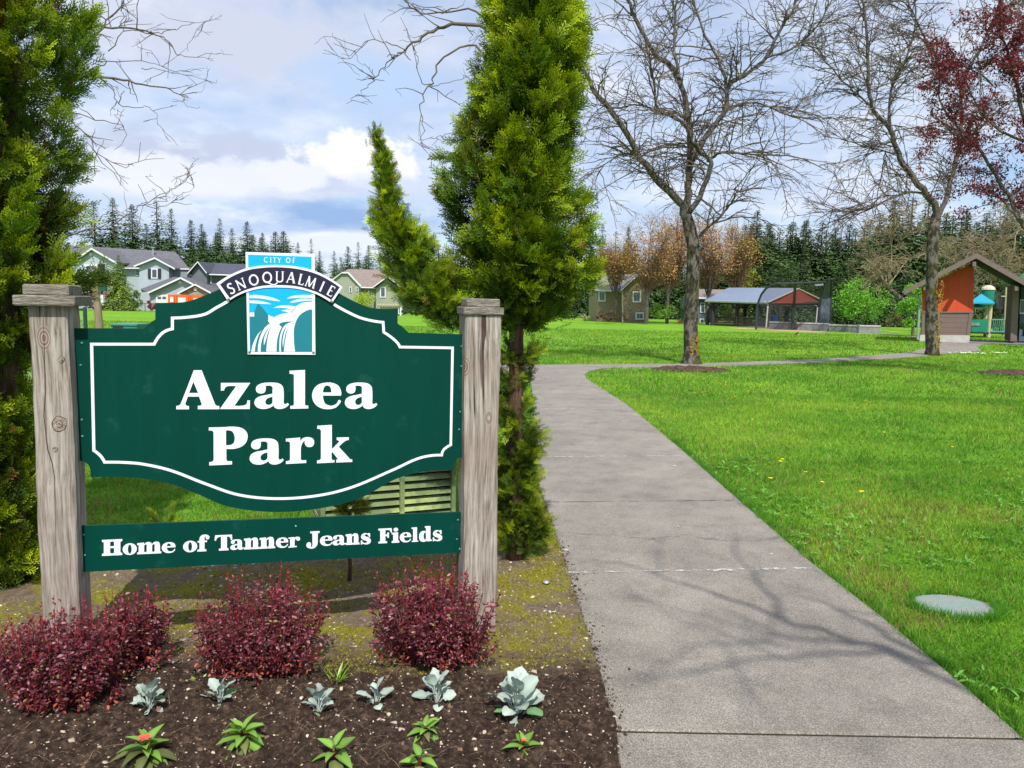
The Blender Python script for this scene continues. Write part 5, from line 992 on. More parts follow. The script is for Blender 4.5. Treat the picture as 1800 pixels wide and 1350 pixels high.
V, q, cc = leafset(P, D, rng.uniform(.035, .08, len(P)), np.array([[.105, .011, .019]])*rng.uniform(.5, 1.7, (len(P), 1)), leaftemplate(.5, 3, .1, .3), jit=1.); part('leaves', V, q, MAT['barb'], t, cc)
# ------------------------------------------------------------------ background conifers
def conifer_mesh(seed, dens=1.):
    r_ = np.random.default_rng(seed); P = []; D = []; L = []; C = []; nl = int(480*dens); w0 = r_.uniform(.24, .30)
    lob = [(r_.uniform(0, 6.28), r_.uniform(.1, .95), r_.uniform(.75, 1.3)) for _ in range(14)]
    for i in range(nl):
        t = r_.random()**1.15; z = .06+.93*t; a = r_.uniform(0, 2*math.pi); rl = w0*(1-t)**.9+.003; ln = rl*r_.uniform(.55, 1.2); br = r_.uniform(.65, 1.3)
        for (la, lt, lf) in lob:
            if abs(t-lt) < .05 and math.cos(a-la) > .3: ln *= lf
        d = np.array([math.cos(a), math.sin(a), -.35+.75*t]); m = max(3, int(17*ln/w0)); sd = np.array([-d[1], d[0], 0])
        for j in range(m):
            u = (j+.5)/m; s = 1 if j % 2 else -1; p = np.array([0, 0, z])+d*ln*u-np.array([0, 0, .9*ln*u*u*(1-t)]) + sd*s*.006
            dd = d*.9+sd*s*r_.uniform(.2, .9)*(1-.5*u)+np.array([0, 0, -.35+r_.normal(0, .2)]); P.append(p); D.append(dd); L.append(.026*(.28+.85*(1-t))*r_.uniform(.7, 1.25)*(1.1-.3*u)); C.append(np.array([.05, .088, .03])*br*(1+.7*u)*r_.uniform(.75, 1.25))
    for j in range(14): P.append((0, 0, .92+.005*j)); D.append(r_.normal(0, .45, 3)+np.array([0, 0, .8])); L.append(.008); C.append(np.array([.05, .08, .03]))
    P = np.array(P); D = np.array(D); R = frames(D, np.tile([[0, 0, 1.]], (len(P), 1)), .6)*np.array(L)[:, None, None]
    tv = np.array([(-.26, 0, 0), (.26, 0, 0), (.40, .6, -.05), (-.40, .6, -.05), (.06, 1.3, -.3), (-.06, 1.3, -.3)]); return inst(tv, tfb, R, P, None, np.array(C))
protos = []
for k in range(5):
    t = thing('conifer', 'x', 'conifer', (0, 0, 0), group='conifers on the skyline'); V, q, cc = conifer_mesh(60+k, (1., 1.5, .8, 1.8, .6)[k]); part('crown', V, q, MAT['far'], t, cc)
    m_ = MB(); m_.tube([(0, 0, 0), (0, 0, .5), (0, 0, .97)], [.014, .009, .002], 6); m_.part('trunk', MAT['limb'], t); protos.append(t)
def conif(px, top, Y, k, label, wsc=1., group=None):
    b = W(px, 560, Y); H = W(px, top, Y)[2]; o = copy_tree(protos[k % 5], (b[0], Y, 0), random.uniform(0, 6.28), (H*wsc, H*wsc, H), label)
    if group: o['group'] = group
    return o
ordw = ['first', 'second', 'third', 'fourth', 'fifth', 'sixth', 'seventh', 'eighth', 'ninth', 'tenth', 'eleventh', 'twelfth', 'thirteenth', 'fourteenth', 'fifteenth', 'sixteenth', 'seventeenth', 'eighteenth', 'nineteenth', 'twentieth', 'twenty-first', 'twenty-second', 'twenty-third', 'twenty-fourth', 'twenty-fifth']
LR = [(172, 352, 1.), (205, 346, .9), (238, 358, 1.), (262, 392, .9), (281, 350, .9), (306, 365, .75), (340, 385, .9), (358, 392, .8), (390, 382, .75), (411, 400, .8), (437, 388, .95), (464, 408, .8)]
for i, (x, tp_, w) in enumerate(LR): conif(x, tp_, 112+random.uniform(-5, 5), (0, 1, 3, 1)[i % 4], ordw[i]+' pointed conifer from the left in the row behind the two grey houses', w*1.45)
for i, (x, tp_, w) in enumerate([(525, 425, .8), (548, 418, .8), (563, 440, .8)]): conif(x, tp_, 118, i+1, ('leftmost', 'middle', 'rightmost')[i]+' of the three dark conifers just right of the sign emblem', w*1.2)
for i, (x, tp_, w) in enumerate([(588, 440, .8), (612, 432, 1.), (630, 424, .8), (648, 430, .8), (668, 440, .9), (700, 430, .9), (735, 445, .8)]): conif(x, tp_, 116+random.uniform(-3, 3), i, ordw[i]+' conifer from the left behind the tan-roofed house', w*1.4)
for x, tp_ in [(x, random.uniform(405, 455)) for x in list(range(-160, 140, 24))+list(range(140, 520, 12))]+[(x, random.uniform(445, 475)) for x in range(520, 800, 16)]: conif(x+random.uniform(-8, 8), tp_, 122+random.uniform(-3, 5), (0, 1, 3)[int(x) % 3], 'one of the lower conifers filling gaps behind the front conifer row over the houses', 1.9, 'lower conifers behind the houses')
for i, (x, tp_) in enumerate([(1035, 400), (1055, 392), (1078, 405), (1100, 398)]): conif(x, tp_, 105, i, ordw[i]+' dark conifer from the left behind the brown house', 1.1)
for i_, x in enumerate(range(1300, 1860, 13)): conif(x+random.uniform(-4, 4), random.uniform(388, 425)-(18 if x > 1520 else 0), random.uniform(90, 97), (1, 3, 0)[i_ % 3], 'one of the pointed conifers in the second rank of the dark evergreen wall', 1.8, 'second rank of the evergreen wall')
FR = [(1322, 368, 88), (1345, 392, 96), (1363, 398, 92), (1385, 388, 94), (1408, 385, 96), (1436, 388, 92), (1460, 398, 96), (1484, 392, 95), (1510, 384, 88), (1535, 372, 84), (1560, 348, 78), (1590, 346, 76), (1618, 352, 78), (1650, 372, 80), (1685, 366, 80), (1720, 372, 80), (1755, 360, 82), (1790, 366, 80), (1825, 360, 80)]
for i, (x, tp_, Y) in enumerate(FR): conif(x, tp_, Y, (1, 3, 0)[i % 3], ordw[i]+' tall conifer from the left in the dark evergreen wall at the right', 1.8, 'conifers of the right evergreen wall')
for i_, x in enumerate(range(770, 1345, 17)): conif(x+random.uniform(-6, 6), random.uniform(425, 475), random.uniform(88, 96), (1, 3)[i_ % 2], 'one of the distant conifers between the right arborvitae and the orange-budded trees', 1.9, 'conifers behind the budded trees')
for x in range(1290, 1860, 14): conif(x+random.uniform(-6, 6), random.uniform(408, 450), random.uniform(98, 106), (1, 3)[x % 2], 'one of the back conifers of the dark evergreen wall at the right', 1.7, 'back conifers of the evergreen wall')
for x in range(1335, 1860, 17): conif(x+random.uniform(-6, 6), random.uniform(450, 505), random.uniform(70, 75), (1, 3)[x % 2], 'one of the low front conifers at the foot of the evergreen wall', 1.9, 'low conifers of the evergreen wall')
for p in protos:
    for ch in list(p.children): bpy.data.objects.remove(ch)
    bpy.data.objects.remove(p)
# ------------------------------------------------------------------ leafy shrubs and small trees
LF = leaftemplate(.62, 3, .1, .3)
def leafy(name, label, cat, px, basepx, Y, wpx, toppx, col, n, leaf, seed, lumps=14, trunk=True, col2=None, botpx=None, group=None, twigs=False, mat='far', base_z=0.):
    r_ = np.random.default_rng(seed); b = W(px, basepx, Y); b[2] = base_z; zt = W(px, toppx, Y)[2]; zb = W(px, botpx, Y)[2] if botpx else .1; rx = wpx/2*Y/F; t = thing(name, label, cat, b, group=group)
    h = zt-zb; cz = (zt+zb)/2; cl = []; 
    for k in range(lumps):
        d = r_.normal(size=3); d /= np.linalg.norm(d); d *= r_.uniform(.2, .85)**.6; cl.append((b+np.array([d[0]*rx*.78, d[1]*rx*.7, cz-b[2]+d[2]*h*.42]), min(rx, h/2)*r_.uniform(.28, .5)))
    P = []; C = []
    for k in range(n):
        c, rr = cl[r_.integers(lumps)]; d = r_.normal(size=3); d /= np.linalg.norm(d); p = c+d*rr*r_.uniform(.5, 1.1)**.7
        if p[2] < b[2]+.02: p[2] = b[2]+r_.random()*.3
        P.append(p); cb = np.array(col if (col2 is None or r_.random() < .6) else col2); C.append(cb*r_.uniform(.6, 1.3))
    P = np.array(P); D = r_.normal(size=P.shape); V, q, cc = leafset(P, D, leaf*r_.uniform(.6, 1.3, n), np.array(C), LF, jit=1.); part('crown', V, q, MAT[mat], t, cc)
    if trunk:
        m_ = MB(); m_.tube([b-np.array([0, 0, .05]), b+np.array([0, 0, (cz-b[2])*.6]), np.array([b[0], b[1], cz])], [.02*h+.03, .015*h+.02, .01], 7)
        for c, rr in cl[:8]: m_.tube([b+np.array([0, 0, (cz-b[2])*.35]), (b+c)/2+np.array([0, 0, .15*h]), c], [.012*h, .008*h, .004], 5, False)
        m_.part('trunk', MAT['limb'], t)
    if twigs:
        Lm = Limbs(seed); 
        for c, rr in cl: Lm.thick.append(([b+np.array([0, 0, (zb-b[2])*.9]), (b+c)/2+np.array([0, 0, .2*h]), c, c+(c-b)*np.array([.2, .2, .15])], [.05, .04, .025, .01]))
        Lm.sprout(step=.2, L=1.9, r=.016, depth=1, up=.6, start=.2); V, q = Lm.twigmesh(3); part('twigs', V, q, MAT['twigo'], t)
    return t
MAT['twigo'] = M('russet_twig', (.26, .14, .07), (.16, .10, .06), 3, .9, spec=.1)
OG = 'orange-budded trees beyond the field'
leafy('budding_tree', 'orange-budded tree with forked trunk in front of the brown house', 'tree', 1136, 570, 64, 150, 385, (.42, .235, .11), 4910, .13, 1, 16, True, (.32, .20, .07), 512, OG, True)
leafy('budding_tree', 'russet budded tree just left of the bare tree trunk', 'tree', 1172, 571, 67, 120, 362, (.42, .23, .125), 4364, .13, 2, 16, True, (.34, .20, .08), 500, OG, True)
leafy('budding_tree', 'russet budded tree immediately right of the bare tree trunk', 'tree', 1243, 573, 66, 110, 366, (.43, .235, .13), 4092, .13, 3, 16, True, (.36, .22, .09), 505, OG, True)
leafy('budding_tree', 'orange-budded tree above the left end of the pavilion roof', 'tree', 1292, 573, 70, 90, 392, (.42, .25, .10), 3273, .13, 4, 14, True, (.20, .20, .04), 500, OG, True)
leafy('budding_tree', 'thin orange-budded tree nearest the right arborvitae', 'tree', 1082, 568, 68, 90, 405, (.40, .22, .07), 2728, .13, 5, 14, True, (.20, .14, .04), 500, OG, True)
leafy('young_tree', 'yellow-green young tree rising behind the pavilion roof', 'tree', 1305, 574, 73, 75, 470, (.20, .26, .03), 1700, .15, 6, 10, True, (.28, .24, .04), 520)
leafy('young_tree', 'light green shrubs seen through the open left bay of the pavilion', 'shrub', 1290, 574, 74, 80, 525, (.20, .28, .07), 1800, .13, 7, 10, False, (.30, .30, .14))
leafy('young_tree', 'green shrub seen through the middle of the pavilion', 'shrub', 1350, 575, 74, 60, 525, (.11, .22, .04), 1200, .13, 8, 8, False, (.18, .26, .05))
leafy('young_tree', 'dark green shrub seen through the red-gabled end of the pavilion', 'shrub', 1405, 577, 74, 70, 520, (.035, .08, .03), 1200, .15, 9, 8, False)
leafy('leafy_tree', 'fresh bright green leafy tree right of the backstop netting', 'tree', 1508, 580, 66, 112, 478, (.13, .33, .035), 5200, .16, 10, 18, True, (.18, .38, .05), mat='leaf')
leafy('leafy_tree', 'fresh green leafy tree left of the red gabled shelter', 'tree', 1604, 588, 46, 62, 488, (.14, .36, .03), 3000, .11, 11, 12, True, (.18, .40, .05), mat='leaf')
leafy('leafy_tree', 'fresh green sapling behind the shelter, above its left eave', 'tree', 1640, 590, 52, 50, 455, (.12, .30, .03), 1600, .12, 12, 10, True, None, mat='leaf')
leafy('undergrowth', 'tan and green undergrowth at the foot of the evergreens, left of the shelter', 'shrub', 1565, 582, 62, 60, 545, (.07, .12, .03), 900, .12, 13, 8, False, (.16, .12, .07))
leafy('undergrowth', 'low green shrubs below the playground deck', 'shrub', 1750, 595, 50, 70, 560, (.10, .25, .03), 900, .1, 14, 7, False)
leafy('hedge_bush', 'dark clipped hedge bush at the right edge beside the shelter', 'shrub', 1806, 600, 34, 32, 552, (.025, .06, .018), 2600, .06, 15, 10, False)
leafy('garden_shrub', 'bright green shrub right of the brown house', 'shrub', 1160, 572, 66, 46, 528, (.12, .24, .03), 1100, .12, 16, 8, False)
leafy('garden_shrub', 'dark green shrub between the russet trees', 'shrub', 1200, 572, 67, 40, 530, (.04, .09, .025), 900, .12, 17, 8, False)
leafy('garden_shrub', 'pale blossoming shrub beside the right arborvitae', 'shrub', 1028, 567, 64, 34, 552, (.45, .42, .30), 500, .10, 18, 6, False, (.12, .22, .04))
leafy('garden_shrub', 'dark green shrub left of the brown house', 'shrub', 1000, 567, 65, 40, 540, (.035, .07, .02), 900, .12, 19, 8, False)
leafy('garden_hedge', 'brown leafless hedge along the foot of the brown house', 'hedge', 1075, 569, 63, 90, 545, (.13, .085, .055), 2200, .10, 20, 14, False, (.08, .07, .04))
leafy('garden_hedge', 'low reddish hedge between the russet trees and the pavilion', 'hedge', 1206, 574, 65, 90, 561, (.22, .09, .05), 1400, .10, 21, 12, False, (.10, .12, .04))
leafy('garden_shrub', 'yellow-green rounded shrub in front of the tan-roofed house', 'shrub', 636, 552, 78, 66, 508, (.36, .44, .03), 2000, .14, 22, 10, False, (.24, .36, .03), mat='leaf')
leafy('rhododendron', 'magenta flowering bush between the leaning post and the front garden conifer', 'bush', 194, 545, 80, 34, 487, (.36, .06, .18), 1200, .13, 23, 8, False, (.12, .10, .05))
leafy('rhododendron', 'dark magenta bush directly left of the leaning post', 'bush', 155, 545, 79, 34, 500, (.22, .04, .09), 1200, .13, 24, 8, False, (.10, .06, .03))
leafy('rhododendron', 'low round crimson bush in front of the garage door', 'bush', 266, 544, 79, 44, 528, (.22, .025, .07), 1300, .10, 25, 8, False)
leafy('garden_conifer', 'broad bushy evergreen standing against the right side of the garden conifer', 'evergreen', 238, 545, 80, 30, 505, (.10, .16, .03), 1600, .13, 26, 8, False)
leafy('garden_hedge', 'low dark hedge along the far fence under the garden conifer', 'hedge', 200, 546, 79.5, 130, 537, (.04, .07, .02), 1600, .10, 27, 16, False, (.09, .08, .05))
leafy('garden_shrub', 'dark shrubs below the pergola of the tan-roofed house', 'shrub', 722, 558, 76, 60, 543, (.05, .09, .03), 900, .12, 28, 8, False)
# front garden conifer with its own mesh
t = thing('garden_conifer', 'yellow-tipped pyramid conifer in front of the blue-grey house', 'conifer', (W(211, 545, 80)[0], 80, 0)); V, q, cc = conifer_mesh(91, 1.9); Hh = W(211, 447, 80)[2]; V = V*np.array([Hh*1.5, Hh*1.5, Hh])+np.array([t.location.x, 80, 0]); part('crown', V, q, MAT['far'], t, cc*np.array([2.6, 2.2, 1.1]))
m_ = MB(); m_.tube([(t.location.x, 80, 0), (t.location.x, 80, Hh*.6)], [.12, .05], 6); m_.part('trunk', MAT['limb'], t)
# ------------------------------------------------------------------ houses
class Bld:
    def __init__(s, name, label, cat, D, px, group=None, yaw=0.):
        s.D = D; s.b = W(px, 560, D); s.t = thing(name, label, cat, (s.b[0], D, 0), group=group); s.n = np.array([math.sin(yaw), math.cos(yaw), 0])
    def q(s, px, py, dy=0.):
        r = ray(px, py); return CAM+r*((s.b+s.n*dy-CAM).dot(s.n)/r.dot(s.n))
    def poly(s, name, pts, y0, y1, mat, parent=None, ground=False):
        P = [s.q(x, y, y0) for x, y in pts]
        if ground: 
            zmin = min(p[2] for p in P)
            for p in P:
                if p[2] < zmin+.25: p[2] = -.05
        return MB().prism(P, (0, y1-y0, 0)).part(name, MAT[mat] if isinstance(mat, str) else mat, parent or s.t)
    def gable(s, name, l, a, r, w, y0, y1, mat, fascia='pwhite', parent=None):
        """chevron roof: left eave, apex, right eave in px; w thickness px"""
        L, A, R = s.q(*l, y0), s.q(*a, y0), s.q(*r, y0); th = w*s.D/F; up = np.array([0, 0, th]); mb = MB()
        for (E_, sgn) in ((L, 1), (R, -1)):
            mb.prism([E_, A, A+up, E_+up], (0, y1-y0, 0))
        rf = mb.part(name, MAT[mat], parent or s.t); mb = MB(); d = np.array([0, 0, th*.25])
        f_ = np.array([0, -.06, 0])
        for E_ in (L, R): mb.prism([E_-d+f_, A-d+f_, A+up*.9+f_, E_+up*.9+f_], (0, .058, 0))
        mb.part('fascia', MAT[fascia], rf); return rf
    def side(s, name, e0, e1, r1, r0, dye, dyr, th, mat):
        """roof plane seen from the front: eave pts e0,e1 at dye, ridge pts r0,r1 at dyr"""
        rf = MB().slab([s.q(*e0, dye), s.q(*e1, dye), s.q(*r1, dyr), s.q(*r0, dyr)], th).part(name, MAT[mat], s.t); a, b = s.q(*e0, dye-.05), s.q(*e1, dye-.05)
        MB().tube([a-np.array([0, 0, .06]), b-np.array([0, 0, .06])], .07, 6).part('gutter', MAT['pwhite'], rf); return rf
    def window(s, x0, x1, y0, y1, dy, frame='pwhite', bars=0, shutters=None, parent=None):
        fw = (x1-x0)*.14+.3; w = s.poly('window', [(x0, y0), (x1, y0), (x1, y1), (x0, y1)], dy-.10, dy-.02, frame, parent)
        n = bars+1; 
        for i in range(n):
            a = x0+fw+(x1-x0-2*fw)*i/n+(.25 if i else 0); b = x0+fw+(x1-x0-2*fw)*(i+1)/n-(.25 if i < n-1 else 0); s.poly('pane', [(a, y0+fw), (b, y0+fw), (b, y1-fw), (a, y1-fw)], dy-.115, dy-.10, 'glass', w)
        if shutters:
            for (a, b) in ((x0-shutters-.6, x0-.6), (x1+.6, x1+shutters+.6)): s.poly('shutter', [(a, y0), (b, y0), (b, y1), (a, y1)], dy-.12, dy-.02, 'shut', parent or s.t)
        return w
MAT['shut'] = M('shutter', (.035, .035, .05), None, 5, .6)
MAT['sidA'] = siding('pale_blue_siding', (.42, .475, .53), .19); MAT['sidB'] = siding('slate_siding', (.14, .16, .18), .19); MAT['sidC'] = siding('sage_siding', (.32, .34, .27), .19); MAT['sidD'] = siding('brown_siding', (.30, .22, .15), .2); MAT['sidE'] = siding('blue_siding', (.10, .14, .19), .2)
MAT['stone'] = M('ledge_stone', (.42, .34, .28), (.28, .23, .19), 3, .9, .5); MAT['orange'] = M('orange_steel', (.85, .13, .02), (.75, .11, .015), 2, .5)
h = Bld('house', 'two-storey pale blue-grey house with shuttered window and white trimmed gables, left background', 'house', 90, 238)
h.poly('wall', [(100, 472), (331, 472), (331, 545), (100, 545)], 0, 9, 'sidA', ground=True)
h.side('roof', (120, 469), (333, 472.5), (308, 442.5), (118, 431), -.6, 4.5, .15, 'shingle')
h.poly('gable_wall', [(130, 456), (161, 438.5), (203, 462), (201, 545), (120, 545)], -2.0, 0, 'sidA', ground=True); h.gable('gable_roof', (126, 463), (161, 438), (205, 463.5), 2.6, -2.5, 3.5, 'shingle')
h.poly('bay_wall', [(245, 466), (272, 455.5), (297, 469), (297, 545), (245, 545)], -1.6, 0, 'sidA', ground=True); h.gable('bay_roof', (235.5, 469), (272, 454.5), (307.5, 473.5), 2.2, -2.1, 3.2, 'shingle')
h.window(265.5, 277, 472, 489.5, -1.6, bars=0, shutters=5); h.window(148, 172, 464, 482, -2.0, bars=1, shutters=0); h.poly('shutter', [(174, 464), (183.5, 464), (183.5, 483), (174, 483)], -2.12, -2.02, 'shut'); h.window(238.5, 243, 471, 485, 0)
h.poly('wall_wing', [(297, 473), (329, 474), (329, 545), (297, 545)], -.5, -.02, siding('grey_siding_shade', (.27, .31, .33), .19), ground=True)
m_ = MB(); v0 = h.q(269, 450, 3.2); m_.tube([v0, h.q(269, 441, 3.2)], .16, 8); m_.tube([h.q(269, 436, 3.2), h.q(269, 434, 3.2)], .22, 8); m_.tube([h.q(269, 441, 3.2), h.q(269, 436, 3.2)], .1, 8); m_.part('flue', M('galvanised', (.40, .43, .47), None, 9, .4, metal=.5), h.t)
h.poly('garage_wall', [(248, 514), (268, 512), (317, 490), (338, 501), (338, 545), (248, 545)], -6., -1.65, 'sidA', ground=True); h.gable('garage_roof', (260, 516), (317.5, 489.5), (340, 501), 2.4, -6.6, -1.7, 'shingle'); 
MB().slab([h.q(262, 515, -6.5), h.q(317.5, 487.6, -6.5), h.q(305, 486.6, -1.7), h.q(247, 508, -1.7)], .15).part('garage_roof_side', MAT['shingle'], h.t)
gd = h.poly('garage_door', [(274, 518), (297, 518), (297, 545), (274, 545)], -6.1, -6.0, 'pwhite', ground=True)
for x in (277, 285.5): h.poly('pane', [(x, 521.5), (x+6, 521.5), (x+6, 525.5), (x, 525.5)], -6.13, -6.1, 'glass', gd)
h.poly('porch_gable', [(318, 516), (343, 502.5), (369, 515), (369, 545), (318, 545)], -7.2, -6.1, 'stone', ground=True); h.gable('porch_roof', (312, 517), (343, 501), (371, 516), 2.2, -7.6, -3, 'shingle')
for (x, y, r) in ((316.5, 496, .2), (160, 447, .2), (343.5, 508, .2)):
    dy = {316.5: -6.05, 160: -2.05, 343.5: -7.25}[x]; MB().tube([h.q(x, y, dy-.06), h.q(x, y, dy+.05)], r, 12).part('gable_vent', MAT['pwhite'], h.t)
h2 = Bld('house', 'dark slate-blue house with grey roof, half hidden behind the sign emblem', 'house', 88, 400)
h2.poly('wall', [(362, 482), (446, 485), (446, 545), (362, 545)], 0, 8, 'sidB', ground=True); h2.side('roof', (361, 481.5), (452, 484.5), (446, 465), (347.5, 461), -.6, 4, .15, 'shingled')
h2.poly('gable_wall', [(338, 478), (347.5, 463), (364, 482), (364, 545), (338, 545)], -.9, 0, 'sidB', ground=True); h2.gable('gable_roof', (329.5, 481.5), (347.5, 461), (363.5, 481), 1.8, -1.4, 4, 'shingled'); h2.window(363.6, 371.5, 483, 498.5, 0)
h3 = Bld('house', 'sage green house with tan hipped roof between the sign emblem and the side spire', 'house', 84, 650)
h3.poly('wall', [(575, 504), (700, 506), (700, 556), (575, 556)], 0, 8, 'sidC', ground=True); h3.side('roof', (560, 503), (704, 506), (668, 474), (612, 473), -.5, 4.5, .15, 'shingleb')
h3.poly('gable_wall', [(578, 500), (600, 482), (611, 482), (631, 502), (631, 556), (578, 556)], -1.6, 0, 'sidC', ground=True)
for pts in ([(572, 503), (600, 480.5), (601, 478.5), (570, 502)], [(600, 480.5), (611, 480.5), (612, 478.5), (599, 478.5)], [(611, 480.5), (633, 504), (635, 503), (612, 478.5)]): h3.poly('gable_trim', pts, -1.9, -1.55, 'pwhite')
MB().slab([h3.q(570, 502.5, -1.85), h3.q(600, 478.7, -1.85), h3.q(606, 477.5, 3.), h3.q(590, 486, 3.)], .12).part('gable_roof', MAT['shingleb'], h3.t); MB().slab([h3.q(612, 478.6, -1.85), h3.q(635, 503, -1.85), h3.q(622, 492, 3.), h3.q(612, 477.5, 3.)], .12).part('gable_roof', MAT['shingleb'], h3.t); MB().slab([h3.q(600, 478.7, -1.85), h3.q(612, 478.6, -1.85), h3.q(612, 477., 3.), h3.q(606, 477., 3.)], .12).part('gable_roof', MAT['shingleb'], h3.t)
h3.poly('bay_wall', [(661, 507), (680, 490), (700, 507), (700, 556), (661, 556)], -1.2, 0, 'sidC', ground=True); h3.gable('bay_roof', (655, 506), (681, 487), (706, 506), 1.6, -1.8, 3, 'shingleb')
h3.window(668, 678, 504, 523, -1.2); h3.window(641, 648, 506, 515, 0); h3.window(614, 618.5, 504, 514, -1.6); h3.window(625.5, 630, 504, 512, -1.6); h3.window(700, 707, 538, 552, -3.)

MAT['tanw'] = M('cream_paint', (.62, .54, .42), None, 5, .7)
pg = h3.poly('pergola', [(662, 537), (705, 537), (705, 539), (662, 539)], -3.2, -3.0, 'tanw')
for i in range(9): h3.poly('pergola_beam', [(663+i*4.5, 534), (665+i*4.5, 534), (666+i*4.5, 537), (664+i*4.5, 537)], -3.4, -1.4, 'tanw', pg)
h3.poly('pergola_post', [(703, 539), (705.5, 539), (705.5, 557), (703, 557)], -3.15, -3.0, 'pwhite', pg, ground=True)
h4 = Bld('house', 'brown sided house with pale grey roof beyond the field, right of the right arborvitae', 'house', 70, 1098)
h4.poly('wall', [(1050, 511), (1095, 512), (1095, 568), (1050, 568)], 0, 8, 'sidD', ground=True); h4.side('roof', (1046, 509), (1096, 511.5), (1123, 482.5), (1046, 482), -.5, 4.2, .15, 'shinglel')
h4.poly('gable_wall', [(1095, 511), (1123, 485), (1139, 502), (1139, 568), (1095, 568)], -1.4, 5, 'sidD', ground=True); h4.gable('gable_roof', (1091, 512), (1123.5, 482), (1144, 506), 1.6, -1.9, 5, 'shinglel')
h4.window(1112, 1127, 512, 531.5, -1.4, bars=1); h4.window(1117, 1132, 549, 562, -1.4, bars=1); h4.window(1052, 1064.5, 512, 530, 0, bars=1); h4.window(1066, 1072, 548, 560, 0)
for x in (1093.5, 1138): h4.poly('corner_trim', [(x, 511 if x < 1100 else 503), (x+2, 511 if x < 1100 else 503), (x+2, 568), (x, 568)], -1.5, -1.4, 'tanw', ground=True)
h5 = Bld('house', 'slate blue house with reddish roof, partly behind the left end of the pavilion', 'house', 74, 1240)
h5.poly('wall', [(1224, 523), (1262, 524), (1262, 574), (1224, 574)], 0, 7, 'sidE', ground=True); h5.side('roof', (1220, 523), (1266, 524), (1276, 509), (1226, 508), -.5, 3.5, .15, 'shingleb'); h5.window(1231, 1239.5, 532, 549.5, 0); h5.window(1230, 1238, 560, 573, 0)
ct = Bld('storage_container', 'bright orange storage container with white panels standing in front of the garages', 'container', 78.5, 325)
cb_ = ct.poly('body', [(295, 517.5), (355, 519), (355, 545), (295, 545)], 0, 2.4, 'orange', ground=True)
for (a, b, y) in ((299, 304.5, 522), (313, 326, 523), (340, 350, 524)): ct.poly('label_panel', [(a, y), (b, y+.2), (b, y+9), (a, y+9)], -.03, 0, 'pwhite', cb_)
for x in (306, 310, 331, 334, 337): ct.poly('door_bar', [(x, 518.5), (x+.6, 518.5), (x+.6, 545), (x, 545)], -.05, 0, M('orange_dark', (.45, .06, .01), None, 5), cb_, ground=True)
# parked car half hidden behind the leaning post
pc = Bld('parked_car', 'small white car mostly hidden between the leaning post and the garden conifer', 'car', 83, 190)
body = pc.poly('body', [(172, 536), (173, 531.5), (179, 530.5), (183, 525), (194, 524.5), (199, 530), (206, 532), (207, 536.5), (206, 541), (172, 541)], 0, 1.7, 'pwhite')
pc.poly('window', [(181, 530.3), (184, 526), (188, 525.8), (188, 530.3)], -.02, 0, 'glass', body); pc.poly('window', [(189, 530.3), (189, 525.8), (193.5, 525.6), (197, 530.2)], -.02, 0, 'glass', body)
for x in (178, 200):
    w_ = MB(); w_.tube([pc.q(x, 541, -.05), pc.q(x, 541, .2)], .32, 14); w_.part('wheel', MAT['metald'], body)
# ------------------------------------------------------------------ near left: leaning post, fence, cabinet
YP = 12.; b = W(176, 640, YP); b[2] = 0
lp = thing('leaning_post', 'round weathered timber post leaning behind the sign, carrying a dark green arched panel', 'post', b)
m_ = MB(); m_.tube([W(177, 700, YP)*np.array([1, 1, 0]), W(174, 570, YP), W(169.5, 510, YP), W(166.5, 474, YP)], [.062, .058, .053, .047], 12); m_.part('post', MAT['wood2'] if 'wood2' in MAT else M('round_timber', (.34, .26, .17), (.24, .18, .12), 9, .85, .6, 30, (6, 6, .6), .1), lp, smooth=True)
gp = [W(x, y, YP-.02) for x, y in ((171.5, 478), (174, 475.5), (178, 478), (182, 484), (184.5, 492), (185.5, 512), (174, 512), (172, 495))]; MB().prism(gp, (0, .05, 0)).part('arched_panel', M('panel_green', (.01, .10, .085), (.008, .085, .07), 6, .5), lp)
MB().prism([W(x, y, YP) for x, y in ((175, 518), (181, 518), (181.5, 532), (175.5, 532))], (0, .04, 0)).part('white_plate', MAT['pwhite'], lp); MB().tube([W(179, 512, YP+.03), W(179.5, 518, YP+.03)], .015, 6).part('bracket', MAT['metald'], lp)
fp = thing('fence_post', 'dark green steel fence post with wire mesh, close right of the left timber post', 'fence', W(149, 640, 9)*np.array([1, 1, 0])+np.array([0, 0, 0]))
pt = W(149, 541, 9); m_ = MB(); m_.tube([np.array([pt[0], 9, 0]), pt], .022, 10); m_.tube([pt, pt+np.array([0, 0, .01])], [.026, .01], 10); m_.part('post', M('fence_green', (.02, .07, .06), None, 9, .5), fp)
m_ = MB(); xa = pt[0]-1.2
for i in range(26):
    a = xa+i*.055
    for s in (1, -1):
        x0, z0 = a, (0 if s > 0 else pt[2]-.02); x1, z1 = a+pt[2]*.6, (pt[2]-.02 if s > 0 else 0)
        if x0 > pt[0]: continue
        if x1 > pt[0]: f_ = (pt[0]-x0)/(x1-x0); x1 = pt[0]; z1 = z0+(z1-z0)*f_
        m_.tube([(x0, 9, z0), (x1, 9, z1)], .0022, 3, False)
m_.part('mesh', M('wire', (.35, .40, .36), None, 5, .5), fp); MB().tube([(xa, 9, pt[2]-.02), (pt[0], 9, pt[2]-.02)], .014, 6).part('rail', M('fence_green2', (.02, .07, .06), None, 9, .5), fp)
cbx = thing('utility_cabinet', 'low green utility cabinet with dark opening, above the left shoulder of the sign', 'cabinet', W(217, 640, 14)*np.array([1, 1, 0]))
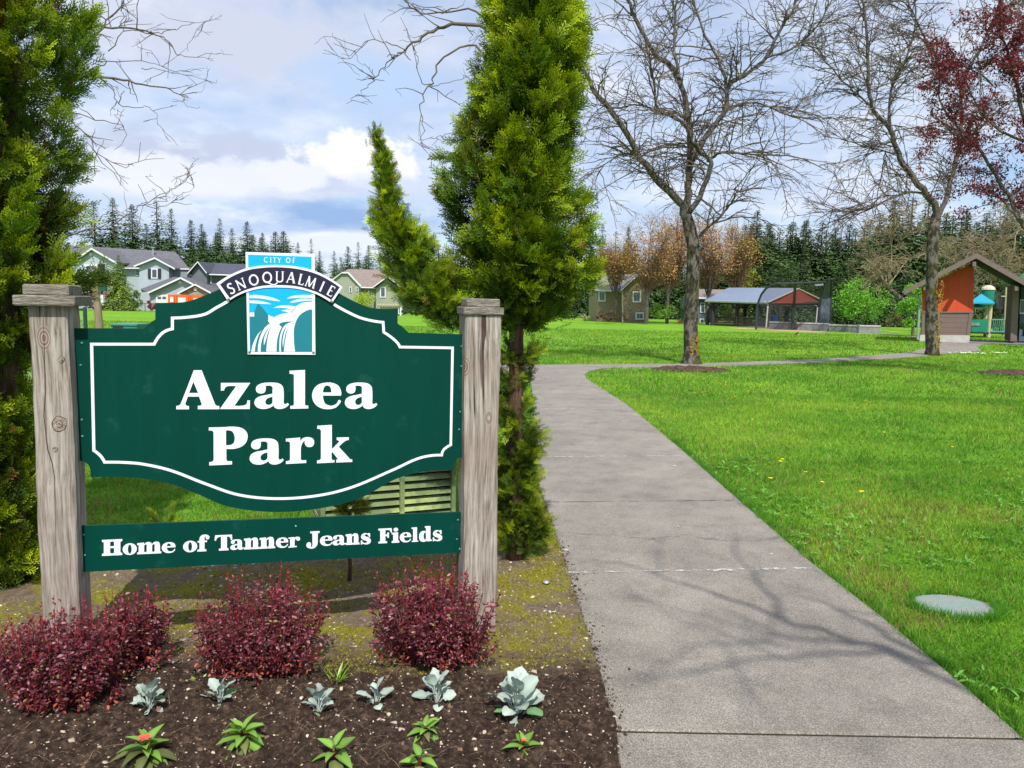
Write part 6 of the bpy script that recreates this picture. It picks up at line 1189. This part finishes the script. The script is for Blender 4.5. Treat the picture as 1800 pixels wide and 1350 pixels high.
za = W(217, 570, 14)[2]; x0, x1 = W(195, 570, 14)[0], W(240.5, 570, 14)[0]; MB().box(x0, x1, 14, 14.5, 0, za-.02).part('body', M('cabinet_green', (.04, .22, .18), (.03, .18, .15), 5, .5), cbx); MB().box(x0-.01, x1+.01, 13.98, 14.52, za-.02, za+.01).part('lid', M('cabinet_lid', (.08, .28, .23), None, 5, .4), cbx)
MB().box(W(198, 570, 14)[0], W(216, 570, 14)[0], 13.99, 14.0, za-.10, za-.03).part('opening', MAT['metald'], cbx)
# far chain-link fence
ff = thing('chain_fence', 'thin chain-link fence along the far edge of the field in front of the houses', 'fence', W(220, 545, 78)*np.array([1, 1, 0]))
zf = W(220, 532.5, 78)[2]; xa, xb = W(130, 540, 78)[0], W(300, 540, 78)[0]; m_ = MB(); m_.tube([(xa, 78, zf), (xb, 78, zf)], .03, 5); m_.part('rail', MAT['metald'], ff)
for x in np.arange(xa, xb, 2.4): MB().tube([(x, 78, 0), (x, 78, zf)], .03, 5).part('post', MAT['metald'], ff)
m_ = MB()
for x in np.arange(xa, xb, .16):
    m_.tube([(x, 78, 0), (min(xb, x+zf*.6), 78, zf)], .004, 3, False); m_.tube([(x, 78, zf), (min(xb, x+zf*.6), 78, 0)], .004, 3, False)
m_.part('mesh', MAT['metald'], ff)
# ------------------------------------------------------------------ pavilion
YPv = 61.; pv = Bld('pavilion', 'open picnic pavilion with pale metal roof and dark red gable beyond the lawn', 'pavilion', YPv, 1345)
MAT['dwood'] = M('dark_timber', (.045, .033, .028), (.03, .024, .02), 5, .8); MAT['mroof'] = M('pale_metal_roof', (.215, .26, .36), (.19, .235, .33), 1.5, .5); MAT['redp'] = siding('dark_red_boards', (.24, .035, .03), .3, vertical=True, dark=.8)
MB().slab([pv.q(1239, 527.5, 3.), pv.q(1350, 531, -2.), pv.q(1403, 506.3, 1.2), pv.q(1281, 505.5, 6.)], .12).part('roof', MAT['mroof'], pv.t)
MB().slab([pv.q(1448, 528, 3.), pv.q(1403, 506.3, 1.2), pv.q(1281, 505.5, 6.), pv.q(1330, 527, 8.)], .12).part('roof', MAT['mroof'], pv.t)
gd_ = MB().prism([pv.q(1351, 530.5, -1.6), pv.q(1402.5, 508.5, 1.1), pv.q(1441, 527, 2.8), pv.q(1441, 530.8, 2.8), pv.q(1356, 533.5, -1.6)], (.15, .5, 0)).part('gable_boards', MAT['redp'], pv.t)
m_ = MB(); 
for a, b in (((1349, 531.5, -2.05), (1402.5, 507.5, 1.1)), ((1402.5, 507.5, 1.1), (1448, 529, 2.9))): m_.tube([pv.q(*a), pv.q(*b)], .07, 4)
m_.part('rake_trim', MAT['tan2'] if 'tan2' in MAT else M('trim', (.45, .38, .34), None, 5), pv.t)
m_ = MB(); m_.tube([pv.q(1240, 529.3, 2.9), pv.q(1349, 532.5, -2.)], .10, 6); m_.part('gutter', M('gutter_grey', (.30, .34, .36), None, 5, .5), pv.t)
MB().tube([pv.q(1253, 531.5, 2.6), pv.q(1350, 535, -1.5)], .11, 4).part('beam', MAT['dwood'], pv.t); MB().tube([pv.q(1352, 535, -1.5), pv.q(1440, 533, 2.7)], .12, 4).part('beam', MAT['dwood'], pv.t)
def pvpost(px, dy, w, mat='dwood', top=532, brace=True):
    p = pv.q(px, top, dy); mb = MB().box(p[0]-w, p[0]+w, p[1]-w, p[1]+w, 0, p[2])
    if brace:
        for s in (-1, 1): mb.tube([(p[0], p[1], p[2]-.65), (p[0]+s*.5, p[1]-s*.2, p[2]-.02)], .07, 4)
    mb.part('post', MAT[mat], pv.t)
for px, dy in ((1254, 2.6), (1297, .8), (1337, -.8), (1384, 5.5), (1372, 7.5), (1310, 8.), (1352, -1.5), (1438, 2.7)): pvpost(px, dy, .13)
for px, a, b in ((1350, 533, -1.9), (1437, 538, 2.5)):
    p = pv.q(px, a, b); MB().tube([p+np.array([-.3, 0, .1]), p+np.array([-.02, 0, -.05]), p+np.array([0, 0, -.2]), (p[0]-.05, p[1], 0)], .055, 6).part('downpipe', M('cream_pipe', (.72, .68, .64), None, 5), pv.t)
rl = MB(); a0, a1 = pv.q(1256, 561, 2.6), pv.q(1345, 562, -1.6); a0[2] = a1[2] = .72; rl.tube([a0, a1], .05, 4); lo = np.array([0, 0, -.60]); rl.tube([a0+lo, a1+lo], .04, 4)
for i in range(46): p = a0+(a1-a0)*i/45; rl.tube([p, p+lo], .03, 4, False)
rl.part('railing', MAT['dwood'], pv.t)
MB().prism([np.array([p[0], p[1], .02]) for p in (pv.q(1250, 572, 3.4), pv.q(1352, 572, -2.2), pv.q(1446, 572, 3.2), pv.q(1345, 572, 9.))], (0, 0, .06)).part('floor_slab', MAT['concrete'], pv.t)
c = pv.q(1361, 560, 1.5); MB().tube([(c[0], c[1], 0), (c[0], c[1], .35), (c[0], c[1], .8), (c[0], c[1], .95)], [.24, .30, .30, .22], 14).single('barrel', M('blue_plastic', (.02, .22, .62), None, 5, .5), 'bright blue plastic barrel standing inside the pavilion behind the block wall', 'barrel')
# block wall
wb = thing('block_wall', 'low grey concrete block wall with pale cap in front of the pavilion', 'wall', G(1450, 582)); MAT['block'] = M('grey_block', (.26, .25, .27), (.17, .165, .18), 3, .9, .6, 10); MAT['capc'] = M('pale_cap', (.50, .47, .44), None, 5, .8)
def wall(pts, h):
    for i in range(len(pts)-1):
        a, b = np.array(pts[i]), np.array(pts[i+1]); n_ = np.array([-(b-a)[1], (b-a)[0], 0]); n_ = n_/np.linalg.norm(n_)*.30; L_ = np.linalg.norm(b-a)
        MB().prism([a, b, b+n_, a+n_], (0, 0, h)).part('block_course', MAT['block'], wb); u = np.array([0, 0, h]); d = (b-a)/L_*.02
        MB().prism([a+u-n_*.12, b+u-n_*.12, b+n_*1.12+u, a+n_*1.12+u], (0, 0, .09)).part('cap', MAT['capc'], wb)
wall([G(1352, 578.5), G(1400, 580.5), G(1456, 582.5)], .47); wall([G(1457, 582.8), G(1509, 585)], .42); wall([G(1509.5, 585.6), G(1547, 586.2)], .44)
# infield strip
stp = [G(x, y, .012) for x, y in ((1272, 576), (1300, 576.2), (1350, 577.8), (1440, 582.2), (1456, 584), (1430, 584.6), (1370, 582), (1310, 578.8))]
MB().prism(stp, (0, 0, -.004)).single('infield_dirt', M('infield', (.46, .34, .17), (.38, .28, .14), 2, .95), None, None, kind='structure')
# backstop
YB2 = 54.; bk = Bld('backstop', 'tall baseball backstop with curved dark pipes and padded wing, in front of the pavilion', 'backstop', YB2, 1394)
def netmat():
    m, nt, out = newmat('black_net'); p = nt.nodes.new('ShaderNodeBsdfPrincipled'); p.inputs['Base Color'].default_value = (.035, .04, .05, 1); t_ = nt.nodes.new('ShaderNodeBsdfTransparent'); mx = nt.nodes.new('ShaderNodeMixShader')
    mx.inputs[0].default_value = .38; nt.links.new(t_.outputs[0], mx.inputs[1]); nt.links.new(p.outputs[0], mx.inputs[2]); nt.links.new(mx.outputs[0], out.inputs[0]); return m
MAT['net'] = netmat(); MAT['pipe'] = M('dark_pipe', (.04, .047, .065), None, 5, .5)
arcp = [bk.q(*p) for p in ((1329, 578, 0), (1330.5, 540, 0), (1333, 531, -.1), (1338, 518, -.4), (1346, 507.5, -.9), (1355, 501.5, -1.3), (1366, 498.5, -1.7))]; MB().tube([arcp[0]*np.array([1, 1, 0])]+arcp[1:], .075, 8).part('bent_pipe', MAT['pipe'], bk.t)
MB().tube([bk.q(1366, 498.5, -1.7), bk.q(1410, 497.3, -1.7), bk.q(1451, 495.5, -1.7)], .06, 6).part('top_rail', MAT['pipe'], bk.t); MB().tube([bk.q(1331, 536, 0), bk.q(1395, 538, .6), bk.q(1440, 539, 0)], .04, 6).part('rail', MAT['pipe'], bk.t)
MB().tube([bk.q(1392.5, 580, .6)*np.array([1, 1, 0]), bk.q(1395.5, 538, .5), bk.q(1398, 498, -1.6)], .10, 8).part('centre_pipe', MAT['pipe'], bk.t)
n1 = [bk.q(*p) for p in ((1329, 578, 0), (1331, 536, 0), (1394, 538, .55), (1392.5, 580, .6))]; MB().add(n1, [(0, 1, 2, 3)]).part('net', MAT['net'], bk.t)
n2 = [bk.q(*p) for p in ((1392.5, 580, .6), (1394, 538, .55), (1440, 539, 0), (1438, 582, 0))]; MB().add(n2, [(0, 1, 2, 3)]).part('net', MAT['net'], bk.t)
n3 = [bk.q(*p) for p in ((1331, 536, 0), (1338, 518, -.4), (1346, 507.5, -.9), (1366, 498.5, -1.7), (1398, 498, -1.7), (1395, 538, .5))]; MB().add(n3, [tuple(range(6))]).part('net', MAT['net'], bk.t)
n4 = [bk.q(*p) for p in ((1395, 538, .5), (1398, 498, -1.7), (1451, 495.5, -1.7), (1441, 539, 0))]; MB().add(n4, [tuple(range(4))]).part('net', MAT['net'], bk.t)
wing = [bk.q(*p) for p in ((1439, 583, -.2), (1441, 540, -.2), (1444, 515, -.5), (1449, 499, -1.), (1455, 491.5, -1.4), (1462, 491, -1.2), (1461, 520, .3), (1458, 583, .6))]
MB().prism(wing, (0, .14, 0)).part('padded_wing', M('wing_screen', (.11, .13, .17), (.075, .09, .12), 1.5, .8), bk.t)
MB().tube([wing[7], wing[6], wing[5], wing[4]+np.array([0, 0, .05]), wing[3], wing[2], wing[1], wing[0]], .08, 6).part('wing_pipe', MAT['pipe'], bk.t)
sb = MB().prism([bk.q(*p, -1.85) for p in ((1431, 498.5), (1448, 497), (1447.5, 502.5), (1431.5, 504))], (0, .05, 0)).part('name_plate', M('black_plate', (.015, .015, .018), None, 5), bk.t)
def small_text(txt, a, b, h_, y, mat, parent, name='lettering'):
    fc = bpy.data.curves.new('t', 'FONT'); fc.body = txt; fc.size = 1; fo = bpy.data.objects.new('t', fc); COL.objects.link(fo); bpy.context.view_layer.update()
    me = bpy.data.meshes.new_from_object(fo.evaluated_get(bpy.context.evaluated_depsgraph_get())); V = np.array([v.co[:] for v in me.vertices]); Fs = [tuple(p.vertices) for p in me.polygons]; bpy.data.objects.remove(fo); bpy.data.curves.remove(fc)
    x0, x1 = V[:, 0].min(), V[:, 0].max(); u = (V[:, 0]-x0)/(x1-x0); v = V[:, 1]; a, b = np.array(a), np.array(b); return part(name, a+(b-a)*u[:, None]+np.array([0, y, 0])+v[:, None]*np.array([0, 0, h_]), Fs, MAT[mat], parent)
small_text('TANNER JEANS', bk.q(1432, 502.7, -1.9), bk.q(1447, 501.4, -1.9), .16, 0, 'pwhite', sb)
# bird on the lawn
c = G(1400, 591, 0); bd = thing('bird', 'small dark robin standing on the far lawn below the backstop', 'bird', c); m_ = MB(); m_.tube([c+np.array([-.14, 0, .10]), c+np.array([-.06, 0, .12]), c+np.array([.02, 0, .16]), c+np.array([.07, 0, .21]), c+np.array([.10, 0, .24]), c+np.array([.135, 0, .235])], [.008, .03, .05, .04, .028, .006], 8); m_.tube([c, c+np.array([0, 0, .13])], .006, 4); m_.tube([c+np.array([.03, .02, 0]), c+np.array([.03, .01, .13])], .006, 4); m_.part('body', M('bird_brown', (.06, .035, .025), (.16, .05, .02), 9, .8), bd, smooth=True)
# ------------------------------------------------------------------ red gabled shelter
YSh = 38.; sh = Bld('shelter', 'gabled park shelter with bright red upper wall and brown lap siding at the right edge', 'building', YSh, 1700, yaw=rad(27))
MAT['redw'] = siding('red_boards', (.62, .075, .022), .42, vertical=True, dark=.8); MAT['brn'] = siding('brown_lap', (.20, .135, .12), .245, dark=.2); MAT['brtrim'] = M('brown_trim', (.20, .145, .13), None, 5, .7)
MB().prism([sh.q(x, y) for x, y in ((1622.5, 548.2), (1622.5, 503), (1712, 461.5), (1711, 548.2))], sh.n*2.6).part('upper_wall', MAT['redw'], sh.t)
lw = MB().prism([sh.q(x, y, -.03) for x, y in ((1619.5, 590), (1621.5, 549.5), (1710.5, 549.5), (1705, 590))], sh.n*2.6).part('lower_wall', MAT['brn'], sh.t)
MB().prism([sh.q(x, y, -.08) for x, y in ((1621, 550), (1621.3, 547.6), (1712, 547.6), (1711.5, 550))], sh.n*.1).part('band_board', MAT['brtrim'], sh.t)
for x0, x1, xb0, xb1 in ((1621.5, 1626, 1619.5, 1624), (1704, 1710.5, 1698.5, 1705)): MB().prism([sh.q(x, y, -.06) for x, y in ((xb0, 589), (x0, 550), (x1, 550), (xb1, 589))], sh.n*.05).part('corner_board', MAT['brtrim'], lw)
f0 = [sh.q(x, y, -.07) for x, y in ((1616, 600), (1617.5, 588.5), (1705, 589.5), (1704, 600))]
for p in (f0[0], f0[3]): p[2] = -.05
MB().prism(f0, sh.n*2.6).part('foundation', M('pale_footing', (.52, .50, .46), (.42, .40, .37), 3, .9), sh.t)
MB().prism([sh.q(x, y, 0) for x, y in ((1781.5, 500), (1792, 505), (1787.5, 600), (1776, 600))], sh.n*2.6).part('right_pillar', MAT['brtrim'], sh.t)
MB().prism([sh.q(x, y, 1.) for x, y in ((1795, 505), (1850, 505), (1845, 600), (1791, 600))], sh.n*2.4).part('right_wall', MAT['sidE'], sh.t)
w_ = MB().prism([sh.q(x, y, .9) for x, y in ((1793.5, 526), (1808, 526), (1807, 552), (1792, 552))], sh.n*.09).part('window', MAT['pwhite'], sh.t); MB().prism([sh.q(x, y, .86) for x, y in ((1795.5, 529), (1806, 529), (1805, 549), (1794.5, 549))], sh.n*.03).part('pane', MAT['glass'], w_)
eL, pk, eR = (1590, 513), (1713, 450.5), (1836, 520)
def roofhalf(e, p, y0, y1, th, mat, name, off=0): 
    E_, P_k = sh.q(*e), sh.q(*p); o = sh.n*y0+np.array([0, 0, off]); return MB().prism([E_+o, P_k+o, P_k+o+np.array([0, 0, th]), E_+o+np.array([0, 0, th])], sh.n*(y1-y0)).part(name, MAT[mat], sh.t)
rf = roofhalf(eL, pk, -1.15, 3.6, .10, 'shingle', 'roof'); roofhalf(eR, pk, -1.15, 3.6, .10, 'shingle', 'roof')
for e in (eL, eR): roofhalf(e, pk, -1.22, -1.152, .24, 'brtrim', 'fascia', -.17); roofhalf(e, pk, -1.15, 3.6, .05, 'dwood', 'soffit', -.053)
for px, py in ((1626, 504), (1787, 505)): MB().prism([sh.q(px-3, py-2, -1.1), sh.q(px+3, py-2, -1.1), sh.q(px+3, py+6, -1.1), sh.q(px-3, py+6, -1.1)], sh.n*1.2).part('purlin', MAT['brtrim'], sh.t)
MB().prism([sh.q(1710, 460, -1.5), sh.q(1716, 460, -1.5), sh.q(1716, 468, -1.5), sh.q(1710, 468, -1.5)], sh.n*4.2).part('ridge_beam', MAT['brtrim'], sh.t)
mb = MB(); mb.prism([sh.q(1711, 497, 3), sh.q(1790, 497, 3), sh.q(1790, 503, 3), sh.q(1711, 503, 3)], (0, .2, 0)); 
for a, b in (((1589, 513.5, -1.1), (1589, 513.5, 3.6)),): mb2 = MB().tube([sh.q(*a), sh.q(*b)], .08, 6).part('gutter', M('grey_gutter', (.30, .34, .34), None, 5, .5), sh.t)
g0 = sh.q(1590, 516, -.9); g1 = sh.q(1617, 524, -.15); g2 = sh.q(1613.5, 590, -.15); MB().tube([g0, g1, g2, g2*np.array([1, 1, 0])+np.array([0, 0, .1])], .055, 6).part('downpipe', M('grey_pipe', (.30, .36, .35), None, 5, .5), sh.t)
MB().prism([np.array([p[0], p[1], .03]) for p in (sh.q(1704, 600, -.3), sh.q(1850, 600, -.3), sh.q(1850, 600, 3.), sh.q(1704, 600, 3.))], (0, 0, .05)).part('floor_slab', MAT['block'], sh.t)
# gazebo roof at the right edge
gz = Bld('gazebo', 'green shingled gazebo roof at the far right edge above the shelter', 'gazebo', 52, 1830)
for a, b, c_ in (((1775, 502, 0), (1880, 506, 0), (1828, 458, 3.)),): MB().prism([gz.q(*a), gz.q(*b), gz.q(*c_)], (0, .15, .0)).part('roof', M('green_roof', (.03, .20, .13), (.02, .15, .10), 3, .7, .4, 12), gz.t)
for x in (1808, 1866): p = gz.q(x, 504, .6); MB().box(p[0]-.08, p[0]+.08, p[1]-.08, p[1]+.08, 0, p[2]).part('post', MAT['brtrim'], gz.t)
# playground
YPl = 47.; pl = Bld('playground_tower', 'green playground tower with turquoise peaked roof and tan posts seen through the shelter opening', 'playground', YPl, 1745)
MAT['tealp'] = M('turquoise_plastic', (.02, .30, .42), (.02, .26, .37), 4, .5); MAT['greenp'] = M('green_plastic', (.01, .20, .12), (.008, .16, .10), 4, .5)
def pyr(px0, px1, y0, yap, pxa, dyr, mat, name, th=2.):
    a = [pl.q(px0, y0, -dyr), pl.q(px1, y0, -dyr), pl.q(px1, y0, dyr), pl.q(px0, y0, dyr)]; ap = pl.q(pxa, yap, 0); dn = np.array([0, 0, -th*YPl/F])
    MB().add(a+[ap]+[p+dn for p in a], [(0, 1, 4), (1, 2, 4), (2, 3, 4), (3, 0, 4), (0, 5, 6, 1), (1, 6, 7, 2), (2, 7, 8, 3), (3, 8, 5, 0), (8, 7, 6, 5)]).part(name, MAT[mat], pl.t)
pyr(1704, 1749, 532, 516, 1725, .9, 'tealp', 'peaked_roof'); pyr(1708, 1732, 540, 533, 1716, .5, 'tealp', 'small_roof')
cu = pl.q(1737, 509.5, 1.5); m_ = MB(); m_.dome(cu, (.40, .40, .30), 14, 4); m_.part('cupola', MAT['tanw'], pl.t); MB().tube([cu-np.array([0, 0, .95]), cu-np.array([0, 0, .01])], [.38, .36], 12).part('tube_tower', MAT['greenp'], pl.t)
for px, y0, dy in ((1740, 535, -.5), (1776, 504, -.5), (1733, 537, .8), (1768, 505, 1.5)):
    top = pl.q(px+1.5, y0, dy); bt = pl.q(px-2.5, 594, dy); MB().tube([bt*np.array([1, 1, 0]), top], .11 if dy < 0 else .08, 10).part('post', MAT['tan'], pl.t)
MB().prism([pl.q(x, y, -.6) for x, y in ((1708, 562), (1737, 561), (1736, 583), (1708, 583))], (0, .08, 0)).part('side_panel', MAT['greenp'], pl.t); MB().prism([pl.q(x, y, -.65) for x, y in ((1708, 567.5), (1722, 567.5), (1722, 572.5), (1708, 572.5))], (0, .04, 0)).part('grey_plate', MAT['block'], pl.t)
rl = MB(); rl.tube([pl.q(1742, 562, -.6), pl.q(1774, 562, -.6)], .04, 5); rl.tube([pl.q(1740, 583, -.6), pl.q(1772, 583, -.6)], .04, 5)
for i in range(9): rl.tube([pl.q(1743+i*3.5, 562, -.6), pl.q(1741+i*3.5, 583, -.6)], .022, 4, False)
rl.part('railing', M('green_rail', (.10, .32, .26), None, 5, .5), pl.t); a = pl.q(1708, 584, -.6); b = pl.q(1778, 584, -.6); MB().box(a[0], b[0], YPl-.6, YPl+1.6, a[2]-.08, a[2]).part('deck', MAT['metald'], pl.t)
MB().add([pl.q(1749, 510, 1.6), pl.q(1776, 528, 1.6), pl.q(1775, 545, 1.6), pl.q(1752, 543, 1.6)], [(0, 1, 2, 3)]).add([pl.q(1749, 510, 1.7), pl.q(1776, 528, 1.7), pl.q(1775, 545, 1.7), pl.q(1752, 543, 1.7)], [(3, 2, 1, 0)]).part('climbing_net', MAT['net'], pl.t)
MB().tube([pl.q(1760, 521, -.4), pl.q(1786, 521, -.4)], .03, 5).part('crossbar', MAT['tan'], pl.t)

for o in bpy.data.objects:
    l = o.get('label')
    if l and not 4 <= len(l.split()) <= 16: print('LONGLABEL', len(l.split()), o.name, l)
